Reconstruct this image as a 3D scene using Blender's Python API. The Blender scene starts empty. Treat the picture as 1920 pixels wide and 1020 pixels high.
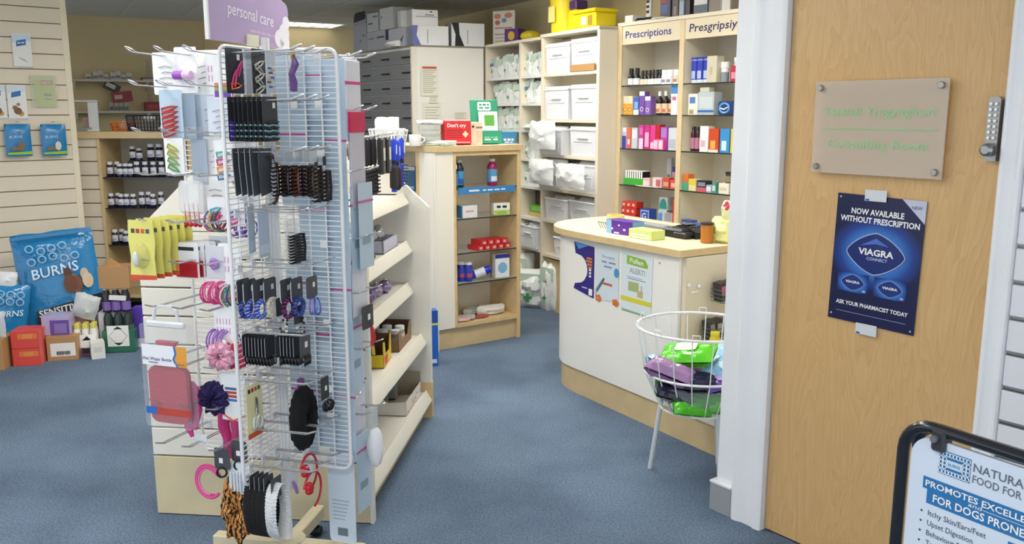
import bpy, math, random
from mathutils import Vector, Matrix, noise

# ---------------------------------------------------------------- camera, light, exposure
scene = bpy.context.scene
COL = scene.collection
cam_data = bpy.data.cameras.new('camera')
cam_data.sensor_width = 36.0
cam_data.lens = 36.0 * 1640.0 / 1920.0
cam_data.clip_start = 0.05
camera = bpy.data.objects.new('camera', cam_data)
COL.objects.link(camera)
camera.location = (0, 0, 1.62)
camera.rotation_euler = (math.radians(90 - 10.3), 0, 0)
scene.camera = camera

world = bpy.data.worlds.new('daylight')
scene.world = world
world.use_nodes = True
bg = world.node_tree.nodes['Background']
bg.inputs[0].default_value = (0.90, 0.95, 1.0, 1)   # overcast daylight coming in by the shop front
bg.inputs[1].default_value = 0.9

scene.view_settings.view_transform = 'Standard'
scene.view_settings.look = 'None'
scene.view_settings.exposure = 0.75
scene.view_settings.gamma = 1.0
scene.view_settings.use_curve_mapping = False
TROFFER_STRENGTH = 10.0

# ---------------------------------------------------------------- helpers
def lin(c):
    c = c / 255.0
    return c / 12.92 if c <= 0.04045 else ((c + 0.055) / 1.055) ** 2.4

def rgb(h):
    h = h.lstrip('#')
    return tuple(lin(int(h[i:i + 2], 16)) for i in (0, 2, 4)) + (1.0,)

_mats = {}
def mat(h, rough=0.5, metal=0.0, alpha=1.0, var=0.0, vscale=30.0, bump=0.0, bscale=60.0, sheen=0.0, emit=0.0, coat=0.0):
    """procedural principled material; var = value variation of a noise texture"""
    key = (h, rough, metal, alpha, var, vscale, bump, bscale, sheen, emit, coat)
    if key in _mats:
        return _mats[key]
    m = bpy.data.materials.new('mat_' + h.strip('#'))
    m.use_nodes = True
    nt = m.node_tree
    b = nt.nodes['Principled BSDF']
    c = rgb(h)
    b.inputs['Base Color'].default_value = c
    b.inputs['Roughness'].default_value = rough
    b.inputs['Metallic'].default_value = metal
    b.inputs['Alpha'].default_value = alpha
    b.inputs['Coat Weight'].default_value = coat
    if emit:
        b.inputs['Emission Color'].default_value = c
        b.inputs['Emission Strength'].default_value = emit
    if var or bump:
        tc = nt.nodes.new('ShaderNodeTexCoord')
    if var:
        n = nt.nodes.new('ShaderNodeTexNoise')
        n.inputs['Scale'].default_value = vscale
        n.inputs['Detail'].default_value = 4
        nt.links.new(tc.outputs['Object'], n.inputs['Vector'])
        r = nt.nodes.new('ShaderNodeValToRGB')
        lo = tuple(x * (1 - var) for x in c[:3]) + (1,)
        hi = tuple(min(1, x * (1 + var)) for x in c[:3]) + (1,)
        r.color_ramp.elements[0].position = 0.3
        r.color_ramp.elements[1].position = 0.7
        r.color_ramp.elements[0].color = lo
        r.color_ramp.elements[1].color = hi
        nt.links.new(n.outputs['Fac'], r.inputs['Fac'])
        nt.links.new(r.outputs['Color'], b.inputs['Base Color'])
    if bump:
        n2 = nt.nodes.new('ShaderNodeTexNoise')
        n2.inputs['Scale'].default_value = bscale
        n2.inputs['Detail'].default_value = 3
        nt.links.new(tc.outputs['Object'], n2.inputs['Vector'])
        bp = nt.nodes.new('ShaderNodeBump')
        bp.inputs['Strength'].default_value = bump
        bp.inputs['Distance'].default_value = 0.01
        nt.links.new(n2.outputs['Fac'], bp.inputs['Height'])
        nt.links.new(bp.outputs['Normal'], b.inputs['Normal'])
    _mats[key] = m
    return m

_textcache = {}
def text_geo(s, offset=0.0):
    k = (s, offset)
    if k not in _textcache:
        cu = bpy.data.curves.new('t', 'FONT')
        cu.body = s
        cu.size = 1.0
        cu.resolution_u = 2
        cu.offset = offset
        ob = bpy.data.objects.new('t', cu)
        me = bpy.data.meshes.new_from_object(ob)
        vs = [(v.co.x, v.co.y) for v in me.vertices]
        fs = [tuple(p.vertices) for p in me.polygons]
        bpy.data.objects.remove(ob)
        bpy.data.curves.remove(cu)
        bpy.data.meshes.remove(me)
        if vs:
            x0 = min(v[0] for v in vs); x1 = max(v[0] for v in vs)
        else:
            x0 = x1 = 0
        _textcache[k] = ([(v[0] - x0, v[1]) for v in vs], fs, x1 - x0)
    return _textcache[k]

class G:
    """collects shapes; obj() links them as ONE mesh object"""
    def __init__(s):
        s.v = []; s.f = []; s.fm = []; s.mats = []; s.M = Matrix.Identity(4); s.runs = []
    def at(s, loc=(0, 0, 0), rx=0, ry=0, rz=0):
        s.M = Matrix.Translation(loc) @ Matrix.Rotation(math.radians(rz), 4, 'Z') @ Matrix.Rotation(math.radians(ry), 4, 'Y') @ Matrix.Rotation(math.radians(rx), 4, 'X')
        return s
    def add(s, vs, fs, m):
        if m not in s.mats:
            s.mats.append(m)
        i = s.mats.index(m)
        n = len(s.v)
        M = s.M
        s.runs.append((n, len(vs), fs, m))
        s.v.extend((M @ Vector(p))[:] for p in vs)
        s.f.extend(tuple(a + n for a in f) for f in fs)
        s.fm.extend([i] * len(fs))
        return s
    def box(s, c, d, m, ch=0.0):
        x, y, z = c; a, b, e = d[0] / 2, d[1] / 2, d[2] / 2
        ch = min(ch, a * .9, b * .9, e * .9)
        if ch <= 0:
            vs = [(x + i * a, y + j * b, z + k * e) for i in (-1, 1) for j in (-1, 1) for k in (-1, 1)]
            fs = [(0, 1, 3, 2), (4, 6, 7, 5), (0, 4, 5, 1), (2, 3, 7, 6), (0, 2, 6, 4), (1, 5, 7, 3)]
            return s.add(vs, fs, m)
        vs = []; idx = {}
        for i in (-1, 1):
            for j in (-1, 1):
                for k in (-1, 1):
                    for ax in range(3):
                        p = [x + i * (a - ch), y + j * (b - ch), z + k * (e - ch)]
                        p[ax] = (x, y, z)[ax] + (i, j, k)[ax] * (a, b, e)[ax]
                        idx[(i, j, k, ax)] = len(vs); vs.append(tuple(p))
        I = lambda i, j, k, ax: idx[(i, j, k, ax)]
        fs = []
        for q in (-1, 1):
            r = [(-1, -1), (1, -1), (1, 1), (-1, 1)]
            fx = [I(q, u, w, 0) for u, w in r]; fy = [I(u, q, w, 1) for u, w in r]; fz = [I(u, w, q, 2) for u, w in r]
            fs.append(tuple(fx if q > 0 else fx[::-1])); fs.append(tuple(fy[::-1] if q > 0 else fy)); fs.append(tuple(fz if q > 0 else fz[::-1]))
        for u in (-1, 1):
            for w in (-1, 1):
                e1 = (I(u, w, -1, 0), I(u, w, -1, 1), I(u, w, 1, 1), I(u, w, 1, 0))
                e2 = (I(u, -1, w, 0), I(u, 1, w, 0), I(u, 1, w, 2), I(u, -1, w, 2))
                e3 = (I(-1, u, w, 1), I(1, u, w, 1), I(1, u, w, 2), I(-1, u, w, 2))
                fs.append(e1 if u * w > 0 else e1[::-1])
                fs.append(e2 if u * w > 0 else e2[::-1])
                fs.append(e3[::-1] if u * w > 0 else e3)
                for k in (-1, 1):
                    t = (I(u, w, k, 0), I(u, w, k, 1), I(u, w, k, 2))
                    fs.append(t if u * w * k > 0 else t[::-1])
        return s.add(vs, fs, m)
    def b2(s, lo, hi, m, ch=0.0):
        return s.box([(lo[i] + hi[i]) / 2 for i in range(3)], [hi[i] - lo[i] for i in range(3)], m, ch)
    def prism(s, poly, z0, z1, m, axis='z'):
        """poly in xy extruded z0..z1 ; axis 'y': poly in xz extruded along y ; axis 'x': poly in yz extruded along x"""
        n = len(poly)
        if axis == 'z':
            mk = lambda p, h: (p[0], p[1], h)
        elif axis == 'y':
            mk = lambda p, h: (p[0], h, p[1])
        else:
            mk = lambda p, h: (h, p[0], p[1])
        vs = [mk(p, z0) for p in poly] + [mk(p, z1) for p in poly]
        fs = [tuple(range(n))[::-1], tuple(range(n, 2 * n))]
        fs += [(i, (i + 1) % n, (i + 1) % n + n, i + n) for i in range(n)]
        return s.add(vs, fs, m)
    def quad(s, pts, m):
        return s.add(pts, [tuple(range(len(pts)))], m)
    def fr(s, x0, z0, x1, z1, y, m):
        """flat print rectangle on a front face (facing -y)"""
        return s.quad([(x0, y, z0), (x1, y, z0), (x1, y, z1), (x0, y, z1)], m)
    def poly(s, pts, y, m):
        return s.quad([(p[0], y, p[1]) for p in pts], m)
    def cyl(s, p0, p1, r, m, n=10, r2=None):
        p0 = Vector(p0); p1 = Vector(p1); r2 = r if r2 is None else r2
        d = (p1 - p0).normalized()
        u = d.orthogonal().normalized(); w = d.cross(u)
        vs = []
        for p, q in ((p0, r), (p1, r2)):
            for i in range(n):
                t = 2 * math.pi * i / n
                vs.append((p + u * math.cos(t) * q + w * math.sin(t) * q)[:])
        fs = [(i, (i + 1) % n, (i + 1) % n + n, i + n) for i in range(n)]
        fs += [tuple(range(n))[::-1], tuple(range(n, 2 * n))]
        return s.add(vs, fs, m)
    def tube(s, pts, r, m, n=6, closed=False, flat=1.0):
        pts = [Vector(p) for p in pts]
        N = len(pts)
        vs = []; prev = None
        for i, p in enumerate(pts):
            if closed:
                d = pts[(i + 1) % N] - pts[i - 1]
            else:
                d = pts[min(i + 1, N - 1)] - pts[max(i - 1, 0)]
            d.normalize()
            if prev is None:
                u = d.orthogonal().normalized()
            else:
                u = (prev - d * prev.dot(d))
                u = u.normalized() if u.length > 1e-6 else d.orthogonal().normalized()
            prev = u
            w = d.cross(u)
            rr = r[i] if isinstance(r, (list, tuple)) else r
            for k in range(n):
                t = 2 * math.pi * k / n
                vs.append((p + u * math.cos(t) * rr + w * math.sin(t) * rr * flat)[:])
        fs = []
        for i in range(N if closed else N - 1):
            a = i * n; b = ((i + 1) % N) * n
            fs += [(a + k, a + (k + 1) % n, b + (k + 1) % n, b + k) for k in range(n)]
        if not closed:
            fs += [tuple(range(n))[::-1], tuple(range((N - 1) * n, N * n))]
        return s.add(vs, fs, m)
    def lathe(s, prof, m, n=14, c=(0, 0, 0), a0=0, a1=360):
        full = abs(a1 - a0) >= 360
        k = n if full else n + 1
        vs = []
        for r, z in prof:
            for i in range(k):
                t = math.radians(a0 + (a1 - a0) * i / n)
                vs.append((c[0] + r * math.cos(t), c[1] + r * math.sin(t), c[2] + z))
        fs = []
        for j in range(len(prof) - 1):
            for i in range(n):
                i2 = (i + 1) % k
                fs.append((j * k + i, j * k + i2, (j + 1) * k + i2, (j + 1) * k + i))
        if full:
            if prof[0][0] > 1e-5: fs.append(tuple(range(k))[::-1])
            if prof[-1][0] > 1e-5: fs.append(tuple(range((len(prof) - 1) * k, len(prof) * k)))
        return s.add(vs, fs, m)
    def grid(s, fn, nu, nv, m, closeu=False):
        vs = [fn(i / nu, j / nv) for j in range(nv + 1) for i in range(nu + (0 if closeu else 1))]
        k = nu if closeu else nu + 1
        fs = [(j * k + i, j * k + (i + 1) % k, (j + 1) * k + (i + 1) % k, (j + 1) * k + i) for j in range(nv) for i in range(nu)]
        return s.add(vs, fs, m)
    def ball(s, c, r, m, nu=10, nv=7):
        rx, ry, rz = (r, r, r) if not isinstance(r, (tuple, list)) else r
        pr = []
        def fn(u, v):
            t = 2 * math.pi * u; p = math.pi * v
            return (c[0] + rx * math.sin(p) * math.cos(t), c[1] + ry * math.sin(p) * math.sin(t), c[2] - rz * math.cos(p))
        return s.grid(fn, nu, nv, m, closeu=True)
    def text(s, t, x, z, h, m, y=0.0, align='c', bold=0.0, w=None, slant=0.0, skew=0.0):
        """text on a front face (facing -y); h = capital height, w = forced width"""
        vs, fs, tw = text_geo(t, bold)
        if not vs: return s
        sc = h / 0.70
        sx = sc if w is None else w / tw
        W = tw * sx
        ox = x - (W / 2 if align == 'c' else (W if align == 'r' else 0))
        return s.add([(ox + v[0] * sx + slant * v[1] * sc, y, z + v[1] * sc + skew * v[0] * sx) for v in vs], fs, m)
    def marks(s, x, z, w, h, m, y=0.0, n=4, skew=0.0):
        """row of small word-shaped marks for print too small to read"""
        rn = random.Random(int(abs(w) * 1e5) + n); ws = [rn.uniform(.6, 1.6) for _ in range(n)]; t = sum(ws) + .35 * (n - 1); c = x - w / 2
        for k in ws:
            d = w * k / t
            s.quad([(c, y, z + skew * (c - x)), (c + d, y, z + skew * (c + d - x)), (c + d, y, z + h + skew * (c + d - x)), (c, y, z + h + skew * (c - x))], m); c += d + w * .35 / t
        return s
    def mesh(s, name, smooth=35):
        me = bpy.data.meshes.new(name)
        me.from_pydata(s.v, [], s.f)
        for m in s.mats: me.materials.append(m)
        me.polygons.foreach_set('material_index', s.fm)
        if smooth:
            me.polygons.foreach_set('use_smooth', [True] * len(s.f))
            me.set_sharp_from_angle(angle=math.radians(smooth))
        me.update()
        return me
    def objs(s, name, parent):
        """one object per shape that was added"""
        for n, k, fs, m in s.runs:
            q = G(); q.add(s.v[n:n + k], fs, m); q.obj(name, parent, 0)
    def obj(s, name, parent=None, smooth=35):
        return link(name, s.mesh(name, smooth), parent)

def link(name, me, parent=None, loc=None, rz=None):
    o = bpy.data.objects.new(name, me)
    COL.objects.link(o)
    if parent: o.parent = parent
    if loc is not None: o.location = loc
    if rz is not None: o.rotation_euler.z = math.radians(rz)
    return o

def tag(o, label, cat, group=None):
    o['label'] = label; o['category'] = cat
    if group: o['group'] = group
    return o

def struct(o):
    o['kind'] = 'structure'
    return o

def stuff(o):
    o['kind'] = 'stuff'
    return o

def thing(name, label, cat, loc=(0, 0, 0), rz=0, group=None, rx=0, ry=0):
    o = bpy.data.objects.new(name, None)
    o.empty_display_size = 0.05
    COL.objects.link(o)
    o.location = loc
    o.rotation_euler = (math.radians(rx), math.radians(ry), math.radians(rz))
    return tag(o, label, cat, group)

class Frame:
    """ground frame of a piece of furniture: x to the right along its face, y into it"""
    def __init__(s, ox, oy, rz):
        s.o = (ox, oy); s.rz = rz; a = math.radians(rz)
        s.x = (math.cos(a), math.sin(a)); s.y = (-math.sin(a), math.cos(a))
    def w(s, x, y=0.0, z=0.0):
        return (s.o[0] + s.x[0] * x + s.y[0] * y, s.o[1] + s.x[1] * x + s.y[1] * y, z)

DOOR = Frame(.991, 3.22, -53.13)
CTR = Frame(.289, 5.055, -58.19)
RX = Frame(.785, 6.55, -55.2)
DISP = Frame(-.514, 5.831, 35.52)
GOND = Frame(-1.455, 3.365, -6.0)
LW = Frame(-3.4, 6.78, 40.0)
BX = Frame(-.24, 8.115, -61.73)
DRW = Frame(-1.569, 8.882, -56.13)
CUP = Frame(-.873, 7.845, 21.96)
LOW = Frame(-3.5, 7.05, 1.15)
BWL = Frame(-4.78, 9.62, 28.48)
STA = Frame(-.805, 2.93, 72.0)      # panel towards the camera: x = -0.24 outer edge
STB = Frame(-.805, 2.93, -18.0)     # side panels: x > 0 right panel, x < 0 left panel

ORD = ['first', 'second', 'third', 'fourth', 'fifth', 'sixth', 'seventh', 'eighth', 'ninth', 'tenth', 'eleventh', 'twelfth', 'thirteenth', 'fourteenth', 'fifteenth', 'sixteenth', 'seventeenth', 'eighteenth']
RND = random.Random(7)

# shared finishes
CREAM = mat('#e9dfc8', .55, var=.03, vscale=3)
CREAM2 = mat('#e6e2d6', .5, var=.02, vscale=3)
MAPLE = mat('#d8bd8c', .45, var=.08, vscale=14)
WHITE = mat('#f1f1ee', .45)
WPAINT = mat('#eef0f2', .35, var=.02, vscale=4)
BLACK = mat('#17171a', .45)
GREYCARD = mat('#3a3c42', .5)
WIREWHITE = mat('#e8e8e6', .35)
CHROME = mat('#c9c9c9', .25, metal=1.0)
BRUSHED = mat('#a9a9a6', .38, metal=1.0)
GLASS = mat('#dfe9e4', .05, alpha=.22)
GLASSEDGE = mat('#23302d', .15)
CLEAR = mat('#f2f5f7', .12, alpha=.28)
MILKY = mat('#f3f5f7', .3, alpha=.72)
PAPER = mat('#f4f3ee', .7)
KRAFT = mat('#b98d5c', .8, var=.06, vscale=20)
# ================================================================ the room
def carpet():
    m = bpy.data.materials.new('mat_carpet'); m.use_nodes = True
    nt = m.node_tree; b = nt.nodes['Principled BSDF']; b.inputs['Roughness'].default_value = .95
    b.inputs['Specular IOR Level'].default_value = .1
    tc = nt.nodes.new('ShaderNodeTexCoord')
    n1 = nt.nodes.new('ShaderNodeTexNoise'); n1.inputs['Scale'].default_value = 110; n1.inputs['Detail'].default_value = 5; n1.inputs['Roughness'].default_value = .75
    n2 = nt.nodes.new('ShaderNodeTexNoise'); n2.inputs['Scale'].default_value = 1.6; n2.inputs['Detail'].default_value = 4
    r = nt.nodes.new('ShaderNodeValToRGB'); e = r.color_ramp.elements
    e[0].position = .32; e[0].color = rgb('#4a5c72'); e[1].position = .70; e[1].color = rgb('#8a9aab')
    x = e.new(.5); x.color = rgb('#697b90')
    r2 = nt.nodes.new('ShaderNodeValToRGB'); r2.color_ramp.elements[0].color = rgb('#d9d9dd'); r2.color_ramp.elements[1].color = (1, 1, 1, 1)
    r2.color_ramp.elements[0].position = .35; r2.color_ramp.elements[1].position = .6
    mx = nt.nodes.new('ShaderNodeMixRGB'); mx.blend_type = 'MULTIPLY'; mx.inputs[0].default_value = 1
    for n in (n1, n2): nt.links.new(tc.outputs['Object'], n.inputs['Vector'])
    nt.links.new(n1.outputs['Fac'], r.inputs['Fac']); nt.links.new(n2.outputs['Fac'], r2.inputs['Fac'])
    nt.links.new(r.outputs['Color'], mx.inputs[1]); nt.links.new(r2.outputs['Color'], mx.inputs[2])
    nt.links.new(mx.outputs['Color'], b.inputs['Base Color'])
    bp = nt.nodes.new('ShaderNodeBump'); bp.inputs['Strength'].default_value = .6; bp.inputs['Distance'].default_value = .004
    nt.links.new(n1.outputs['Fac'], bp.inputs['Height']); nt.links.new(bp.outputs['Normal'], b.inputs['Normal'])
    return m

def veneer():
    m = bpy.data.materials.new('mat_birch_veneer'); m.use_nodes = True
    nt = m.node_tree; b = nt.nodes['Principled BSDF']; b.inputs['Roughness'].default_value = .38
    tc = nt.nodes.new('ShaderNodeTexCoord')
    mp = nt.nodes.new('ShaderNodeMapping'); mp.inputs['Scale'].default_value = (5.5, 5.5, .9)
    n = nt.nodes.new('ShaderNodeTexNoise'); n.inputs['Scale'].default_value = 1.3; n.inputs['Detail'].default_value = 3; n.inputs['Distortion'].default_value = .8
    mth = nt.nodes.new('ShaderNodeMath'); mth.operation = 'MULTIPLY'; mth.inputs[1].default_value = 16
    fr = nt.nodes.new('ShaderNodeMath'); fr.operation = 'FRACT'
    r = nt.nodes.new('ShaderNodeValToRGB'); e = r.color_ramp.elements
    e[0].position = 0; e[0].color = rgb('#d2a86c'); e[1].position = 1; e[1].color = rgb('#d8b079')
    x = e.new(.12); x.color = rgb('#deb981'); x = e.new(.6); x.color = rgb('#dbb47b')
    n2 = nt.nodes.new('ShaderNodeTexNoise'); n2.inputs['Scale'].default_value = 22; n2.inputs['Detail'].default_value = 5
    mp2 = nt.nodes.new('ShaderNodeMapping'); mp2.inputs['Scale'].default_value = (6, 6, .35)
    r2 = nt.nodes.new('ShaderNodeValToRGB'); r2.color_ramp.elements[0].color = rgb('#e9e4dc'); r2.color_ramp.elements[1].color = (1, 1, 1, 1)
    mx = nt.nodes.new('ShaderNodeMixRGB'); mx.blend_type = 'MULTIPLY'; mx.inputs[0].default_value = 1
    L = nt.links.new
    L(tc.outputs['Object'], mp.inputs['Vector']); L(mp.outputs['Vector'], n.inputs['Vector']); L(n.outputs['Fac'], mth.inputs[0]); L(mth.outputs[0], fr.inputs[0]); L(fr.outputs[0], r.inputs['Fac'])
    L(tc.outputs['Object'], mp2.inputs['Vector']); L(mp2.outputs['Vector'], n2.inputs['Vector']); L(n2.outputs['Fac'], r2.inputs['Fac'])
    L(r.outputs['Color'], mx.inputs[1]); L(r2.outputs['Color'], mx.inputs[2]); L(mx.outputs['Color'], b.inputs['Base Color'])
    return m

WALLPAINT = mat('#e3d2a6', .8, var=.03, vscale=2, bump=.05, bscale=200)
CEILT = mat('#dcdcd8', .9, var=.05, vscale=40, bump=.15, bscale=120)
SLAT = mat('#eaddc6', .5, var=.025, vscale=2)
CORE = mat('#8f8062', .7)

floor = struct(G().b2((-8, -1.5, -.1), (5, 12.5, 0), carpet()).obj('floor'))

# ceiling slab with its tiles (grid turned like the back wall)
g = G(); g.b2((-8, -1.5, 2.668), (5, 12.5, 2.75), mat('#b9b9b6', .8)); ceiling = struct(g.obj('ceiling'))
tile = G().box((0, 0, 0), (.585, .585, .016), CEILT, .003).mesh('tile')
LIGHTS = {}
def ceil_pt(i, j): return BWL.w(-.35 + i * .6, -.3 - j * .6, 2.655)
def in_room(p):
    # left of the shelving wall behind the prescription bays, right of the slat wall line
    return -8 < p[0] < 4.6 and -1.2 < p[1] < 12.2
ADDED_FIT = [(4, 8), (4, 11), (1, 9), (1, 12), (-2, 12), (-1, 16)]  # ceiling lights out of view, added and placed to brighten the shop
fix = {(4, 0), (5, 0)} | set(ADDED_FIT) | {(i + 1, j) for i, j in ADDED_FIT}
for i in range(-3, 14):
    for j in range(0, 18):
        p = ceil_pt(i, j)
        if (i, j) in fix or not in_room(p): continue
        if p[1] < 5.2: continue
        link('tile', tile, ceiling, p, BWL.rz)
tb = G()
for i in range(-3, 15):
    a = BWL.w(-.65 + i * .6, -.0, 2.659); b = BWL.w(-.65 + i * .6, -6.6, 2.659)
    tb.cyl(a, b, .008, WHITE, 4)
for j in range(0, 12):
    a = BWL.w(-2.4, -j * .6, 2.659); b = BWL.w(8, -j * .6, 2.659)
    tb.cyl(a, b, .008, WHITE, 4)
stuff(tb.obj('ceiling_grid', ceiling))

# recessed fluorescent fittings, two tiles long; all but the rear one added for light
DIFF = mat('#fffcf6', .4, emit=TROFFER_STRENGTH)
DIFFDIM = mat('#fff9ea', .4, emit=TROFFER_STRENGTH * .08)
def troffer(i, j, label, diff=None):
    p = ceil_pt(i + .5, j)
    t = thing('ceiling_light', label, 'ceiling light', (p[0], p[1], 2.63), BWL.rz, 'recessed fluorescent ceiling lights')
    G().b2((-.595, -.295, .0), (-.57, .295, .03), WHITE).b2((.57, -.295, 0), (.595, .295, .03), WHITE).b2((-.57, -.295, 0), (.57, -.27, .03), WHITE).b2((-.57, .27, 0), (.57, .295, .03), WHITE).obj('frame', t)
    G().b2((-.57, -.27, .012), (.57, .27, .022), diff or DIFF).obj('diffuser', t)
    for k in range(7):
        G().b2((-.5 + k * .165, -.268, .0), (-.494 + k * .165, .268, .011), CHROME).obj('louvre', t)
troffer(4, 0, 'bright louvred ceiling light far back behind the purple header sign', DIFFDIM)
for k, (i, j) in enumerate(ADDED_FIT):
    troffer(i, j, 'recessed louvred ceiling light added out of view ' + ('above the dispensary counter', 'above the serving counter', 'above the far end of the gondola', 'above the wire card stand', 'above the open carpet left of the gondola', 'above the shop entrance')[k])

# left slat wall
W = Frame(*LW.o, LW.rz)
wl = struct(G().b2((-4.6, .014, 0), (.05, .12, 2.66), CORE).obj('wall_left')); wl.location = LW.w(0); wl.rotation_euler.z = math.radians(LW.rz)
sl = G().box((-2.28, .006, 0), (4.62, .016, .106), SLAT, .003).mesh('slat')
z = .09
while z < 2.64:
    link('slat', sl, wl, (0, 0, z + .001)); z += .1121
G().b2((.018, -.006, 0), (.062, .125, 2.66), mat('#efe4c8', .5), .002).obj('trim_1', wl)

# back wall, wall behind the prescription shelving, cream painted
wb = struct(G().b2((-2.2, 0, 0), (5.2, .12, 2.67), WALLPAINT).obj('wall_back')); wb.location = BWL.w(0); wb.rotation_euler.z = math.radians(BWL.rz)
RWALL = Frame(*RX.w(0, .42)[:2], -60)
wr = struct(G().b2((-4.4, 0, 0), (4.0, .12, 2.67), WALLPAINT).obj('wall_right_rear')); wr.location = RWALL.w(0); wr.rotation_euler.z = math.radians(-60)
# chimney breast in the far corner of the back wall
pb = struct(G().b2((1.42, -.10, 0), (1.9, .02, 2.66), mat('#dcc79b', .8)).obj('trim_2')); pb.location = BWL.w(0); pb.rotation_euler.z = math.radians(BWL.rz)

# door wall
wd = struct(G().b2((-.235, 0, 0), (-.012, .12, 2.67), WPAINT).b2((.774, 0, 0), (4.4, .12, 2.67), WPAINT).b2((-.012, 0, 2.05), (.774, .12, 2.67), WPAINT).obj('wall_right')); wd.location = DOOR.w(0); wd.rotation_euler.z = math.radians(DOOR.rz)
wret = struct(G().b2((-.235, .12, 0), (-.115, 2.1, 2.67), WPAINT).obj('wall_return')); wret.location = DOOR.w(0); wret.rotation_euler.z = math.radians(DOOR.rz)

def casing(name, x0, x1, flip):
    w = x1 - x0
    prof = [(0, 0), (0, -.018), (.08, -.024), (.2, -.024), (.28, -.019), (.36, -.017), (.62, -.017), (.70, -.022), (.78, -.026), (.9, -.026), (1, -.014), (1, 0)]
    pts = [((x0 + w * a if not flip else x1 - w * a), b) for a, b in prof]
    o = struct(G().prism(pts, 0, 2.06, WPAINT).obj(name)); o.location = DOOR.w(0, -.001); o.rotation_euler.z = math.radians(DOOR.rz); return o
casing('trim_3', -.150, -.001, True)
casing('trim_4', .767, .838, False)
o = struct(G().b2((-.001, -.018, 2.022), (.767, .0, 2.10), WPAINT, .004).b2((-.012, .0, 0), (-.001, .12, 2.03), WPAINT).b2((.767, .0, 0), (.774, .12, 2.03), WPAINT).b2((-.012, 0, 2.022), (.774, .12, 2.05), WPAINT).obj('trim_5')); o.location = DOOR.w(0); o.rotation_euler.z = math.radians(DOOR.rz)
# skirting round the wall end
SKIRT = mat('#9aa0a4', .45)
o = struct(G().prism([(-.15, -.001), (-.15, -.02), (-.255, -.02), (-.255, .5), (-.236, .5), (-.236, -.001)], 0, .118, SKIRT).prism([(-.15, -.001), (-.15, -.022), (-.257, -.022), (-.257, .5), (-.236, .5), (-.236, -.001)], .118, .126, WPAINT).obj('baseboard_right')); o.location = DOOR.w(0); o.rotation_euler.z = math.radians(DOOR.rz)

# the door leaf
VEN = veneer()
door = struct(thing('door_1', 'pale birch veneer door', 'door', DOOR.w(0, .0), DOOR.rz)); del door['label'], door['category']
G().b2((.003, .008, .006), (.762, .05, 2.018), VEN, .002).obj('leaf', door)
lk = G().prism([(.722 + .0, 1.485), (.727, 1.48), (.765 - .008, 1.48), (.757, 1.66), (.750, 1.667), (.73, 1.667), (.722, 1.66)], -.022, .006, mat('#a7a6a3', .35, metal=.7), 'y').obj('keypad_lock', door)
for r in range(7):
    for c in range(2):
        G().cyl((.732 + c * .015, -.029, 1.647 - r * .0165), (.732 + c * .015, -.02, 1.647 - r * .0165), .0048, CHROME, 8).obj('button', lk)
G().lathe([(0, 0), (.015, .002), (.020, .012), (.019, .028), (.012, .034), (0, .034)], BRUSHED, 14).obj('knob', lk).location = (0, 0, 0)
kn = lk.children[-1]; kn.rotation_euler.x = math.radians(90); kn.location = (.739, -.021, 1.513)

# white slat wall right of the door
ws = struct(G().b2((.84, -.004, 0), (4.3, .0, 2.6), mat('#b8bbbe', .5)).obj('wall_right_slatwall')); ws.location = DOOR.w(0, -.0005); ws.rotation_euler.z = math.radians(DOOR.rz)
sm = G().box((2.57, -.012, 0), (3.46, .016, .094), mat('#e4e6ea', .45), .002).mesh('slat')
am = G().b2((.84, -.019, -.007), (4.3, -.003, -.004), BRUSHED).b2((.84, -.019, .004), (4.3, -.003, .007), BRUSHED).mesh('aluminium_insert')
z = .105
while z < 2.5:
    link('slat', sm, ws, (0, 0, z)); link('aluminium_insert', am, ws, (0, 0, z + .0538)); z += .1077
# ================================================================ furniture
def arc(cx, cy, r, a0, a1, n):
    return [(cx + r * math.cos(math.radians(a0 + (a1 - a0) * i / n)), cy + r * math.sin(math.radians(a0 + (a1 - a0) * i / n))) for i in range(n + 1)]

# ---- serving counter with the rounded end
ct = thing('serving_counter', 'cream serving counter with rounded end, maple edged top and posters on its front', 'counter', CTR.w(0), CTR.rz)
body = [(1.0, 0), (.12, 0)] + arc(.10, .36, .36, 270, 180, 10)[1:] + [(-.26, .66), (1.0, .66)]
kick = [(1.58, .012), (.12, .012)] + arc(.10, .36, .345, 270, 180, 10)[1:] + [(-.245, .64), (1.58, .64)]
top = [(1.03, -.025), (.30, -.045), (.12, -.045)] + arc(.10, .36, .40, 268, 180, 12)[1:] + [(-.31, .70), (1.03, .70)]
G().prism(body, .152, .928, mat('#f2f0e9', .42, var=.015, vscale=3)).obj('body', ct)
G().prism(kick, 0, .146, mat('#d5bd90', .5, var=.06, vscale=10)).obj('plinth', ct)
w = G().prism(top, .932, .966, MAPLE); wt = w.obj('worktop', ct)
ins = [(1.024, -.019), (.30, -.039), (.12, -.039)] + arc(.10, .36, .394, 268, 180, 12)[1:] + [(-.304, .69), (1.024, .69)]
G().prism(ins, .966, .9672, mat('#efe0bd', .38, var=.03, vscale=9)).obj('laminate_surface', wt)
G().b2((1.002, .0, .152), (1.56, .62, .47), mat('#eae4d4', .45)).obj('low_shelf_box', ct)
G().b2((1.003, .02, .472), (1.03, .66, .928), mat('#e4d8bd', .5)).obj('end_panel', ct)

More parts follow.
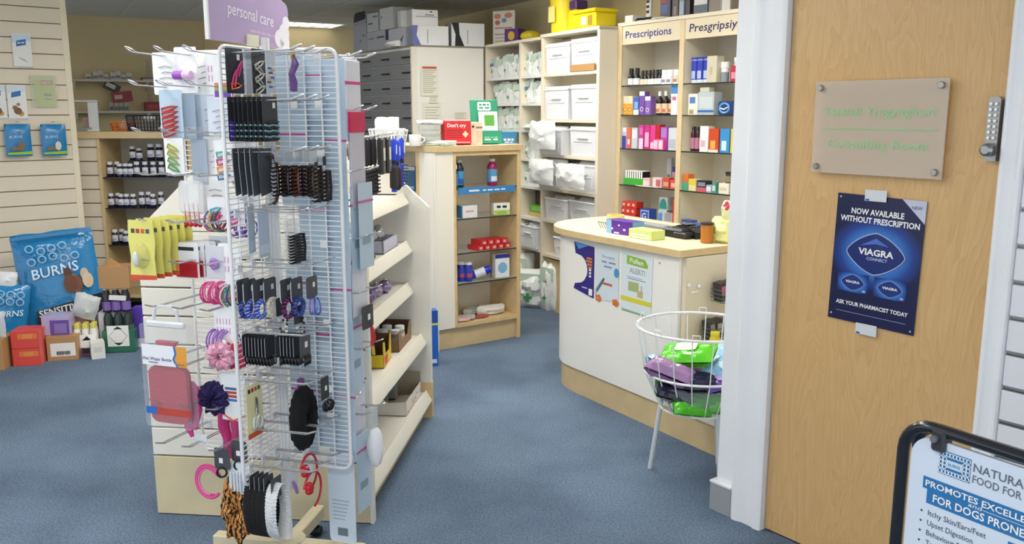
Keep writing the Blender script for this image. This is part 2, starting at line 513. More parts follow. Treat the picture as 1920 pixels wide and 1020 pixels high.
# ---- prescription shelving: two bays with glass shelves
rx = thing('prescription_shelving', 'tall cream shelving of two bays with glass shelves and blue bilingual lettering', 'shelving', RX.w(0), RX.rz)
for x in (0.0, .62, 1.24):
    u = G().b2((x - .022, .012, .0), (x + .022, .34, 2.235), mat('#e6dcc4', .5)).obj('upright', rx)
    G().b2((x - .022, -.002, .0), (x + .022, .012, 2.235), mat('#e0cca2', .45, var=.05, vscale=14), .002).obj('edging', u)
G().b2((-.02, .33, 0), (1.24, .345, 2.2), mat('#e3dccb', .6)).obj('back_panel', rx)
for k, x in enumerate((.022, .642)):
    G().b2((x, .004, 2.105), (x + .576, .02, 2.235), mat('#e3d6b8', .5)).obj('fascia', rx)
BLUEINK = mat('#2a3a8f', .5); NAVYINK = mat('#23265c', .5)
G().text('Prescriptions', .055, 2.148, .05, BLUEINK, .0025, 'l', .012, w=.46).obj('lettering', rx)
G().text('Presgripsiynau', .68, 2.148, .052, NAVYINK, .0025, 'l', .012, w=.535, slant=.12).obj('lettering', rx)
G().b2((-.02, -.005, 2.236), (1.262, .35, 2.26), CREAM).obj('top_board', rx)
RXZ = [1.815, 1.606, 1.364, 1.098]
gl = G(); gl.b2((0, .008, -.006), (.574, .325, 0), GLASS); gl.b2((0, .002, -.007), (.574, .008, .001), GLASSEDGE); glm = gl.mesh('glass_shelf')
for z in RXZ:
    for x in (.023, .643):
        link('glass_shelf', glm, rx, (x, 0, z))
G().b2((.022, .0, .80), (.598, .32, .835), CREAM).obj('base_shelf', rx)
G().b2((.642, .0, .80), (1.218, .32, .835), CREAM).obj('base_shelf', rx)
G().b2((.022, .02, 0), (.598, .04, .80), CREAM).obj('cupboard_door', rx)
G().b2((.642, .02, 0), (1.218, .04, .80), CREAM).obj('cupboard_door', rx)

# ---- shelving for bagged prescriptions and storage boxes
bxs = thing('storage_shelving', 'cream open shelving holding bagged prescriptions and lidded plastic boxes', 'shelving', BX.w(0), BX.rz)
CR3 = mat('#ebe1cb', .5)
for x0, x1, zt, dpt in ((-.02, .012, 2.2, .36), (.63, .66, 2.2, .36), (1.0, 1.035, 2.215, .36), (1.805, 1.84, 2.235, .19)):
    G().b2((x0, 0, 0), (x1, dpt, zt), CR3, .002).obj('upright', bxs)
G().b2((-.02, .35, 0), (1.03, .365, 2.2), mat('#e0d4b4', .6)).obj('back_panel', bxs)
G().b2((1.03, .18, 0), (1.84, .19, 2.2), mat('#e0d4b4', .6)).obj('back_panel', bxs)
G().b2((-.02, -.004, 2.2), (1.0, .36, 2.222), CR3).obj('top_board', bxs)
G().b2((1.0, -.006, 2.214), (1.84, .19, 2.238), CR3).obj('top_board', bxs)
for z in (1.905, 1.68, 1.46, 1.22, .99, .725, .47):
    G().b2((.012, .004, z), (.63, .345, z + .022), WHITE).obj('shelf', bxs)
    G().b2((.66, .004, z), (1.0, .345, z + .022), WHITE).obj('shelf', bxs)
for z in (1.905, 1.548, 1.27, 1.0, .74, .45):
    G().b2((1.035, .002, z), (1.805, .18, z + .024), CR3).obj('shelf', bxs)
G().b2((1.03, .03, 0), (1.805, .05, .43), MAPLE).obj('plinth', bxs)

# ---- tall cabinet of shallow drawers
dw = thing('drawer_cabinet', 'tall cabinet of grey shallow medicine drawers with a plain cream end', 'cabinet', DRW.w(0), DRW.rz)
cx, cy = 0, 0
def todrw(p):
    dx, dy = p[0] - DRW.o[0], p[1] - DRW.o[1]
    return (dx * DRW.x[0] + dy * DRW.x[1], dx * DRW.y[0] + dy * DRW.y[1])
poly = [(-.02, .02), (1.249, .02), todrw(CUP.w(.0, 0)), todrw(CUP.w(.66, 0)), todrw(CUP.w(.66, .6)), (-.02, .75)]
poly = [(-.02, .02), (1.245, .02), todrw(CUP.w(.665, .0)), todrw(CUP.w(.7, .5)), (-.02, .7)]
G().prism(poly, 0, 2.19, mat('#f2efe7', .45)).obj('carcass', dw)
G().prism([(p[0] * 1.002, p[1]) for p in poly], 2.19, 2.205, mat('#8b8478', .5)).obj('top_board', dw)
DG = mat('#8e9091', .5, var=.04, vscale=6)
dm = G().b2((.004, 0, .004), (.408, .025, .126), DG, .003).mesh('drawer')
hm = G().b2((.02, -.003, .060), (.39, .0, .064), mat('#9d9d9c', .4)).b2((.26, -.02, .056), (.40, .0, .068), BLACK, .003).mesh('handle')
for r in range(8):
    for c in range(3):
        d = link('drawer', dm, dw, (c * .412 + .005, -.006, 2.04 - r * .1315)); link('handle', hm, d)
G().b2((1.238, -.012, 0), (1.262, .03, 2.19), mat('#f2ecdd', .45)).obj('edge_strip', dw)

# ---- dispensary counter unit (display bay with glass shelves)
di = thing('dispensary_counter', 'high cream dispensary counter with maple edges and an open bay of glass shelves', 'counter', DISP.w(0), DISP.rz)
# second face runs back to the left
ang = math.radians(138 - 35.52)
lx, ly = math.cos(ang), math.sin(ang)
F2 = Frame(*DISP.w(0)[:2], 138 - 180)      # x along second face to the right
L2 = 1.5
p_end = (lx * L2, ly * L2)
nrm = (-ly, lx)
def f2(t, dpt): return (lx * t + ly * dpt * 1.0, ly * t - lx * dpt)
outer = [(.715, -.02), (.0, -.025), f2(L2, -.02), f2(L2, .42), f2(.30, .42), (.30, .42), (.715, .42)]
G().prism(outer, 1.365, 1.402, MAPLE).obj('worktop', di)
G().prism([(p[0] * .995, p[1] * .98) for p in outer], 1.402, 1.4035, mat('#efe1c0', .4)).obj('laminate_surface', di)
G().b2((.0, .004, .15), (.155, .02, 1.365), mat('#f1ecdf', .45)).obj('front_panel', di)
G().b2((.148, -.002, .15), (.168, .36, 1.365), MAPLE, .002).obj('upright', di)
G().b2((.676, -.002, .0), (.706, .42, 1.365), MAPLE, .002).obj('upright', di)
G().b2((.168, -.002, 1.335), (.676, .02, 1.365), MAPLE).obj('top_rail', di)
G().b2((.168, -.002, .148), (.676, .36, .174), MAPLE).obj('base_shelf', di)
G().b2((.168, .35, .17), (.676, .37, 1.365), mat('#e4dcc9', .55)).obj('back_panel', di)
G().b2((.0, .03, .0), (.676, .06, .148), mat('#d5bd90', .5, var=.06, vscale=10)).obj('plinth', di)
DZ = [1.113, .905, .667, .451]
gl = G(); gl.b2((0, .012, -.006), (.506, .345, 0), GLASS); gl.b2((0, .006, -.007), (.506, .012, .001), GLASSEDGE); dgm = gl.mesh('glass_shelf')
for z in DZ: link('glass_shelf', dgm, di, (.169, 0, z))
STRIPB = mat('#2f84c4', .45)
g = G().b2((.185, -.004, 1.075), (.655, .004, 1.118), STRIPB); g.marks(.31, 1.090, .085, .012, WHITE, -.0048, 1); g.marks(.475, 1.091, .19, .009, WHITE, -.0048, 4)
g.obj('shelf_edge_strip', di)
# second face: panel, post, dark open bay
g = G()
def wallq(t0, t1, d0, d1, z0, z1, m, name):
    G().prism([f2(t0, d0), f2(t1, d0), f2(t1, d1), f2(t0, d1)], z0, z1, m).obj(name, di)
wallq(.0, .16, .004, .02, .0, 1.365, mat('#f1ecdf', .45), 'front_panel')
wallq(.155, .185, -.002, .36, .0, 1.365, MAPLE, 'upright')
wallq(1.42, 1.45, -.002, .36, .0, 1.365, MAPLE, 'upright')
wallq(.185, 1.42, .34, .36, .0, 1.365, mat('#d9cfb9', .55), 'back_panel')
for z in (1.085, .85, .6, .35): wallq(.185, 1.42, .01, .34, z - .006, z, GLASS, 'glass_shelf')
wallq(.185, 1.42, .0, .34, .14, .165, MAPLE, 'base_shelf')

# ---- low cabinet at the back left with slatted end
lc = thing('bottle_cabinet', 'high cream cabinet by the slat wall with shelves of dark bottles', 'cabinet', LOW.w(0), LOW.rz)
G().b2((0, .03, 0), (.18, .42, 1.42), CORE).obj('carcass', lc)
sm2 = G().box((.09, .022, 0), (.185, .016, .104), SLAT, .003).mesh('slat')
z = .06
while z < 1.42:
    link('slat', sm2, lc, (0, 0, z)); z += .1121
G().b2((.18, .0, 0), (.205, .42, 1.42), MAPLE, .002).obj('upright', lc)
G().b2((.90, .0, 0), (.93, .42, 1.42), MAPLE, .002).obj('upright', lc)
G().b2((.205, .40, 0), (.90, .42, 1.42), mat('#cfc9b8', .6)).obj('back_panel', lc)
G().b2((-.01, -.02, 1.42), (1.0, .46, 1.475), MAPLE, .003).obj('worktop', lc)
LZ = [1.112, .862, .56]
for z in LZ:
    G().b2((.206, .01, z - .008), (.899, .40, z - .001), mat('#2a2c36', .2, alpha=.85)).obj('glass_shelf', lc)
G().b2((.206, .005, .12), (.899, .40, .145), MAPLE).obj('base_shelf', lc)

# ---- wall shelves behind it
def wallshelf(z, lab):
    t = thing('wall_shelf', lab, 'shelf', BWL.w(-.1, -.30, z), BWL.rz)
    G().b2((0, 0, -.022), (1.9, .295, 0), mat('#d9d4c4', .5)).obj('board', t)
    for x in (.16, .88, 1.6): G().prism([(.29, -.022), (.02, -.022), (.29, -.12)], x - .006, x + .006, WHITE, 'x').obj('bracket', t)
wallshelf(1.972, 'upper pale shelf on the dim back wall')
wallshelf(1.642, 'lower pale shelf on the dim back wall')
G().b2((0, 0, 0), (.03, .012, .8), mat('#b9b3a5', .4)).obj('shelf_upright_rail')
o = bpy.context.scene.objects['shelf_upright_rail']; o.location = BWL.w(.80, -.014, 1.4); o.rotation_euler.z = math.radians(BWL.rz); tag(o, 'grey slotted metal rail holding the wall shelves', 'shelf rail')

# ---- gondola (double sided shop shelving) behind the card stand
gd = thing('shelving_gondola', 'cream double sided shop gondola with slatted end and sloping shelf fronts', 'gondola', GOND.w(0), GOND.rz)
GW, GL = .90, 1.27
GCREAM = mat('#ece8dc', .45, var=.015, vscale=3)
endp = [(.0, .13), (GW, .13), (GW, 1.14), (GW - .25, 1.38), (.25, 1.38), (.0, 1.14)]
# slatted end facing the camera: core plus one board per slat
G().prism([(.01, .02), (GW - .01, .02), (GW - .01, 1.16), (GW - .24, 1.39), (.24, 1.39), (.01, 1.16)], .008, .03, mat('#7d7562', .7), 'y').obj('end_core', gd)
z = .0; zs = [0, .255, .375, .49, .605, .72, .835, .95, 1.065, 1.18]
for k in range(len(zs) - 1):
    a, b = zs[k] + .003, zs[k + 1] - .004
    if k == len(zs) - 2: b = 1.17
    G().box((GW / 2, .002, (a + b) / 2), (GW, .014, b - a), GCREAM if k else mat('#d9cba6', .5, var=.05, vscale=8), .002).obj('slat', gd)
G().prism([(.006, 1.174), (GW - .006, 1.174), (GW - .245, 1.40), (.245, 1.40)], -.005, .009, GCREAM, 'y').obj('slat', gd)
G().b2((GW - .006, -.006, 0), (GW + .008, .03, 1.175), GCREAM, .002).obj('edge_strip', gd)
G().prism(endp, GL - .03, GL, GCREAM, 'y').obj('end_panel', gd)
G().b2((GW - .06, GL - .031, 0), (GW + .002, GL + .004, .2), MAPLE).obj('end_foot', gd)
G().b2((.42, .03, .1), (.48, GL - .03, 1.40), GCREAM).obj('spine_panel', gd)
G().b2((.05, .03, 0), (GW - .05, GL - .03, .125), mat('#d5bd90', .5, var=.06, vscale=10)).obj('plinth', gd)
# right-hand shelves: board, price rail
GS = [(1.205, .115), (.955, .10), (.735, .10), (.46, .035), (.145, .012)]
PR = mat('#e9e4d4', .35)
for z, back in GS:
    x1 = GW - back
    sh = G().b2((.48, .032, z - .025), (x1 - .02, GL - .032, z), mat('#f0ece1', .42)).obj('shelf', gd)
    G().prism([(x1 - .022, z + .012), (x1 - .018, z + .012), (x1 + .012, z - .038), (x1 + .012, z - .046), (x1 - .022, z - .046)], .032, GL - .032, PR, 'y').obj('price_rail', sh)
for z, back in GS:
    x1 = back
    sh = G().b2((x1 + .02, .032, z - .025), (.42, GL - .032, z), mat('#f0ece1', .42)).obj('shelf', gd)
    G().prism([(x1 + .022, z + .012), (x1 + .018, z + .012), (x1 - .012, z - .038), (x1 - .012, z - .046), (x1 + .022, z - .046)], .032, GL - .032, PR, 'y').obj('price_rail', sh)
# ================================================================ spinner stand with hair accessories
sd = thing('card_display_stand', 'tall white wire display stand with four grid wings on a wooden cross base', 'display stand', (-.805, 2.93, 0), 0)
SW = mat('#eeefef', .3)
CHROMEW = mat('#c6c8ca', .25, metal=.7)
G().cyl((0, 0, .10), (0, 0, 1.86), .016, SW, 10).obj('pole', sd)
WB = mat('#dbcfae', .55, var=.04, vscale=12)
for a in (-10, 80, 170, 260):
    b = G().box((.155, 0, .085), (.26, .045, .05), WB, .004).obj('base_bar', sd); b.rotation_euler.z = math.radians(a)
    G().lathe([(0, -.022), (.018, -.022), (.024, 0), (.018, .022), (0, .022)], BLACK, 10).at((0, 0, 0)).obj('castor', b)
    c = b.children[-1]; c.rotation_euler.x = math.radians(90); c.location = (.24, 0, .024)
G().cyl((0, 0, .06), (0, 0, .115), .06, WB, 14).obj('hub', sd)

def wing(frame_rz, x0, x1, z0=.41, z1=1.82):
    """frame tube with rounded corners and a grid of thin wires"""
    r = .03; pts = []
    for cx, cz, a0 in ((x1 - r, z1 - r, 0), (x0 + r, z1 - r, 90), (x0 + r, z0 + r, 180), (x1 - r, z0 + r, 270)):
        for i in range(5):
            t = math.radians(a0 + i * 22.5); pts.append((cx + r * math.cos(t), 0, cz + r * math.sin(t)))
    f = G().tube(pts, .0062, SW, 8, closed=True).obj('wing_frame', sd); f.rotation_euler.z = math.radians(frame_rz)
    g = G(); z = z0 + .018
    while z < z1 - .01:
        g.cyl((x0, 0, z), (x1, 0, z), .0021, SW, 4); z += .0172
    for k in (1, 2, 3):
        x = x0 + (x1 - x0) * k / 4
        g.cyl((x, .002, z0), (x, .002, z1), .0026, SW, 4)
    stuff(g.obj('wire_grid', f))
wing(STA.rz, -.242, -.018)
wing(STA.rz, .018, .30)
wing(STB.rz, .018, .262)
wing(STB.rz, -.34, -.018)

# header sign on top
hs = thing('header_sign', 'lilac board lettered personal care on top of the wire stand', 'sign', STA.w(0, .01, 1.835), STA.rz)
LIL = mat('#b59fc6', .45, var=.05, vscale=5)
prof = [(-.275, 0), (.16, 0), (.158, .125)] + [(.158 - .03 + .03 * math.cos(math.radians(a)), .125 + .028 * math.sin(math.radians(a))) for a in (15, 40, 65, 90)] + [(.02, .215), (-.10, .245), (-.275, .265)]
G().prism(prof, -.004, .004, LIL, 'y').obj('board', hs)
G().b2((-.281, -.006, 0), (-.273, .006, .27), WHITE).obj('edge_channel', hs)
WS = mat('#ece6f0', .5)
G().text('personal care', -.057, .084, .038, WS, -.0046, 'c', .008, w=.245, slant=.12, skew=-.08).obj('lettering', hs)
g = G().marks(.005, .035, .14, .008, mat('#cdb6cc', .5), -.0046, 5, -.06)
g.obj('small_lettering', hs)
g = G()
for cx, cz, r in ((.10, .03, .03), (.128, .05, .032), (.142, .085, .022), (.13, .02, .03)):
    g.poly([(cx + r * math.cos(t * .5236), cz + r * math.sin(t * .5236)) for t in range(12)], -.0045 - r * .01, mat('#eee9ee', .5))
g.obj('flower_print', hs)
G().box((-.06, -.008, .012), (.06, .006, .035), mat('#e8e2c8', .5)).obj('price_holder', hs)

# ---- hooks
def hook_mesh(L):
    pts = [(-.006, 0, 0), (-.006, -L + .02, .006), (-.009, -L + .004, .012), (-.006, -L - .012, .018), (0, -L - .018, .020), (.006, -L - .012, .018), (.009, -L + .004, .012), (.006, -L + .02, .006), (.006, 0, 0)]
    g = G().tube(pts, .0021, CHROMEW, 5); g.b2((-.012, -.002, -.02), (.012, .002, .006), SW)
    return g.mesh('hook')
HM = {}
def hook(fr, s, z, L, flip=0):
    if L not in HM: HM[L] = hook_mesh(L)
    p = fr.w(s, 0, z)
    o = link('hook', HM[L], sd, (p[0] + .805, p[1] - 2.93, z), fr.rz + flip); return o

# ---- kinds of hanging goods: origin at the hook, front faces -y
def rrect(w, z0, z1, r, n=3):
    pts = []
    for cx, cz, a0 in ((w / 2 - r, z1 - r, 0), (-w / 2 + r, z1 - r, 90), (-w / 2 + r, z0 + r, 180), (w / 2 - r, z0 + r, 270)):
        for i in range(n + 1):
            t = math.radians(a0 + i * 90 / n); pts.append((cx + r * math.cos(t), cz + r * math.sin(t)))
    return pts
def card(w, h, m, r=.006, y=0.0, up=.014):
    return G().prism(rrect(w, -h + up, up, r), y, y + .0014, m, 'y')
def ring(c, R, r, m, tilt=0, n=16, k=5, sq=1.0):
    pts = []
    for i in range(n):
        t = 2 * math.pi * i / n
        pts.append((c[0] + R * math.cos(t) * math.cos(tilt), c[1] + R * math.cos(t) * math.sin(tilt), c[2] + R * sq * math.sin(t)))
    return G().tube(pts, r, m, k, closed=True)
def coil(c, R, r, m, m2, turns=16):
    g = G(); N = turns * 6
    for col, ph in ((m, 0), (m2, math.pi)):
        pts = []
        for i in range(N):
            t = 2 * math.pi * i / N; q = t * turns + ph
            rr = R + r * math.cos(q)
            pts.append((c[0] + rr * math.cos(t), c[1] + r * math.sin(q), c[2] + rr * math.sin(t)))
        g.tube(pts, r * .42, col, 4, closed=True)
    return g
def scrunch(c, R, r, m, lobes=9, m2=None, sq=1.0, sd_=0, amp=1.0):
    rn = random.Random(sd_)
    ph = [rn.uniform(0, 6) for _ in range(4)]
    def fn(u, v):
        t = 2 * math.pi * u; q = 2 * math.pi * v
        k = r * (1 + amp * .28 * math.sin(lobes * t + ph[0] + 2 * math.sin(q)) + amp * .14 * math.sin(2.3 * lobes * t + ph[1] + q * 2))
        rr = R + k * math.cos(q)
        return (c[0] + rr * math.cos(t), c[1] + k * math.sin(q), c[2] + rr * math.sin(t) * sq)
    return G().grid(fn, 40, 10, m, closeu=True)
def vclip(x, z, w, h, m, a=0):
    """bent snap clip: thin pointed loop"""
    g = G(); ca, sa = math.cos(math.radians(a)), math.sin(math.radians(a))
    pts = [(-w / 2, -h * .5), (w * .1, -h * .42), (w / 2, 0), (w * .1, h * .42), (-w / 2, h * .5)]
    P = [(x + p[0] * ca - p[1] * sa, -.004, z + p[0] * sa + p[1] * ca) for p in pts]
    return g.tube(P, .0032, m, 5, closed=True)
def sticker(g, x, z, s=.014):
    return g.box((x, -.0012, z), (s, .0008, s * 1.2), mat('#f6f6f6', .6), .0002)
KINDS = {}
def kind(name):
    def deco(fn): KINDS[name] = [fn, None]; return fn
    return deco
def hang(name, k, fr, s, h, z, label, cat='hair accessory', group=None, dz=0, sway=0, flip=0):
    if KINDS[k][1] is None:
        parts = []
        for pn, g, subs in KINDS[k][0]():
            parts.append((pn, g.mesh(pn), [(sn, sg.mesh(sn)) for sn, sg in subs]))
        KINDS[k][1] = parts
    if fr is STB and not flip and h > .0: h = max(.02, h - (.09 if z > 1.28 else .045))
    p = fr.w(s, -h if not flip else h, z)
    t = thing(name, label, cat, p, fr.rz + flip + sway, group)
    for pn, me, subs in KINDS[k][1]:
        o = link(pn, me, t)
        for sn, sme in subs: link(sn, sme, o)
    return t

CARDB = mat('#303237', .5); CARDG = mat('#4b4e54', .5); EDGEG = mat('#9aa0a6', .5)
PUR = mat('#5a3fa8', .4); PINK = mat('#e04a8c', .4); ORANGE = mat('#e8632a', .4); SILV = mat('#d8d4c6', .3, metal=.6)
NAVY = mat('#1d2a7a', .35); MAG = mat('#8c2f6e', .4); TORT = mat('#22130e', .18, var=.6, vscale=60); RED = mat('#c81f2c', .4)
LBLUE = mat('#bcd3e4', .5); PALE = mat('#e9eef2', .5); WCARD = mat('#f5f6f6', .5); YEL = mat('#e4df7a', .5); FELT = mat('#141316', .95, bump=.9, bscale=260)

@kind('snap_pink')
def _():
    c = card(.088, .135, CARDB); c = c.text('', 0, 0, .01, WHITE)
    return [('card', c, []), ('clip', vclip(.018, -.045, .05, .012, PINK, 60), []), ('clip', vclip(-.008, -.075, .05, .014, PINK, 70), []), ('clip', vclip(.0, -.098, .05, .016, ORANGE, 5), []), ('price_sticker', sticker(G(), .018, -.012), [])]
@kind('snap_silver')
def _():
    out = [('card', card(.07, .135, CARDB), [])]
    for i in range(5): out.append(('clip', vclip(.0, -.032 - i * .019, .052, .013, SILV, -35 if i % 2 else 25), []))
    return out
@kind('clear_pouch')
def _():
    return [('pouch', G().box((0, .0, -.055), (.052, .006, .135), mat('#c7cfd8', .2, alpha=.55), .002), []), ('card', card(.05, .03, mat('#aab2bb', .5)), [])]
@kind('clear_pins')
def _():
    g = G()
    rn = random.Random(3)
    for i in range(9): g.box((rn.uniform(-.016, .016), -.001, -.045 - i * .007), (.018, .003, .005), mat(['#2b5fa6', '#d8a43a', '#3b3b44', '#b9d0e6'][i % 4], .4))
    return [('pouch', G().box((0, .002, -.055), (.05, .004, .13), mat('#c7cfd8', .2, alpha=.4), .001), []), ('beads', g, [])]
@kind('purple_twist')
def _():
    return [('ribbon', G().tube([(0, 0, 0), (.006, -.004, -.03), (-.008, .002, -.06), (.004, .004, -.085), (-.004, 0, -.11)], [.004, .012, .010, .013, .012], mat('#6c4a86', .3), 7), []), ('tag', card(.03, .03, mat('#d8c067', .5)), [])]
def ridged(mm, edge):
    g = G()
    for i in range(7):
        z = -.062 - i * .0085
        g.tube([(-.038, -.004, z), (-.02, -.009, z - .003), (0, -.006, z), (.02, -.010, z - .003), (.038, -.004, z)], .0034, mm if i % 2 == 0 else edge, 5)
    return g
@kind('ridge_teal')
def _(): return [('card', card(.080, .135, CARDB), [('price_sticker', sticker(G(), .02, -.012))]), ('slide_set', ridged(BLACK, mat('#7fa4ae', .3)), [])]
@kind('ridge_purple')
def _(): return [('card', card(.080, .135, CARDB), []), ('slide_set', ridged(mat('#4b36a8', .35), mat('#9b8fe0', .3)), [])]
@kind('comb_card')
def _():
    pts = [(-.036, .012), (.036, .012), (.036, -.04), (.026, -.07), (.03, -.125), (-.028, -.135), (-.033, -.07), (-.036, -.04)]
    g = G().prism(pts, 0, .0015, CARDG, 'y'); e = G().tube([(-.036, 0, .012), (-.036, 0, -.04), (-.033, 0, -.07), (-.028, 0, -.135)], .0013, EDGEG, 4)
    return [('card', g, [('card_edge', e)])]
@kind('banana_comb')
def _():
    pts = [(-.036, .012), (.036, .012), (.036, -.04), (.026, -.07), (.03, -.125), (-.028, -.135), (-.033, -.07), (-.036, -.04)]
    sp = [(.018 + .03 * math.sin(math.radians(a)) , -.012, -.085 + .075 * math.cos(math.radians(a))) for a in range(-10, 181, 19)]
    b = G().tube(sp, .006, mat('#5a4a50', .15), 7)
    for p in sp[1:]: b.cyl(p, (p[0] - .03, p[1] + .006, p[2] - .004), .0016, TORT, 4, .0008)
    return [('card', G().prism(pts, 0, .0015, CARDG, 'y'), []), ('banana_comb', b, [])]
def claw(w, hh, m, teeth=7):
    g = G()
    for sgn in (-1, 1):
        for i in range(teeth):
            z = -.035 - hh * i / (teeth - 1)
            g.tube([(0, -.006 + sgn * .004, z), (sgn * w * .35, -.012, z), (sgn * w * .5, 0, z - .003), (sgn * w * .4, .012, z)], [.004, .0042, .0034, .0016], m, 5)
        g.tube([(sgn * w * .3, -.011, -.032), (sgn * w * .38, -.012, -.035 - hh * .5), (sgn * w * .3, -.011, -.038 - hh)], .0046, m, 6)
    g.cyl((0, -.008, -.03), (0, -.008, -.042 - hh), .004, BLACK, 6)
    return g
@kind('claw_tort')
def _(): return [('hang_tab', card(.045, .035, mat('#cfd6dc', .2, alpha=.5)), []), ('claw', claw(.075, .085, TORT, 8), [])]
@kind('claw_brown')
def _(): return [('hang_tab', card(.045, .035, mat('#cfd6dc', .2, alpha=.5)), []), ('claw', claw(.075, .085, mat('#4c2214', .18, var=.5, vscale=50), 8), [])]
@kind('claw_black')
def _(): return [('hang_tab', card(.02, .03, BLACK), []), ('claw', claw(.036, .09, BLACK, 8), [])]
@kind('claw_black_bag')
def _():
    return [('bag', G().box((0, .018, -.05), (.075, .004, .13), mat('#dfe5ea', .12, alpha=.25), .001), []), ('claw', claw(.08, .085, mat('#141518', .35), 10), [])]
def coilcard(m, m2, R=.026):
    return [('card', card(.070, .075, CARDG, .010), [('price_sticker', sticker(G(), .012, -.016, .014))]), ('card_edge', G().tube([(-.035, 0, .004), (-.035, 0, -.052), (-.03, 0, -.06)], .0016, mat('#cfd2d6', .4), 4), []), ('coil_tie', coil((0, -.006, -.082), R, .0062, m, m2), [])]
KINDS['coil_blue'] = [lambda: coilcard(mat('#2540b8', .3), mat('#9fb4f0', .3)), None]
KINDS['coil_navy'] = [lambda: coilcard(NAVY, mat('#5468c8', .3)), None]
KINDS['coil_mag'] = [lambda: coilcard(MAG, mat('#2a2148', .3), .028), None]
KINDS['coil_gold'] = [lambda: coilcard(mat('#d8d2b0', .3), mat('#f2f0e4', .3)), None]
@kind('elastics_purple')
def _():
    out = [('card', card(.066, .07, CARDG, .010), [('price_sticker', sticker(G(), .01, -.014, .013))])]
    for i, m in enumerate((mat('#7d5fc4', .4), mat('#9a86d8', .4), mat('#5fa0dc', .4), mat('#6a4fb0', .4))):
        out.append(('elastic', ring((-.006 + i * .005, -.004 * i, -.082 - .003 * (i % 2)), .027, .0028, m, .3 + .2 * i), []))
    return out
@kind('elastics_black')
def _():
    g = G()
    for i in range(4): 
        q = ring((-.016 + i * .011, -.004, -.070), .013, .0028, BLACK, .9, 10, 4); g.add(q.v, q.f, BLACK)
    return [('card', card(.058, .07, CARDB, .007), [('card_edge', G().box((-.0285, .001, -.022), (.003, .002, .062), EDGEG, .0006))]), ('elastics', g, [])]
@kind('elastics_black_front')
def _():
    g = G()
    for i in range(4): 
        q = ring((-.016 + i * .011, -.006, -.070), .014, .003, BLACK, .5, 10, 4); g.add(q.v, q.f, BLACK)
    return [('card', card(.062, .072, CARDG, .007), [('price_sticker', sticker(G(), .004, -.018, .016))]), ('elastics', g, [])]
@kind('jet_beads')
def _():
    g = G(); rn = random.Random(5)
    for i in range(16): g.ball((rn.uniform(-.02, .03), -.004, -.02 - i * .006), (.005, .004, .005), mat('#2a2a2e', .2) if i % 3 else mat('#d9d9d9', .3), 6, 4)
    return [('card', card(.05, .06, CARDB), []), ('beads', g, [])]
@kind('scissors')
def _():
    g = G().tube([(0, -.006, -.03), (.003, -.006, -.085)], [.002, .0045], mat('#8b8d90', .25, metal=.8), 6)
    g.tube([(.006, -.007, -.035), (0, -.007, -.085)], [.002, .0045], mat('#9fa1a4', .25, metal=.8), 6)
    h = ring((-.012, -.006, -.118), .011, .0035, mat('#dfe3e4', .3), .2, 12, 5, 1.9); q = ring((.016, -.006, -.118), .011, .0035, mat('#dfe3e4', .3), -.2, 12, 5, 1.9); h.add(q.v, q.f, mat('#dfe3e4', .3))
    c = card(.088, .18, mat('#efe9b4', .5)); c.fr(-.044, -.166, .044, -.148, -.0006, mat('#e2582e', .5))
    for i, cc in enumerate(('#333333', '#c0392b', '#d35a2a', '#555555')): c.fr(-.034 + i * .018, -.012, -.021 + i * .018, .002, -.0006, mat(cc, .5))
    return [('card', c, []), ('scissor_blades', g, []), ('scissor_handles', h, [])]
@kind('fluffy')
def _(): return [('tag', card(.045, .09, mat('#8a4f96', .5)), [('price_sticker', sticker(G(), .008, -.02, .014))]), ('scrunchie', scrunch((0, -.004, -.125), .034, .030, FELT, 17, sq=1.75, amp=.35), [])]
@kind('bobble_card')
def _():
    g = G()
    for i in range(5):
        q = ring((-.012 + i * .007, -.006, -.082 - .004 * (i % 2)), .014, .0042, BLACK, .6 * i, 10, 5); g.add(q.v, q.f, BLACK)
    return [('card', card(.05, .075, CARDB, .004), [('price_sticker', sticker(G(), .004, -.024, .013))]), ('bobbles', g, [])]
def ribbed(m):
    def fn(u, v):
        t = math.pi * u * 2; q = 2 * math.pi * v
        k = .022 * (1 + .10 * math.sin(46 * t)); 
        return (.042 * math.sin(t) + k * math.sin(q) * .45 * math.sin(t), k * math.cos(q), -.105 - .095 * -math.cos(t) * -1 + k * .3 * math.sin(q) * math.cos(t))
    return G().grid(fn, 110, 6, m, closeu=True)
@kind('wrap_black')
def _(): return [('card', card(.055, .07, CARDG, .006), [('card_edge', G().box((-.027, .001, -.02), (.003, .002, .066), EDGEG, .0006))]), ('headwrap', ribbed(mat('#151517', .9, bump=.8, bscale=180)), [])]
@kind('wrap_white')
def _(): return [('card', card(.06, .075, CARDG, .006), [('price_sticker', sticker(G(), .008, -.024, .016))]), ('headwrap', ribbed(mat('#e8e9ea', .8, bump=.8, bscale=180)), [])]
def hairband(m, a0=-30, a1=210, R=.06, r=.004):
    return G().tube([(R * math.cos(math.radians(a)), -.006, -.075 + R * 1.15 * math.sin(math.radians(a))) for a in range(a0, a1 + 1, 12)], r, m, 6)
@kind('red_band')
def _():
    b = G()
    for k in range(5): b.ball((-.035 + .008 * math.cos(k * 1.3), -.016, -.055 + .011 * math.sin(k * 1.3)), .012, mat('#c4202e', .5), 8, 5)
    return [('hairband', hairband(mat('#c4202e', .35), -80, 170, .055), []), ('fabric_flower', b, []), ('card', card(.04, .05, PALE), [])]
@kind('lilac_small')
def _(): return [('card', card(.05, .08, PALE), []), ('trinket', G().tube([(-.01, -.004, -.04), (.0, -.006, -.065), (.012, -.004, -.09)], [.004, .008, .006], mat('#a884c0', .4), 6), [])]
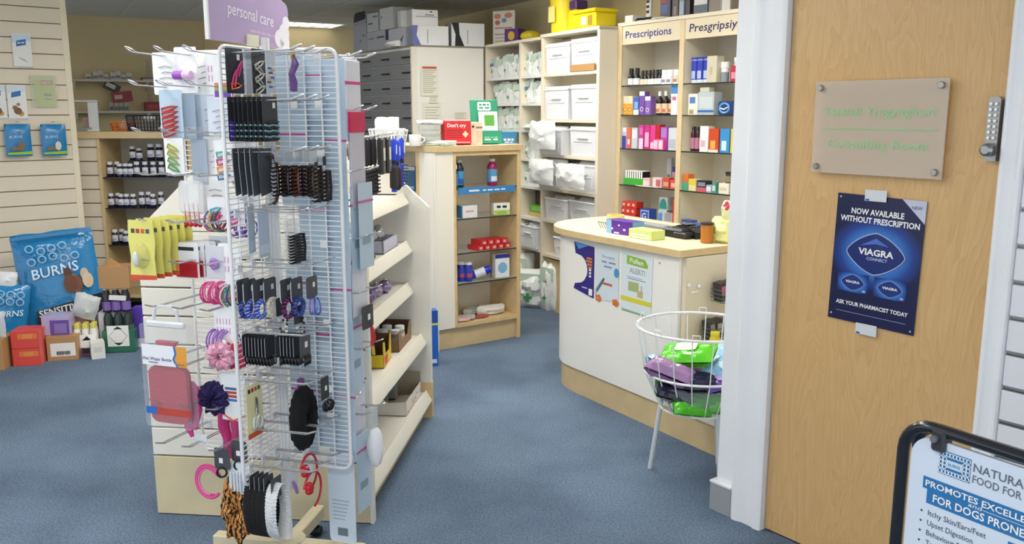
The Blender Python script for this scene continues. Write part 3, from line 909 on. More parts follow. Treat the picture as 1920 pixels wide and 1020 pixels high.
# --- left wing goods
def pincard(w=.098, h=.135, m=WCARD, n=4):
    g = G()
    for i in range(n): g.tube([(-.024 + .012 * (i % 2), -.003, -.035 - i * .018), (.0, -.004, -.030 - i * .018), (.026, -.003, -.034 - i * .017)], .0014, mat('#8d9094', .3, metal=.6), 4)
    return [('card', card(w, h, m), []), ('hairpins', g, [])]
KINDS['pins_white'] = [lambda: pincard(), None]
KINDS['pins_blue'] = [lambda: pincard(.09, .125, mat('#dfe8f2', .5), 5), None]
@kind('purple_roll')
def _():
    return [('card', card(.085, .145, WCARD), []), ('roll', G().cyl((-.036, -.012, -.075), (.0, -.012, -.075), .014, mat('#a25cc0', .5), 12), []), ('roll_end', G().cyl((.0, -.012, -.075), (.028, -.012, -.075), .014, mat('#ecc6e6', .5), 12), [])]
@kind('white_pinkprint')
def _():
    c = card(.08, .135, WCARD); rn = random.Random(9)
    for i in range(10): c.fr(-.03 + .012 * (i % 5), -.05 - .03 * (i // 5), -.026 + .012 * (i % 5), -.03 - .03 * (i // 5), -.0006, mat(['#e6a8c4', '#c8a0d8'][i % 2], .5))
    return [('card', c, [])]
@kind('white_rainbow')
def _():
    c = card(.075, .135, WCARD); c.fr(-.035, -.115, .035, -.095, -.0006, mat('#7a4fae', .5)); c.fr(-.035, -.095, .035, -.085, -.0006, mat('#9ab35a', .5)); c.fr(-.035, -.085, .035, -.07, -.0006, mat('#e08a6a', .5))
    return [('card', c, [])]
@kind('red_clips_blue')
def _():
    out = [('card', card(.088, .155, LBLUE), [])]
    for i in range(6): out.append(('clip', vclip(-.002, -.045 - i * .016, .062, .012, mat('#c2372f', .45), 12), []))
    return out
@kind('green_clips')
def _():
    out = [('card', card(.075, .13, WCARD), [])]
    for i, cc in enumerate(('#b6b83a', '#a8b048', '#7ca85a', '#5f9a54')): out.append(('clip', vclip(0, -.03 - i * .022, .045, .013, mat(cc, .45), -25), []))
    return out
@kind('multi_clips')
def _():
    out = [('card', card(.075, .13, WCARD), [])]
    for i, cc in enumerate(('#5fb8b0', '#d83a86', '#ecaa5a', '#3f7fc0')): out.append(('clip', vclip(0, -.03 - i * .024, .048, .016, mat(cc, .45), 10), []))
    return out
@kind('grey_pack')
def _(): return [('pack', G().box((0, .0, -.06), (.062, .004, .15), mat('#b9c8d8', .3), .0015), [('label_strip', G().fr(-.028, -.125, .028, -.095, -.0026, mat('#d2dbe4', .5)))])]
@kind('bead_bag')
def _():
    out = [('bag', G().box((0, .002, -.04), (.095, .03, .11), mat('#eef0f4', .15, alpha=.5), .01), [])]
    g = G(); 
    for i in range(4): 
        x = -.028 + i * .018; g.cyl((x, -.004, -.06), (x + .004, -.004, -.125), .0022, mat('#d86a86', .4), 5); g.ball((x + .004, -.004, -.13), .0085, mat('#c8203f', .35), 8, 6)
    out.append(('bobbles', g, []))
    return out
def clipcard(m):
    return [('card', card(.07, .085, mat('#f1eff5', .5)), []), ('clip', vclip(0, -.028, .042, .015, m, 20), []), ('clip', vclip(.002, -.052, .042, .015, PINK if m is not PUR else m, 20), [])]
KINDS['clip_teal'] = [lambda: clipcard(mat('#58b4c4', .4)), None]
KINDS['clip_purple'] = [lambda: clipcard(mat('#6a5fb4', .4)), None]
def ties(cols, R=.030, n=7, sd_=1):
    rn = random.Random(sd_); out = [('card', card(.07, .05, WCARD), [])]
    for i in range(n): out.append(('hair_tie', ring((-.03 + .06 * i / (n - 1), -.004 - .002 * (i % 2), -.055 + rn.uniform(-.004, .004)), R, .003, mat(cols[i % len(cols)], .45), 1.15 + rn.uniform(-.2, .2), 14, 5, 1.15), []))
    return out
KINDS['ties_multi'] = [lambda: ties(['#d2547e', '#3d5fae', '#e0c64a', '#8a3f6a', '#3f8a6a', '#5a3a4a']), None]
KINDS['ties_purple'] = [lambda: ties(['#8a5cc0', '#a07ad4', '#7448a8'], .026, 6, 2), None]
KINDS['ties_pink'] = [lambda: ties(['#e0458e', '#d8327a', '#ec78ac'], .030, 7, 3), None]
KINDS['ties_bright'] = [lambda: ties(['#d43a78', '#e8e0e4', '#3a9a54', '#3a4aa8', '#58b060'], .032, 7, 4), None]
KINDS['ties_lilac'] = [lambda: ties(['#a070c4', '#8d5cb8', '#b48ad4'], .034, 7, 5), None]
@kind('yellow_spool')
def _():
    pts = [(-.048, .02), (.048, .02), (.052, -.05), (.046, -.10), (.05, -.172), (-.054, -.178), (-.046, -.10), (-.052, -.05)]
    c = G().prism(pts, 0, .002, YEL, 'y'); c.poly([(.0495, -.158), (.05, -.172), (-.054, -.178), (-.052, -.160)], -.0006, mat('#d8502e', .5))
    for i, cc in enumerate(('#444444', '#b0382e', '#d0602a', '#555555')): c.fr(-.038 + i * .019, -.022, -.024 + i * .019, -.008, -.0006, mat(cc, .5))
    return [('card', c, []), ('blister', G().ball((-.002, -.004, -.095), (.030, .012, .042), mat('#e6df8a', .15, alpha=.5), 10, 7), []), ('spool', G().ball((-.016, -.012, -.105), (.012, .010, .026), mat('#d9dde0', .25), 10, 7), [])]
@kind('red_comb')
def _():
    g = G().box((0, -.003, -.052), (.085, .004, .010), RED, .001)
    for i in range(20): g.box((-.040 + i * .0042, -.003, -.078), (.0022, .003, .046), RED)
    return [('card', card(.095, .12, mat('#eef1f4', .5)), [('card_print', G().fr(-.03, -.012, .03, .0, -.0006, mat('#2b2c33', .5)))]), ('comb', g, [])]
@kind('lilac_charm')
def _(): return [('pouch', G().box((0, 0, -.045), (.07, .004, .11), mat('#e6eaf2', .3, alpha=.75), .001), []), ('charm', scrunch((0, -.005, -.05), .012, .007, mat('#b483d0', .5), 5), [])]
@kind('scr_pink')
def _(): return [('scrunchie', scrunch((0, -.01, -.04), .032, .020, mat('#eca6bc', .7, var=.4, vscale=90), 9, sq=.9), []), ('tag', card(.03, .03, WCARD), [])]
@kind('scr_deep')
def _(): return [('scrunchie', scrunch((0, -.01, -.04), .032, .019, mat('#c8345e', .7), 9, sq=.9, sd_=3), []), ('tag', card(.03, .03, WCARD), [])]
@kind('scr_navy')
def _(): return [('scrunchie', scrunch((0, -.01, -.05), .030, .026, mat('#241a52', .85, var=.9, vscale=130), 10, sd_=6), []), ('tag', card(.04, .04, WCARD), [])]
@kind('pink_turban')
def _():
    return [('towel_band', G().tube([(.0, 0, 0), (-.022, -.006, -.03), (-.026, -.006, -.075), (-.012, -.006, -.12), (-.018, -.006, -.155), (-.004, -.006, -.19)], [.012, .022, .020, .016, .014, .006], mat('#e0458e', .85, bump=.6, bscale=80), 9), []), ('towel_loop', G().tube([(.0, 0, 0), (.02, -.006, -.025), (.024, -.006, -.09), (.008, -.006, -.16)], [.010, .018, .016, .010], mat('#e25798', .85, bump=.6, bscale=80), 9), []), ('tag', G().box((.03, -.008, -.19), (.05, .002, .03), mat('#eef1f4', .5), .002), [])]
@kind('flag_pack')
def _():
    c = G().box((0, .002, -.07), (.092, .010, .165), mat('#eef2f5', .35), .004)
    for i, cc in enumerate(('#4c6a94', '#b6463c', '#a84a3e', '#4a74b4')): c.fr(-.026 + .002 * i, -.045 - i * .013, .026 + .002 * i, -.036 - i * .013, -.0036, mat(cc, .5))
    return [('pack', c, []), ('orange_band', G().tube([(-.046, -.004, -.128), (0, -.005, -.150), (.046, -.004, -.128)], .003, mat('#e2622e', .5), 5), [])]
@kind('pink_bands')
def _():
    out = []
    for i in range(4): out.append(('hairband', hairband(mat(['#e0458e', '#ec6aa6', '#d83a80', '#e887b4'][i], .4), 20 + i * 6, 330 - i * 14, .052 - .004 * i, .0045), []))
    return out
@kind('tiger')
def _():
    m = bpy.data.materials.new('mat_tiger'); m.use_nodes = True; nt = m.node_tree; b = nt.nodes['Principled BSDF']; b.inputs['Roughness'].default_value = .8
    tc = nt.nodes.new('ShaderNodeTexCoord'); w = nt.nodes.new('ShaderNodeTexWave'); w.inputs['Scale'].default_value = 26; w.inputs['Distortion'].default_value = 5; w.inputs['Detail'].default_value = 2; w.inputs['Detail Scale'].default_value = 2.5; w.bands_direction = 'X'
    r = nt.nodes.new('ShaderNodeValToRGB'); r.color_ramp.interpolation = 'CONSTANT'; r.color_ramp.elements[0].color = rgb('#1d130e'); r.color_ramp.elements[1].position = .42; r.color_ramp.elements[1].color = rgb('#d9974e')
    nt.links.new(tc.outputs['Object'], w.inputs['Vector']); nt.links.new(w.outputs['Fac'], r.inputs['Fac']); nt.links.new(r.outputs['Color'], b.inputs['Base Color'])
    return [('scarf', scrunch((0, -.006, -.10), .032, .024, m, 7, sq=2.1, sd_=2), []), ('tag', card(.04, .05, WCARD), [])]
@kind('dark_tag')
def _(): return [('card', card(.062, .075, CARDG, .010), [('price_sticker', sticker(G(), -.004, -.03, .015))]), ('bobbles', ring((0, -.005, -.07), .016, .004, BLACK, .4), [])]
@kind('white_pegs')
def _():
    g = G()
    for i in range(6): g.box((-.03 + i * .012, -.006, -.05), (.007, .012, .07), mat('#dfe6ee', .4), .002)
    return [('card', card(.09, .11, mat('#dfe6ee', .5)), []), ('pegs', g, [])]
# --- right wing goods
@kind('pink_top_pouch')
def _(): return [('pouch', G().box((0, .0, -.11), (.10, .006, .26), mat('#dfe4ee', .3, alpha=.85), .002), []), ('header_card', G().box((0, -.001, .0), (.102, .008, .03), mat('#d8226a', .5), .001), [])]
@kind('white_pouch')
def _(): return [('pouch', G().box((0, .0, -.12), (.10, .006, .27), mat('#e9eaf2', .3, alpha=.9), .002), [('pink_band', G().box((0, 0, -.06), (.102, .007, .012), mat('#d0458c', .5), .001))])]
@kind('pink_deep_header')
def _(): return [('pouch', G().box((0, .0, -.16), (.10, .006, .29), mat('#d3d0dc', .3, alpha=.9), .002), []), ('header_card', G().box((0, -.001, -.01), (.104, .010, .07), mat('#d8185a', .5), .001), [])]
@kind('blue_back')
def _(): 
    return [('card', card(.105, .30, mat('#c3d6e4', .5), .004), [('card_print', G().fr(-.03, -.20, .03, -.17, -.0006, mat('#93a5b4', .5)))]), ('pink_band', G().box((0, .0, -.05), (.107, .004, .008), mat('#d060a0', .5)), [])]
@kind('blue_back_plain')
def _(): return [('card', card(.11, .26, mat('#bccfdf', .5), .004), [])]
@kind('grey_tag_red')
def _(): return [('card', card(.085, .085, mat('#33363c', .5), .010), [('price_sticker', sticker(G(), .008, -.03, .018))]), ('red_toggle', G().tube([(.02, -.004, -.07), (.028, -.006, -.11), (.016, -.004, -.14)], [.006, .010, .006], RED, 6), []), ('yellow_toggle', G().tube([(.024, -.004, -.14), (.03, -.004, -.175)], .006, mat('#d8b838', .5), 6), [])]
@kind('big_blue_card')
def _():
    c = card(.105, .34, mat('#d3e0ea', .35), .016); c.fr(-.02, -.30, .02, -.27, -.0006, mat('#6f7f8c', .5))
    for i in range(6): c.fr(-.038, -.17 - i * .014, .03 - .004 * i, -.165 - i * .014, -.0006, mat('#aebccb', .5))
    return [('card', c, []), ('inner_leaf', G().box((-.002, .004, -.07), (.085, .003, .15), mat('#bdd0e0', .5), .002), [])]
@kind('cotton')
def _():
    def fn(u, v):
        t = 2 * math.pi * u; p = math.pi * v
        k = 1 + .08 * math.sin(5 * t) * math.sin(3 * p)
        return (.03 * k * math.sin(p) * math.cos(t), .03 * k * math.sin(p) * math.sin(t), -.14 - .075 * k * math.cos(p) * -1)
    return [('net_bag', G().grid(fn, 12, 10, mat('#f2f3f4', .6), closeu=True), []), ('hang_tab', card(.05, .08, mat('#dfe4e8', .25, alpha=.6)), [])]
@kind('red_flat')
def _(): return [('card', card(.09, .16, mat('#d8dde4', .5)), [('red_print', G().fr(-.04, -.04, .04, -.01, -.0006, mat('#cc2038', .5)))])]

# ---- hang everything: right side of the near wing
A = STA
for z in (1.80, 1.655, 1.50, 1.315, 1.14, .925, .765, .60, .47):
    for s in (-.20, -.125, -.05): hook(A, s, z, .24)
gA = 'hair goods on the right side of the near wing'
hang('hair_clip_card', 'snap_pink', A, -.195, .02, 1.80, 'black card with two pink and one orange snap clips, top of near wing', 'hair clips', gA)
hang('clear_pouch', 'clear_pouch', A, -.155, .045, 1.80, 'small clear grey pouch between the two black clip cards on top', 'hair accessory', gA)
hang('hair_clip_card', 'snap_silver', A, -.15, .075, 1.80, 'black card with a zigzag of silver snap clips', 'hair clips', gA)
hang('clear_pouch', 'clear_pins', A, -.145, .115, 1.80, 'clear pouch of small coloured pins beside the silver clip card', 'hair accessory', gA)
hang('purple_ribbon', 'purple_twist', A, -.09, .16, 1.80, 'twisted purple ribbon hanging high on the near wing', 'ribbon', gA)
hang('slide_card', 'ridge_purple', A, -.19, .012, 1.655, 'black card of rippled purple slides', 'hair slides', gA)
for i, h in enumerate((.03, .045, .06, .078, .095, .112, .130)):
    hang('slide_card', 'ridge_teal', A, -.185, h, 1.655, ('black card of teal edged slides, %s from the purple slides' % ORD[i]), 'hair slides', gA)
for i, h in enumerate((.012, .034, .056, .075)):
    hang('comb_card', 'comb_card', A, -.185, h, 1.50, 'dark waisted comb card, %s in the row left of the banana comb' % ORD[i], 'comb card', gA)
hang('comb_card', 'banana_comb', A, -.175, .098, 1.50, 'dark card with a curved brown banana comb', 'hair comb', gA)
for i, (s, h, k) in enumerate(((-.15, .13, 'claw_tort'), (-.14, .16, 'claw_tort'), (-.13, .19, 'claw_brown'), (-.115, .21, 'claw_tort'), (-.12, .235, 'claw_tort'))):
    hang('claw_clip', k, A, s, h, 1.49, 'large tortoiseshell claw clip, %s from the banana comb' % ORD[i] if k == 'claw_tort' else 'large reddish brown claw clip amid the tortoiseshell ones', 'claw clip', gA)
hang('claw_clip', 'claw_black', A, -.07, .215, 1.47, 'narrow black toothed claw clip, left one of two', 'claw clip', gA)
hang('claw_clip', 'claw_black', A, -.035, .225, 1.47, 'narrow black toothed claw clip, right one of two', 'claw clip', gA)
hang('clear_pouch', 'grey_pack', A, -.17, .03, 1.315, 'tilted pale grey pack below the comb cards', 'hair accessory', gA, sway=15)
hang('clear_pouch', 'grey_pack', A, -.14, .055, 1.30, 'upright pale grey pack below the comb cards', 'hair accessory', gA)
hang('claw_clip', 'claw_black_bag', A, -.10, .15, 1.27, 'bulky black claw clip in a clear bag', 'claw clip', gA)
for i, (s, h, k, lab) in enumerate(((-.195, .006, 'coil_navy', 'dark card with a navy coil hair tie, hindmost of the coil row'), (-.195, .03, 'coil_blue', 'dark card with bright blue coil hair tie, left of two'), (-.185, .058, 'coil_blue', 'dark card with bright blue coil hair tie, right of two'), (-.15, .075, 'coil_gold', 'dark card with cream and gold coil hair tie'), (-.15, .135, 'coil_mag', 'dark card with a magenta and black coil hair tie'), (-.12, .155, 'coil_navy', 'dark card with a navy coil hair tie behind the magenta one'))):
    hang('coil_tie_card', k, A, s, h, 1.085, lab, 'hair tie', gA)
hang('jet_bead_card', 'jet_beads', A, -.14, .105, 1.02, 'dark card with strings of jet beads between the coil ties', 'hair accessory', gA)
hang('jet_bead_card', 'jet_beads', A, -.11, .15, .99, 'dark card with strings of jet beads under the magenta coil tie', 'hair accessory', gA)
hang('elastics_card', 'elastics_purple', A, -.11, .205, 1.09, 'dark card with thin purple and blue elastics', 'hair tie', gA)
n = 0
for i in range(8):
    hang('elastics_card', 'elastics_black', A, -.19, .008 + i * .012, .905, 'silver edged card of black elastics, %s in the left bunch' % ORD[i], 'hair tie', gA)
hang('elastics_card', 'elastics_black_front', A, -.17, .118, .905, 'dark card of black elastics with a white sticker, left of two', 'hair tie', gA)
for i in range(5):
    hang('elastics_card', 'elastics_black', A, -.17, .135 + i * .012, .91, 'silver edged card of black elastics, %s in the right bunch' % ORD[i], 'hair tie', gA)
hang('elastics_card', 'elastics_black_front', A, -.165, .205, .91, 'dark card of black elastics with a white sticker, right of two', 'hair tie', gA)
hang('scissors_card', 'scissors', A, -.185, .018, .735, 'cream card with small scissors and a red foot', 'scissors', gA)
hang('fluffy_scrunchie', 'fluffy', A, -.105, .145, .745, 'large fluffy black scrunchie with a purple tag', 'scrunchie', gA)
hang('bobble_card', 'bobble_card', A, -.105, .235, .755, 'small black card with black bobbles hanging alone', 'hair tie', gA)
hang('red_hairband', 'red_band', A, -.10, .15, .50, 'red hairband with a fabric flower, behind the other red one', 'hairband', gA)
hang('red_hairband', 'red_band', A, -.12, .175, .45, 'red hairband with a fabric flower, in front', 'hairband', gA)
hang('trinket_card', 'lilac_small', A, -.12, .11, .44, 'pale card with a lilac trinket by the white headwrap', 'hair accessory', gA)
for i, h in enumerate((.012, .03, .048, .066)):
    hang('headwrap', 'wrap_black', A, -.20, h, .43, 'black ribbed headwrap, %s from the left' % ORD[i], 'headwrap', gA)
hang('headwrap', 'wrap_white', A, -.205, .098, .43, 'white ribbed headwrap on a dark card', 'headwrap', gA)

# ---- front of the left wing (hooks towards the camera)
Bf = STB
for z in (1.80, 1.70, 1.555, 1.42, 1.27, 1.14, .99, .80, .66, .52):
    for s in (-.31, -.205, -.10): hook(Bf, s, z, .26)
gD = 'hair goods on the left wing'
hang('hairpin_card', 'pins_white', Bf, -.305, .20, 1.80, 'white card of grey hairpins, outermost at the top left', 'hairpins', gD)
hang('sponge_roller_card', 'purple_roll', Bf, -.225, .20, 1.815, 'white card with a purple and pink sponge roller', 'hair roller', gD)
for i, h in enumerate((.10, .14, .18)):
    hang('printed_card', 'white_pinkprint', Bf, -.125, h, 1.80, 'white card with faint pink print, %s in the top row' % ORD[2 - i], 'hair accessory', gD)
hang('printed_card', 'white_rainbow', Bf, -.085, .20, 1.785, 'white card with purple and green stripes by the near wing', 'hair accessory', gD)
for i, h in enumerate((.08, .12, .16)):
    hang('hairpin_card', 'pins_white', Bf, -.305, h, 1.80, 'white card of grey hairpins, %s behind the outermost' % ORD[2 - i], 'hairpins', gD)
for i, (s_, h_, z_) in enumerate(((-.175, .17, 1.80), (-.175, .15, 1.665), (-.165, .15, 1.53), (-.17, .16, 1.40), (-.055, .14, 1.79), (-.05, .15, 1.53), (-.05, .16, 1.41), (-.16, .12, 1.20), (-.10, .12, 1.08), (-.17, .10, 1.0))):
    hang('hairpin_card', 'pins_blue' if i % 3 == 1 else 'pins_white', Bf, s_, h_, z_, 'hairpin card tucked behind the front goods of the left wing, %s from the top' % ORD[(0, 2, 4, 6, 1, 3, 5, 7, 8, 9)[i]], 'hairpins', gD)
hang('red_clip_card', 'red_clips_blue', Bf, -.285, .21, 1.68, 'pale blue card with a column of red clips', 'hair clips', gD)
for i, h in enumerate((.12, .15, .18)):
    hang('blue_card', 'grey_pack', Bf, -.245, h, 1.67, 'blue grey pack behind the red clips, %s in the row' % ORD[2 - i], 'hair accessory', gD)
hang('hairpin_card', 'pins_blue', Bf, -.115, .19, 1.66, 'pale blue card with slanting rows of pins', 'hairpins', gD)
for i, h in enumerate((.12, .15)):
    hang('printed_card', 'white_pinkprint', Bf, -.08, h, 1.65, 'white card with faint pink print, %s in the second row' % ORD[1 - i], 'hair accessory', gD)
hang('green_clip_card', 'green_clips', Bf, -.285, .21, 1.535, 'white card with olive and green clips', 'hair clips', gD)
hang('blue_card', 'grey_pack', Bf, -.225, .16, 1.52, 'blue grey pack beside the green clips', 'hair accessory', gD)
hang('multi_clip_card', 'multi_clips', Bf, -.10, .20, 1.52, 'white card with teal, pink, orange and blue clips', 'hair clips', gD)
hang('scrunchie', 'scr_pink', Bf, -.075, .16, 1.48, 'pale pink scrunchie behind the multicoloured clips', 'scrunchie', gD)
hang('bead_bag', 'bead_bag', Bf, -.235, .20, 1.385, 'clear bag with red ball bobbles', 'hair tie', gD)
hang('clip_card', 'clip_teal', Bf, -.14, .20, 1.335, 'white card with teal and pink clips above the hair ties', 'hair clips', gD)
hang('clip_card', 'clip_purple', Bf, -.075, .19, 1.325, 'white card with purple clips by the near wing', 'hair clips', gD)
hang('hair_ties', 'ties_multi', Bf, -.145, .18, 1.325, 'bunch of mixed colour hair ties', 'hair tie', gD)
hang('hair_ties', 'ties_purple', Bf, -.07, .16, 1.30, 'bunch of purple hair ties by the near wing', 'hair tie', gD)
for i in range(6):
    hang('thread_card', 'yellow_spool', Bf, -.325 + i * .004, .30 - i * .032, 1.262, ('front yellow card with a silver spool blister' if i == 0 else 'yellow spool card, %s behind the front one' % ORD[i - 1]), 'sewing card', gD)
for i in range(6):
    hang('comb_card', 'red_comb', Bf, -.235 + i * .008, .20 - i * .02, 1.185, ('front card with a red plastic comb' if i == 0 else 'card with a red plastic comb, %s behind the front one' % ORD[i - 1]), 'comb', gD)
hang('charm_pouch', 'lilac_charm', Bf, -.125, .20, 1.185, 'clear pouch with a lilac charm beside the red combs', 'hair accessory', gD)
hang('printed_card', 'white_pinkprint', Bf, -.07, .20, 1.19, 'white card with faint pink print right of the red combs', 'hair accessory', gD)
hang('hair_ties', 'ties_pink', Bf, -.125, .20, 1.095, 'bunch of pink hair ties', 'hair tie', gD)
hang('hair_ties', 'ties_bright', Bf, -.06, .19, 1.085, 'bunch of pink, white and green hair ties', 'hair tie', gD)
hang('printed_card', 'white_pinkprint', Bf, -.095, .21, .985, 'white card above the lilac hair ties', 'hair accessory', gD)
hang('hair_ties', 'ties_lilac', Bf, -.11, .20, .93, 'bunch of lilac hair ties', 'hair tie', gD)
hang('scrunchie', 'scr_pink', Bf, -.095, .23, .875, 'pale pink patterned scrunchie in the lower left row', 'scrunchie', gD)
hang('scrunchie', 'scr_deep', Bf, -.06, .20, .87, 'deep pink scrunchie beside the pale pink one', 'scrunchie', gD)
hang('scrunchie', 'scr_navy', Bf, -.135, .22, .735, 'navy scrunchie with pink flecks', 'scrunchie', gD)
hang('towel_headband', 'pink_turban', Bf, -.235, .22, .725, 'pink towelling headband with a pale tag', 'headband', gD)
hang('flag_pack', 'flag_pack', Bf, -.065, .23, .765, 'white pack with red and blue stripes and an orange band', 'hair accessory', gD)
hang('towel_headband', 'pink_turban', Bf, -.16, .12, .62, 'deep pink towelling headband behind the navy scrunchie', 'headband', gD)
hang('pink_hairbands', 'pink_bands', Bf, -.185, .22, .455, 'set of thin pink hairbands', 'hairband', gD)
hang('dark_tag_card', 'dark_tag', Bf, -.115, .24, .50, 'dark rounded tag with a sticker, left of two', 'hair tie', gD)
hang('dark_tag_card', 'dark_tag', Bf, -.06, .22, .525, 'dark rounded tag with a sticker, right of two', 'hair tie', gD)
hang('peg_card', 'white_pegs', Bf, -.055, .23, .45, 'pale card of white pegs beside the tiger scarf', 'hair clips', gD)
hang('tiger_scarf', 'tiger', Bf, -.085, .21, .385, 'orange and black tiger striped scarf', 'scarf', gD)

# ---- front of the right wing (few), behind the right wing, and the rear wing
for z in (1.80, 1.655, 1.50, 1.20, .93, .70, .60):
    for s in (.10, .19): hook(Bf, s, z, .20, 180)
gB = 'pale cards behind the right wing'
for r, z in enumerate((1.80, 1.60, 1.36, 1.10, .93, .72)):
    for c, s in enumerate((.07, .125, .20)):
        if r == 2 and c == 0: continue
        hang('pale_card', 'blue_back' if (r + c) % 2 else 'blue_back_plain', Bf, s + .004, .03 + .012 * c, z - .01 * c, 'pale blue card back behind the right wing, %s row, %s column' % (ORD[r], ORD[c]), 'hair accessory', gB, flip=180)
hang('red_print_card', 'red_flat', Bf, .15, .10, 1.17, 'pale card with bold red print behind the right wing', 'hair accessory', gB, flip=180)
hang('red_print_card', 'red_flat', Bf, .09, .08, 1.20, 'pale card with bold red print nearer the pole', 'hair accessory', gB, flip=180)
Cw = STA
for z in (1.80, 1.625, 1.42, 1.19, 1.0, .80, .56):
    for s in (.12, .22): hook(Cw, s, z, .27)
gC = 'packs on the rear wing'
for i, (s, h, z, k, lab) in enumerate(((.215, .18, 1.80, 'white_pouch', 'white pouch with a pink band, hindmost at the top of the rear wing'), (.20, .20, 1.79, 'white_pouch', 'white pouch with a pink band, middle one at the top of the rear wing'), (.18, .22, 1.78, 'white_pouch', 'white pouch with a pink band, foremost at the top of the rear wing'), (.17, .235, 1.60, 'pink_deep_header', 'pale pouch with a deep pink header, front of two'), (.20, .215, 1.60, 'pink_deep_header', 'pale pouch with a deep pink header, rear of two'), (.19, .25, 1.37, 'blue_back', 'pale blue pouch with a magenta band, hindmost on the rear wing'), (.16, .235, 1.36, 'blue_back', 'pale blue pouch with a magenta band, second on the rear wing'), (.17, .225, 1.17, 'white_pouch', 'white pouch with a pink band at waist height, front of two'), (.20, .20, 1.18, 'white_pouch', 'white pouch with a pink band at waist height, rear of two'), (.17, .205, .92, 'blue_back', 'pale blue pouch with magenta band low on the rear wing'), (.20, .19, .70, 'white_pouch', 'white pouch with a pink band lowest on the rear wing'))):
    hang('hanging_pouch', k, Cw, s, h, z, lab, 'hair accessory', gC)
hang('tag_card', 'grey_tag_red', Cw, .19, .245, .935, 'dark square tag with red and yellow toggles', 'hair accessory', gC)
hang('long_card', 'big_blue_card', Bf, .205, -.03, .44, 'long pale blue card with a barcode hanging near the floor', 'hair accessory', gC)
hang('cotton_bag', 'cotton', Cw, .20, .255, .555, 'white net bag of cotton balls by the gondola end', 'cotton bag', gC)
hang('long_card', 'blue_back', Cw, .18, .215, .46, 'long pale blue card behind the barcode card', 'hair accessory', gC)

# ---- hot water bottle in its clear bag, hanging from a hook on the gondola end
hw = thing('hot_water_bottle', 'pinkish red hot water bottle in a clear printed bag with a handle', 'hot water bottle', STB.w(-.275, -.23, .985), STB.rz, rx=0)
pk = G().prism(rrect(.185, -.40, -.045, .012), -.018, .018, mat('#e4e8ee', .1, alpha=.16), 'y').obj('bag', hw)
hd = G().tube([(-.05, 0, -.045), (-.04, 0, .0), (-.025, 0, .012), (.03, 0, .012), (.045, 0, 0), (.05, 0, -.045)], .006, mat('#eef2f6', .25, alpha=.8), 6); hd.box((0, 0, -.048), (.15, .02, .022), mat('#eef2f6', .25, alpha=.8), .005); hd.obj('handle', hw)
RB = mat('#b83a48', .5, bump=.3, bscale=90)
G().prism(rrect(.15, -.385, -.19, .03), -.012, .012, RB, 'y').obj('bottle_body', hw)
G().prism([(-.055, -.195), (.055, -.195), (.026, -.16), (.026, -.125), (.04, -.105), (-.04, -.105), (-.026, -.125), (-.026, -.16)], -.010, .010, RB, 'y').obj('bottle_neck', hw)
ph = G().fr(-.088, -.185, .088, -.115, -.0185, mat('#f0f1f6', .5))
for q in ([(.045, -.115), (.05, -.14), (.088, -.14), (.088, -.115)], [(.05, -.14), (.04, -.16), (.088, -.16), (.088, -.14)], [(.04, -.16), (.055, -.185), (.088, -.185), (.088, -.16)]): ph.poly(q[::-1], -.0189, mat('#e8a23c', .5))
for q in ([(.037, -.115), (.045, -.115), (.05, -.14), (.042, -.14)], [(.042, -.14), (.05, -.14), (.04, -.16), (.032, -.16)], [(.032, -.16), (.04, -.16), (.055, -.185), (.047, -.185)]): ph.poly(q, -.0192, mat('#3a6fc0', .5))
ph.text('Hot Water Bottle', -.028, -.168, .011, mat('#3a4a90', .5), -.0194, 'c', .008)
ph.obj('printed_band', hw)
G().fr(-.088, -.355, -.045, -.33, -.0186, mat('#2f6fc4', .5)).obj('blue_label', hw)
G().fr(-.045, -.355, .09, -.332, -.0186, mat('#d8503a', .5, alpha=.7)).obj('red_label', hw)
# ================================================================ builders for packaged goods
_mc = {}
def cached(key, fn):
    if key not in _mc: _mc[key] = fn()
    return _mc[key]

def carton(name, label, cat, loc, rz, size, col, prints=(), texts=(), group=None, side=None, rx=0, ry=0, rough=.45, polys=()):
    """printed box, origin at base centre; prints = (x0,z0,x1,z1,colour) in fractions of the front"""
    w, d, h = size
    t = thing(name, label, cat, loc, rz, group, rx, ry)
    key = (size, col, tuple(prints), tuple(texts), side, rough, tuple(polys))
    def mk():
        b = G().box((0, 0, h / 2), (w, d, h), mat(col, rough), min(.0015, w * .03)).mesh('box')
        g = G(); y = -d / 2 - .0005
        for i, (x0, z0, x1, z1, c) in enumerate(prints):
            g.fr((x0 - .5) * w, z0 * h, (x1 - .5) * w, z1 * h, y - .00012 * i, mat(c, .45))
        for pts, c in polys:
            g.poly([((p[0] - .5) * w, p[1] * h) for p in pts], y - .0012, mat(c, .45))
        for s, x, z, hh, c in texts:
            if s == '~':
                g.marks((x - .5) * w, z * h, w * .6, hh * h, mat(c, .5), y - .0016, 2); continue
            g.text(s, (x - .5) * w, z * h, hh * h, mat(c, .5), y - .0016, 'c', .01)
        if side:
            g.quad([(w / 2 + .0005, -d / 2, 0), (w / 2 + .0005, d / 2, 0), (w / 2 + .0005, d / 2, h), (w / 2 + .0005, -d / 2, h)], mat(side, .45))
            g.quad([(-w / 2 - .0005, d / 2, 0), (-w / 2 - .0005, -d / 2, 0), (-w / 2 - .0005, -d / 2, h), (-w / 2 - .0005, d / 2, h)], mat(side, .45))
        return b, (g.mesh('print', 0) if g.f else None)
    b, p = cached(key, mk)
    o = link('box', b, t)
    if p: link('printed_design', p, o)
    return t

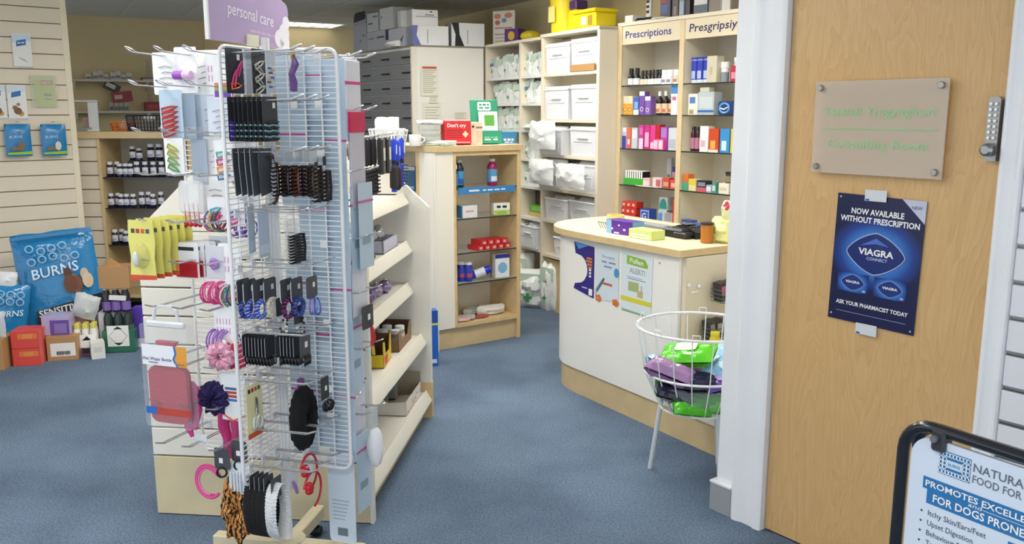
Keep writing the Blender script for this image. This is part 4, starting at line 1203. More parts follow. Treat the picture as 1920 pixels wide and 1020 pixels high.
def bottle(name, label, cat, loc, rz, r, h, col, cap, lab=None, group=None, neck=.45, caph=.18, shoulder=.72, lab2=None, labz=(.12, .62), alpha=1.0, rx=0, ry=0, sq=1.0):
    t = thing(name, label, cat, loc, rz, group, rx, ry)
    key = ('b', r, h, col, cap, lab, neck, caph, shoulder, lab2, labz, alpha, sq)
    def mk():
        hb = h * (1 - caph)
        prof = [(r * .9, 0), (r, h * .03), (r, hb * shoulder), (r * .92, hb * (shoulder + .07)), (r * neck * 1.08, hb * .95), (r * neck, hb)]
        body = G().lathe(prof, mat(col, .25, alpha=alpha), 12).mesh('body')
        rc = r * neck * 1.18
        c = G().lathe([(rc, hb), (rc, h * .985), (rc * .9, h), (0, h)], mat(cap, .4), 12).mesh('cap')
        l = None
        if lab:
            g = G().lathe([(r * 1.012, h * labz[0]), (r * 1.012, h * labz[1])], mat(lab, .5), 12)
            if lab2: g.lathe([(r * 1.02, h * (labz[0] + .04)), (r * 1.02, h * (labz[0] + (labz[1] - labz[0]) * .45))], mat(lab2, .5), 5, a0=230, a1=310)
            l = g.mesh('label')
        return body, c, l
    b, c, l = cached(key, mk)
    link('body', b, t); link('cap', c, t)
    if l: link('label', l, t)
    return t

def pillow(w, h, d, seed, crump=.10, nu=10, nv=8, mats=None, m=None):
    """crumpled bag standing on its base, front towards -y"""
    def fn(side):
        def f(u, v):
            x = (u - .5) * w; z = v * h
            b = max(0.0, math.sin(math.pi * min(max(u, .0), 1.0))) ** .5 * max(0.0, math.sin(math.pi * min(1, v * .93 + .07))) ** .5
            nz = noise.noise(Vector((u * 4 + seed, v * 4, side * 3.1))) * crump + noise.noise(Vector((u * 9 + seed, v * 9, side))) * crump * .5
            edge = noise.noise(Vector((u * 3 + seed * 2, v * 5, 7))) * crump * .4
            return (x + edge * w * (1 if 0 < v < 1 else .6), side * (d / 2 * b + nz * d * b * 1.4), z + noise.noise(Vector((u * 5, seed, v * 3))) * crump * h * .35 * v)
        return f
    g = G(); g.grid(fn(-1), nu, nv, m); g.grid(fn(1), nu, nv, m)
    return g

GREEN_CROSS = '#3f9a54'
def paper_bag(name, label, loc, rz, w, h, d, seed, group=None, cross=False, tintp=None, rx=0, ry=0):
    t = thing(name, label, 'bag', loc, rz, group, rx, ry)
    m = mat('#eef2ef', .35, bump=.6, bscale=22)
    o = pillow(w, h, d, seed, .20, 12, 10, m=m).obj('bag', t)
    if cross:
        g = G(); y = -d / 2 * .98 - .012; k = w * .10
        g.fr(-k * .35, h * .30 - k, k * .35, h * .30 + k, y, mat(GREEN_CROSS, .5)); g.fr(-k, h * .30 - k * .35, k, h * .30 + k * .35, y - .0003, mat(GREEN_CROSS, .5))
        g.obj('green_cross', t)
    G().poly([(-w * .42, h * .62), (w * .30, h * .66), (w * .36, h * .90), (-w * .30, h * .93)], -d / 2 * .6 - .014, mat('#c9dfcc', .5)).obj('green_print', t)
    if tintp:
        G().fr(-w * .22, h * .55, w * .22, h * .68, -d / 2 * .95 - .012, mat(tintp, .5)).obj('blue_label', t)
    return t

def basket(name, label, loc, rz, w, d, h, col, taper=.85, rows=3, cols=10, group=None, cat='basket'):
    """slatted plastic basket: rim, corner posts, bars, floor"""
    t = thing(name, label, cat, loc, rz, group)
    m = mat(col, .4); a, b = w / 2, d / 2; k = taper
    G().b2((-a * k, -b * k, 0), (a * k, b * k, .006), m).obj('floor', t)
    G().tube([(-a, -b, h), (a, -b, h), (a, b, h), (-a, b, h)], .006, m, 6, closed=True).obj('rim', t)
    for i, (p, q, n) in enumerate((((-1, -1), (1, -1), cols), ((1, -1), (1, 1), max(3, cols // 2)), ((1, 1), (-1, 1), cols), ((-1, 1), (-1, -1), max(3, cols // 2)))):
        g = G()
        for j in range(n + 1):
            f = j / n; x = p[0] + (q[0] - p[0]) * f; y = p[1] + (q[1] - p[1]) * f
            g.cyl((x * a * k, y * b * k, 0), (x * a, y * b, h), .0035 if 0 < j < n else .006, m, 4)
        for r in range(1, rows + 1):
            kk = k + (1 - k) * r / (rows + 1); z = h * r / (rows + 1)
            g.tube([(p[0] * a * kk, p[1] * b * kk, z), (q[0] * a * kk, q[1] * b * kk, z)], .003, m, 4)
        g.prism([(0, 0), (0, 0), (0, 0)], 0, 0, m) if False else None
        g.obj('side_wall', t)
    return t
# ================================================================ left side: slat wall, floor stock, bottle cabinet
def leaflet(label, x, z, w, h, kindl, group='leaflets on the slat wall'):
    t = thing('leaflet', label, 'leaflet', LW.w(x, -.012, z), LW.rz, group)
    G().b2((-w / 2, 0, 0), (w / 2, .002, h), PAPER).obj('sheet', t)
    g = G(); y = -.0006
    if kindl == 'blue':
        g.poly([(-w * .48, h * .98), (w * .48, h * .98), (w * .48, h * .76), (w * .1, h * .80), (-w * .48, h * .70)], y, mat('#cfe2f2', .5))
        g.poly([(-w * .30, h * .60), (w * .22, h * .66), (w * .24, h * .84), (-w * .26, h * .78)], y - .0003, mat('#2f74b8', .5))
        g.marks(-.03 * w, h * .70, w * .36, h * .035, WHITE, y - .0006, 2, .1)
        g.poly([(-w * .25, h * .3), (w * .1, h * .22), (w * .25, h * .12), (-w * .1, h * .2)], y - .0003, mat('#c4c4c8', .5))
    elif kindl == 'tree':
        g.poly([(-w * .48, h * .98), (w * .48, h * .98), (w * .48, h * .80), (-w * .48, h * .76)], y, mat('#dbe8f2', .5))
        g.poly([(-w * .30, h * .62), (w * .22, h * .68), (w * .24, h * .84), (-w * .26, h * .78)], y - .0003, mat('#2f74b8', .5))
        for px, pz, r, c in ((.0, .22, .22, '#7a5a3a'), (.16, .14, .16, '#c59a55'), (-.14, .32, .14, '#8f6b43'), (.05, .42, .10, '#a07b4f')):
            g.poly([(px * w + r * w * math.cos(k * .6283), pz * h + r * h * .5 * math.sin(k * .6283)) for k in range(10)], y - .0004 - r * .001, mat(c, .5))
    else:
        g.fr(-w * .5, 0, w * .5, h, y, mat('#cdd88a', .5)); g.fr(-w * .5, h * .86, w * .5, h, y - .0003, mat('#dfe6b0', .5))
        g.fr(-w * .2, h * .70, w * .42, h * .86, y - .0005, mat('#d8506a', .5)); g.text('NEW', .11 * w, h * .735, h * .09, WHITE, y - .0008, 'c', .015)
        for i in range(3): g.fr(-w * .05 + i * w * .13, h * .22, w * .05 + i * w * .13, h * .42, y - .0005, mat('#4a4f3c', .5)); g.fr(-w * .04 + i * w * .13, h * .26, w * .04 + i * w * .13, h * .34, y - .0008, PAPER)
    g.objs('printed_patch', t)
    h2 = G().b2((-w * .5, -.004, -.012), (w * .5, .004, -.002), CLEAR).obj('holder_lip', t)
leaflet('white leaflet with a blue patch high on the slat wall', -.262, 1.957, .125, .235, 'blue')
leaflet('white leaflet with a brown tree picture, lower row', -.328, 1.582, .125, .24, 'tree')
leaflet('white leaflet cut by the left picture edge', -.455, 1.585, .11, .235, 'tree')
leaflet('green leaflet headed NEW in a clear holder', -.135, 1.668, .135, .225, 'green')
o = G().b2((-.175, 0, 0), (0, .02, .23), mat('#dfe6c8', .15, alpha=.3), .002).obj('leaflet_holder'); o.location = LW.w(-.058, -.035, 1.665); o.rotation_euler.z = math.radians(LW.rz); tag(o, 'clear plastic leaflet holder on the slat wall', 'leaflet holder')

PETBLUE = mat('#2a86c0', .22, bump=.25, bscale=18)
def pet_pack(label, x, z, loc=None):
    t = thing('pet_food_pack', label, 'pet food', LW.w(x, -.05, z), LW.rz, 'small pet food packs on the slat wall')
    pillow(.17, .235, .05, x * 30, .03, m=PETBLUE).obj('pouch', t)
    g = G().poly([(-.08, .012), (.08, .012), (.08, .035), (-.08, .028)], -.022, mat('#9ac83c', .5))
    g.poly([(-.06, .04), (-.02, .045), (.02, .04), (.0, .07), (-.05, .07)], -.031, mat('#8a6a4a', .5))
    g.poly([(.0 + .022 * math.cos(k * .785) + (.02 if x > -.3 else .01), .075 + .034 * math.sin(k * .785)) for k in range(8)], -.0315, mat('#d8d4cc' if x > -.2 else '#8f6a44', .5))
    g.text('BURNS', -.02, .13, .02, mat('#bfe0f2', .5), -.031, 'c', .01, skew=.05)
    g.objs('printed_patch', t)
    G().tube([(-.008, .03, .25), (-.008, -.03, .25), (0, -.04, .255), (.008, -.03, .25), (.008, .03, .25)], .002, CHROME, 5).obj('hang_hook', t)
pet_pack('blue pet food pack with a brown dog on the slat wall, left one', -.352, 1.306)
pet_pack('blue pet food pack with a white dog on the slat wall, right one', -.113, 1.303)

# big pet food sack leaning on the wall
def sack(name, label, loc, rz, w, h, d, rx, ry, seed, big):
    t = thing(name, label, 'pet food', loc, rz, 'pet food sacks on the floor', rx, ry)
    pillow(w, h, d, seed, .05 if big else .07, 16, 16, m=mat('#2b86bf', .13, bump=.9, bscale=11)).obj('sack', t)
    y = -d / 2 - .014; g = G()
    if big:
        g.poly([(-w * .34, h * .04), (w * .48, h * .04), (w * .50, h * .38), (-w * .34, h * .29)], y, mat('#15161a', .3))
        g.text('SENSITIVE', -.02, h * .235, .045, WHITE, y - .001, 'c', .02, w=.28, skew=.09)
        g.marks(-.0, h * .195, .16, .014, mat('#d03a4a', .4), y - .001, 3, .09)
        g.text('BURNS', -.01, h * .58, .07, mat('#d5ecf8', .3), y - .001, 'c', .01, w=.30, skew=.10)
        for cx, cz, rr, c in ((.07, .40, .055, '#6b3f28'), (.065, .48, .035, '#5a3422'), (.11, .39, .05, '#7a4a2e'), (.17, .46, .035, '#cdb898'), (.185, .41, .045, '#d8c4a2'), (.10, .43, .03, '#8f5a3c')):
            g.poly([(cx + rr * .8 * math.cos(k * .6283), cz * h / .8 + rr * 1.25 * math.sin(k * .6283)) for k in range(10)], y - .0012 - .01 * rr, mat(c, .5))
        for k in range(9):
            cx = -.15 + (k % 5) * .07; cz = h * (.74 if k < 5 else .83) + .012 * (k % 3)
            q = ring((cx, y - .001, cz), .024, .005, mat('#9fd0ea', .2), 0, 12, 4); g.add(q.v, q.f, mat('#9fd0ea', .2))
        g.fr(-w * .5, h * .955, w * .5, h * .985, y + .012, mat('#2f7fb4', .3))
    else:
        g.text('BURNS', .0, h * .34, .04, mat('#d5ecf8', .3), y - .001, 'c', .01, skew=.15)
        for k in range(6):
            q = ring((-.06 + (k % 3) * .06, y - .001, h * (.66 if k < 3 else .8)), .022, .005, mat('#8ec6e6', .2), 0, 12, 4); g.add(q.v, q.f, mat('#8ec6e6', .2))
    g.objs('printed_patch', t)
    if not big: pillow(w * .5, .10, .05, 4, .2, m=mat('#e9ecee', .4)).obj('torn_top', t).location = (-.03, 0, h * .96)
sack('pet_food_sack', 'large shiny blue pet food sack leaning on the slat wall', (-3.20, 6.15, .02), 24, .52, .775, .14, -8, -5, 2.3, True)
sack('pet_food_sack', 'smaller blue pet food sack with a torn white top at the left edge', (-3.50, 5.88, .10), 30, .24, .36, .08, -10, 10, 5.1, False)
gl_ = 'stock stacked on the floor by the slat wall'
carton('cardboard_box', 'plain brown box at the left picture edge', 'box', (-3.38, 5.48, 0), 8, (.24, .20, .20), '#b4895a', group=gl_)
o = pillow(.22, .17, .12, 8, .1, m=mat('#dfe2e2', .2, alpha=.6)).obj('clear_pack'); o.location = (-3.36, 5.46, .205); tag(o, 'crumpled clear pack on the brown box at the left edge', 'pack')
for i in range(4):
    k, j = i % 2, i // 2
    carton('red_carton', 'salmon red carton, %s %s of the red stack' % (('lower', 'upper')[j], ('front', 'rear')[k]), 'carton', (-3.145 - .014 * k - .02 + .0, 5.535 + .085 * k, .117 * j), 12, (.165, .082, .115), '#d9483f', [(.25, .55, .95, .85, '#e07a3a')], [('|||||||', .6, .62, .2, '#f0b060')], group=gl_, side='#e06a62')
carton('cardboard_box', 'brown box with a white barcode label', 'box', (-3.005, 5.70, 0), 14, (.19, .16, .165), '#b4895a', [(.12, .18, .92, .72, '#e9e6df'), (.3, .25, .75, .38, '#8a8580')], [('||||| |||', .52, .26, .14, '#4a4744')], group=gl_)
carton('purple_pack', 'white and purple shrink wrapped pack on the labelled brown box', 'pack', (-3.045, 5.72, .166), 10, (.17, .14, .13), '#b9aed0', [(.3, .0, 1, .78, '#6a4a9c'), (.45, .1, .9, .6, '#8a74b4')], group=gl_, rough=.15)
carton('pink_pack', 'pink pack behind the yellow capped bottles', 'pack', (-2.99, 5.90, 0), 14, (.14, .12, .27), '#d8788a', [(.1, .6, .9, .9, '#e6a0ac')], group=gl_)
o = pillow(.16, .17, .10, 3, .16, m=mat('#cfd2cf', .2)).obj('wrapped_pack'); o.location = (-2.93, 5.82, .25); o.rotation_euler = (.1, .35, .2); tag(o, 'crumpled grey wrapped pack leaning on the sack', 'pack', gl_)
carton('support_pack', 'grey outer holding up the wrapped pack', 'pack', (-2.93, 5.98, 0), 14, (.13, .1, .24), '#b9bbb8', group=gl_)
# wrapped six-pack of white bottles with yellow caps
t = thing('bottle_multipack', 'shrink wrapped pack of white bottles with yellow caps and a triangle label', 'multipack', (-2.895, 5.775, 0), 16, gl_)
for ix in range(3):
    for iy in range(2):
        b = G().lathe([(.022, 0), (.024, .01), (.024, .13), (.018, .16)], mat('#e6e4dc', .3), 10).obj('bottle', t); b.location = (-.05 + .05 * ix, -.025 + .05 * iy, .03)
        G().lathe([(.019, .158), (.019, .19), (0, .195)], mat('#d8d06a', .4), 10).obj('cap', b)
G().b2((-.078, -.052, .0), (.078, .052, .05), mat('#7a3f72', .4), .004).obj('tray', t)
g = G().fr(-.04, .06, .065, .15, -.054, WHITE); g.poly([(-.02, .11), (.04, .11), (.012, .14)], -.0545, BLACK); g.obj('triangle_label', t)
G().fr(-.02, .02, .07, .055, -.0545, mat('#1d1d20', .5)).obj('dark_label', t)
carton('white_carton', 'small plain white carton standing in front of the purple box', 'carton', (-2.79, 5.70, 0), 30, (.085, .10, .115), '#dcdad4', [(.2, .4, .8, .7, '#c9c7c2')], group=gl_)
carton('purple_carton', 'tall white and purple carton left of the dark green pack', 'carton', (-2.80, 5.93, 0), 10, (.12, .10, .27), '#e9e7ee', polys=[(((1, 0), (1, .75), (.1, 0)), '#4b3aa8')], group=gl_)
carton('purple_carton', 'purple carton with a white panel right of the dark green pack', 'carton', (-2.60, 6.02, 0), 6, (.13, .10, .28), '#5a3fae', [(.0, .0, 1, .08, '#e6e4ee'), (.2, .08, .8, .22, '#cfcad8')], group=gl_)
# dark green shrink-wrapped pack
t = thing('bottle_multipack', 'dark green wrapped bottle pack with a white diamond label', 'multipack', (-2.705, 5.86, 0), 10, gl_)
for ix in range(3):
    b = G().lathe([(.03, 0), (.032, .01), (.032, .21), (.02, .245), (.0, .248)], mat('#22302f', .25), 10).obj('bottle', t); b.location = (-.066 + .066 * ix, .0, .025)
    G().lathe([(.0325, .12), (.0325, .165)], mat('#4a5a54', .4), 10).obj('label', b)
G().b2((-.105, -.045, 0), (.105, .045, .155), mat('#2f6a54', .35), .004).obj('carton', t)
g = G().fr(-.07, .045, .07, .19, -.0465, mat('#eceae4', .5)); g.poly([(-.03, .165), (.03, .165), (0, .185)], -.047, BLACK); g.poly([(-.03, .07), (0, .05), (.03, .07)], -.047, BLACK)
for a, b in (((-.06, .117), (0, .182)), ((0, .182), (.06, .117)), ((.06, .117), (0, .052)), ((0, .052), (-.06, .117))): g.tube([(a[0], -.047, a[1]), (b[0], -.047, b[1])], .0012, mat('#55585a', .5), 4)
g.obj('diamond_label', t)
t = thing('bottle_multipack', 'pack of three dark bottles with purple labels on the green pack', 'multipack', (-2.72, 5.88, .275), 10, gl_)
for ix in range(3):
    b = G().lathe([(.028, 0), (.030, .006), (.030, .12), (.022, .14), (.018, .155), (0, .156)], mat('#2a2430', .25), 10).obj('bottle', t); b.location = (-.062 + .062 * ix, 0, 0)
    G().lathe([(.0305, .015), (.0305, .075)], mat('#7f63ac', .45), 10).obj('label', b)
    G().lathe([(.019, .154), (.019, .168), (0, .169)], mat('#d9d6d0', .4), 10).obj('cap', b)
G().poly([(-.04, .09), (.07, .08), (.075, .115), (-.035, .125)], -.033, mat('#e6e4e6', .5)).obj('loose_label', t)
carton('cardboard_box', 'open topped brown box on top of the purple labelled bottles', 'box', (-2.71, 5.90, .447), 8, (.20, .15, .15), '#b48a5c', group=gl_)
o = G().prism([(-.05, 0), (.06, .0), (-.02, .06)], -.002, .002, KRAFT, 'y').obj('box_flap'); o.parent = bpy.context.scene.objects['cardboard_box.002']; o.location = (.0, -.05, .15)

# dark bottles in the cabinet
def dark_bottle(x, y, z, h, r, label, grp):
    bottle('pill_bottle', label, 'bottle', LOW.w(x, y, z), LOW.rz, r, h, '#1e1f3e', '#e9e9ea', '#e4e4ea', grp, .72, .2, .80, '#a9aab8', (.2, .62))
rows = [(1.112, [(.235, .09, .12), (.285, .11, .12), (.32, .07, .105), (.365, .075, .105), (.405, .075, .105), (.455, .08, .12), (.52, .085, .12), (.585, .09, .12), (.65, .09, .12), (.72, .1, .12)], 'upper'),
        (.862, [(.23, .075, .115), (.272, .11, .115), (.312, .07, .11), (.355, .075, .11), (.41, .07, .11), (.475, .085, .125), (.525, .1, .125), (.57, .07, .11), (.625, .1, .125)], 'middle'),
        (.56, [(.235, .08, .12), (.28, .11, .12), (.325, .075, .11), (.375, .1, .12), (.43, .08, .12), (.49, .09, .12)], 'lowest')]
for z, lst, nm in rows:
    for i, (x, y, h) in enumerate(lst):
        dark_bottle(x, y, z, h, .0235, 'dark white-labelled bottle, %s from the left in the %s row of the bottle cabinet' % (ORD[i], nm), 'dark bottles in the bottle cabinet')
for i, (x, h, r) in enumerate(((.385, .115, .024), (.44, .10, .024), (.535, .135, .029), (.605, .135, .029))):
    dark_bottle(x, .19, 1.112 + .125, h, r, 'dark bottle stacked in the second tier of the bottle cabinet, %s from the left' % ORD[i], 'dark bottles in the bottle cabinet')
    G().b2((x - .03, .16, 1.112), (x + .03, .22, 1.112 + .124), mat('#3a3a48', .5)).obj('box_riser').parent = lc
# on its worktop
t = thing('card_terminal_stand', 'white slim stand on the end of the bottle cabinet', 'stand', LOW.w(.11, .15, 1.475), LOW.rz + 8)
G().b2((-.045, -.04, 0), (.045, .04, .012), WHITE, .003).obj('base', t); G().box((0, 0, .12), (.075, .02, .23), mat('#dfe2e4', .4), .004).obj('column', t); G().box((-.06, 0, .24), (.20, .05, .014), mat('#dfe2e4', .4), .003).obj('top_arm', t)
basket('orange_basket', 'small orange plastic basket on the bottle cabinet', LOW.w(.335, .16, 1.475), LOW.rz, .15, .11, .07, '#d97a2e', .8, 2, 8)
G().box((0, 0, .035), (.07, .05, .07), WHITE, .02).obj('cotton_roll'); o = bpy.context.scene.objects['cotton_roll']; o.location = LOW.w(.35, .16, 1.485); tag(o, 'white roll in the orange basket', 'roll')
basket('navy_basket', 'navy slatted plastic basket on the bottle cabinet', LOW.w(.53, .17, 1.475), LOW.rz, .27, .16, .125, '#1f2440', .9, 3, 10)
G().ball((0, 0, .03), (.05, .04, .03), WHITE, 10, 6).obj('paper_bundle'); o = bpy.context.scene.objects['paper_bundle']; o.location = LOW.w(.55, .17, 1.55); tag(o, 'white bundle lying in the navy basket', 'bundle')
carton('white_tub', 'small white tub right of the navy basket', 'tub', LOW.w(.70, .12, 1.475), 5, (.07, .07, .05), '#e6e3d8')
carton('paper_pad', 'pale grey document tray at the left end of the bottle cabinet', 'tray', LOW.w(.03, .2, 1.475), 5, (.12, .16, .03), '#9aa4aa')
carton('pinkish_box', 'small pinkish box behind the white stand', 'box', LOW.w(.02, .3, 1.505), 5, (.10, .08, .08), '#c9a7a0')
# things on the wall shelves
def onw(x, z): return BWL.w(x, -.15, z)
for i, x in enumerate((.20, .27, .32, .37, .44, .49, .54, .60)):
    carton('small_carton', 'small white carton on the upper back wall shelf, %s from the left' % ORD[i], 'carton', onw(x, 1.972), BWL.rz, (.055, .06, .06 + .02 * ((i * 7) % 3)), '#d7d4cc', [(.1, .2, .9, .5, '#8d8f9a')], group='cartons on the upper back wall shelf')
carton('flat_pack', 'flat dark pack on the upper back wall shelf', 'pack', onw(.80, 1.972), BWL.rz, (.16, .1, .03), '#5c5a58', [(.1, .2, .9, .6, '#d0cdc6')])
bottle('spray_bottle', 'tall white and pink bottle on the upper back wall shelf', 'bottle', onw(1.06, 1.972), BWL.rz, .045, .24, '#cfd0d6', '#2b2b3a', '#c27a90', None, .5, .2)
bottle('dark_jar', 'squat dark jar on the upper back wall shelf', 'jar', onw(1.22, 1.972), BWL.rz, .06, .15, '#22222c', '#35353f', '#c8c8cc', None, .8, .2)
bottle('dark_jar', 'second squat dark jar at the right of the upper back shelf', 'jar', onw(1.36, 1.972), BWL.rz, .055, .14, '#22222c', '#35353f', '#c8c8cc', None, .8, .2)
carton('red_box', 'dark red box on the lower back wall shelf', 'box', onw(.86, 1.642), BWL.rz, (.24, .14, .10), '#8c2630', [(.1, .2, .6, .7, '#a8343e')])
carton('red_box', 'dark red box tilted on top of cartons on the lower back shelf', 'box', onw(.52, 1.74), BWL.rz, (.2, .12, .11), '#9a2e38', [(.1, .3, .5, .7, '#d0b8b8')], ry=-6)
carton('picture_carton', 'dark carton with white print leaning above the red box', 'carton', onw(.40, 1.86), BWL.rz, (.16, .06, .09), '#3a3636', [(.1, .3, .7, .8, '#d8d4d0')], ry=28)
for i in range(7):
    carton('small_carton', 'small pale carton on the lower back wall shelf, %s from the left' % ORD[i], 'carton', onw((.40, .45, .50, .55, 1.08, 1.14, 1.20)[i], 1.642), BWL.rz, (.045, .06, .095), '#b9b6ae', [(.1, .1, .9, .5, '#6d6f78')], group='cartons on the lower back wall shelf')
# ================================================================ goods on the prescription shelving
def rxp(x, z, y=.09): return RX.w(x, y, z)
def rxbox(name, label, x, z, size, col, prints=(), texts=(), grp=None, y=None, side=None, polys=(), ry=0, rzz=0):
    carton(name, label, 'carton', rxp(x, z + .0005, y if y is not None else .02 + size[1] / 2), RX.rz + rzz, size, col, prints, texts, grp, side, polys=polys, ry=ry)
def rxbot(name, label, x, z, r, h, col, cap, lab, grp=None, y=.07, **k):
    bottle(name, label, 'bottle', rxp(x, z + .0005, y), RX.rz, r, h, col, cap, lab, grp, **k)
g1 = 'bottles on the top prescription shelf'
for i, x in enumerate((.055, .118)):
    rxbot('dropper_bottle', 'larger black capped dropper bottle with white label, %s from left' % ORD[i], x, RXZ[0], .027, .125, '#1c1d22', '#18181b', '#eceef0', g1, neck=.5, caph=.36, shoulder=.7, labz=(.05, .42))
for i, x in enumerate((.172, .208, .247, .283, .320, .352)):
    rxbot('dropper_bottle', 'small black capped dropper bottle, %s from the left of the small ones' % ORD[i], x, RXZ[0], .0175, .105, '#26221f', '#18181b', '#e6dcc4' if i < 2 else '#e9eaec', g1, neck=.55, caph=.36, shoulder=.7, labz=(.05, .42))
for i, (x, c) in enumerate(((.40, '#eceef2'), (.452, '#eceef2'), (.515, '#e9d8c8'), (.57, '#e8d9b0'))):
    rxbot('pill_pot', 'white pot with %s label on the top prescription shelf, %s from left' % (('white', 'white', 'tan', 'cream')[i], ORD[i]), x, RXZ[0], .026, .10, '#f2f2f0', '#f6f6f6', c, g1, neck=.8, caph=.22, shoulder=.8, lab2='#8a8d9a' if i < 2 else '#b9885e')
z = RXZ[1]; g2 = 'cartons on the second prescription shelf'
rxbox('vitamin_carton', 'orange carton with gold print, left of two', .052, z, (.047, .05, .135), '#f0d9c0', [(0, 0, 1, .6, '#e8a52c'), (.1, .1, .9, .45, '#f0c25a')], [('O', .5, .15, .28, '#c9701c')], g2)
rxbox('vitamin_carton', 'orange carton with gold print, right of two', .102, z, (.047, .05, .135), '#f0d9c0', [(0, 0, 1, .6, '#e8a52c'), (.1, .1, .9, .45, '#f0c25a')], [('O', .5, .15, .28, '#c9701c')], g2)
rxbox('blue_carton', 'blue carton with white foot on the second shelf', .165, z, (.055, .05, .125), '#3d63b4', [(0, 0, 1, .3, '#dfe8dc'), (.15, .35, .85, .75, '#7fb0e4')], (), g2)
rxbox('purple_carton', 'tall white and purple carton', .225, z, (.052, .05, .165), '#7a52a8', [(0, .82, 1, 1, '#f0eef4')], [('O', .5, .15, .2, '#e8e0f0')], g2)
rxbox('purple_carton', 'shorter white and purple carton', .285, z, (.055, .05, .13), '#8a64b4', [(0, .78, 1, 1, '#f0eef4')], [('O', .5, .15, .25, '#e8e0f0')], g2)
for i, x in enumerate((.355, .415, .478)):
    rxbot('cough_bottle', 'brown medicine bottle with white cap and pale orange label, %s from left' % ORD[i], x, z, .026, .165, '#241a16', '#f3f3f1', '#e9c9a8', g2, neck=.42, caph=.2, shoulder=.74, lab2='#c6734a', labz=(.08, .48))
rxbox('tall_carton', 'tall white carton with blue top at the end of the second shelf', .545, z, (.062, .06, .20), '#f2f1f3', [(0, .72, 1, 1, '#4f8fd0'), (.2, .5, .8, .62, '#c86a92')], (), g2)
z = RXZ[2]; g3 = 'cartons on the third prescription shelf'
for i, (x, w, h, c, pr, lab) in enumerate(((.045, .045, .15, '#e9eaf0', [(0, 0, 1, .6, '#3a4aa0'), (.1, .6, .9, .8, '#b9c6e8')], 'white and dark blue carton at the left'), (.095, .045, .15, '#e8704a', [(.1, .0, .9, .5, '#d4587a'), (.2, .2, .8, .45, '#f2d8d8')], 'coral carton'), (.155, .065, .15, '#c9ccd2', [(.1, .5, .9, .9, '#dfe2e8')], 'plain grey carton'), (.225, .055, .17, '#c23a92', [(.1, .0, .9, .45, '#e6d6ea'), (.2, .6, .8, .9, '#d86ab4')], 'magenta carton with white foot'), (.285, .06, .17, '#cf2f86', [(.15, .1, .85, .7, '#f0b4d4')], 'bright pink carton'), (.345, .055, .17, '#e0418e', [(.1, .05, .9, .3, '#f4d0e0')], 'rose pink carton'), (.395, .04, .175, '#c0242e', [(.1, .1, .9, .4, '#e07a8a')], 'red carton'), (.455, .07, .16, '#9a4cae', [(.1, .55, .9, .95, '#b47cc8')], 'purple carton'), (.54, .085, .155, '#d4d8de', [(.1, .1, .9, .5, '#b9bec8')], 'silver grey carton at the right'))):
    rxbox('vitamin_carton', lab + ' on the third prescription shelf', x, z, (w - .004, .055, h), c, pr, (), g3)
rxbox('vitamin_carton', 'small pink and white carton in front on the third shelf', .43, z, (.10, .04, .075), '#e24a90', [(.05, .1, .45, .9, '#f6c6da'), (.55, .1, .95, .9, '#f2d6e2')], (), g3, y=.012)
z = RXZ[3]; g4 = 'packs on the fourth prescription shelf'
t = thing('display_tray', 'green tray of black and white striped packs', 'display tray', rxp(.145, z + .0005, .07), RX.rz + 4, g4)
G().b2((-.10, -.045, 0), (.10, .045, .05), mat('#3fae3c', .4), .003).obj('tray', t)
for i in range(8): G().b2((-.085 + i * .022, -.04, .01), (-.069 + i * .022, .04, .105), WHITE, .001).b2((-.0688 + i * .022, -.04, .01), (-.066 + i * .022, .04, .10), BLACK).obj('striped_pack', t)
rxbox('yellow_pack', 'small yellow pack at the left of the fourth shelf', .035, z, (.04, .05, .095), '#e6d34a', (), (), g4, y=.15)
rxbox('white_pack', 'upright white pack at the back of the fourth shelf', .30, z, (.045, .03, .20), '#e6e3e4', [(.2, .1, .8, .4, '#b49a9a')], (), g4, y=.25)
rxbox('white_pack', 'upright white pack with blue foot at the back of the fourth shelf', .39, z, (.045, .03, .20), '#e9e7ee', [(0, 0, 1, .4, '#5a5f9a')], (), g4, y=.25)
for i, x in enumerate((.44, .54)):
    rxbox('purple_pack', 'flat purple and pink pack raised at the back, %s one' % ('left', 'right')[i], x, z + .07, (.095, .05, .07), '#5a4a9a', [(0, 0, 1, .5, '#d8a0c0')], (), g4, y=.2)
    rxbox('riser_box', 'pale box beneath the %s purple pack' % ('left', 'right')[i], x, z, (.095, .05, .069), '#c9b6b0', (), (), g4, y=.2)
rxbox('pink_pack', 'pale pink pack in front on the fourth shelf', .29, z, (.07, .05, .06), '#d8b4b4', [(.1, .2, .9, .7, '#e6d0cc')], (), g4)
rxbox('red_pack', 'white and red pack in the middle of the fourth shelf', .40, z, (.09, .05, .07), '#dccfc8', [(.4, .1, .9, .8, '#c4606a')], (), g4)
rxbox('red_pack', 'orange red pack on the fourth shelf', .49, z, (.06, .05, .075), '#c8573a', [(.1, .2, .9, .6, '#e0a08a')], (), g4)
rxbox('red_pack', 'round edged coral pack at the right of the fourth shelf', .56, z, (.06, .05, .06), '#d8584e', [(.2, .2, .8, .7, '#ecb0a4')], (), g4)
o = G().b2((-.09, -.03, 0), (.09, .03, .004), PAPER).obj('shelf_card'); o.location = rxp(.335, 1.099, -.015); o.rotation_euler = (math.radians(-12), 0, math.radians(RX.rz)); tag(o, 'white card lying over the edge of the fourth shelf', 'card')
z = .835; g5 = 'cartons on the base prescription shelf'
k = 0
for r in range(3):
    for c in range(3):
        rxbox('red_carton', 'small red and white carton, %s from left in the %s layer of the red pile' % (ORD[c], ('lowest', 'middle', 'top')[r]), .055 + c * .052 + r * .006, z + r * .047, (.05, .07, .045), '#d0392f', [(.1, .3, .55, .7, '#f0c4b8')], (), g5)
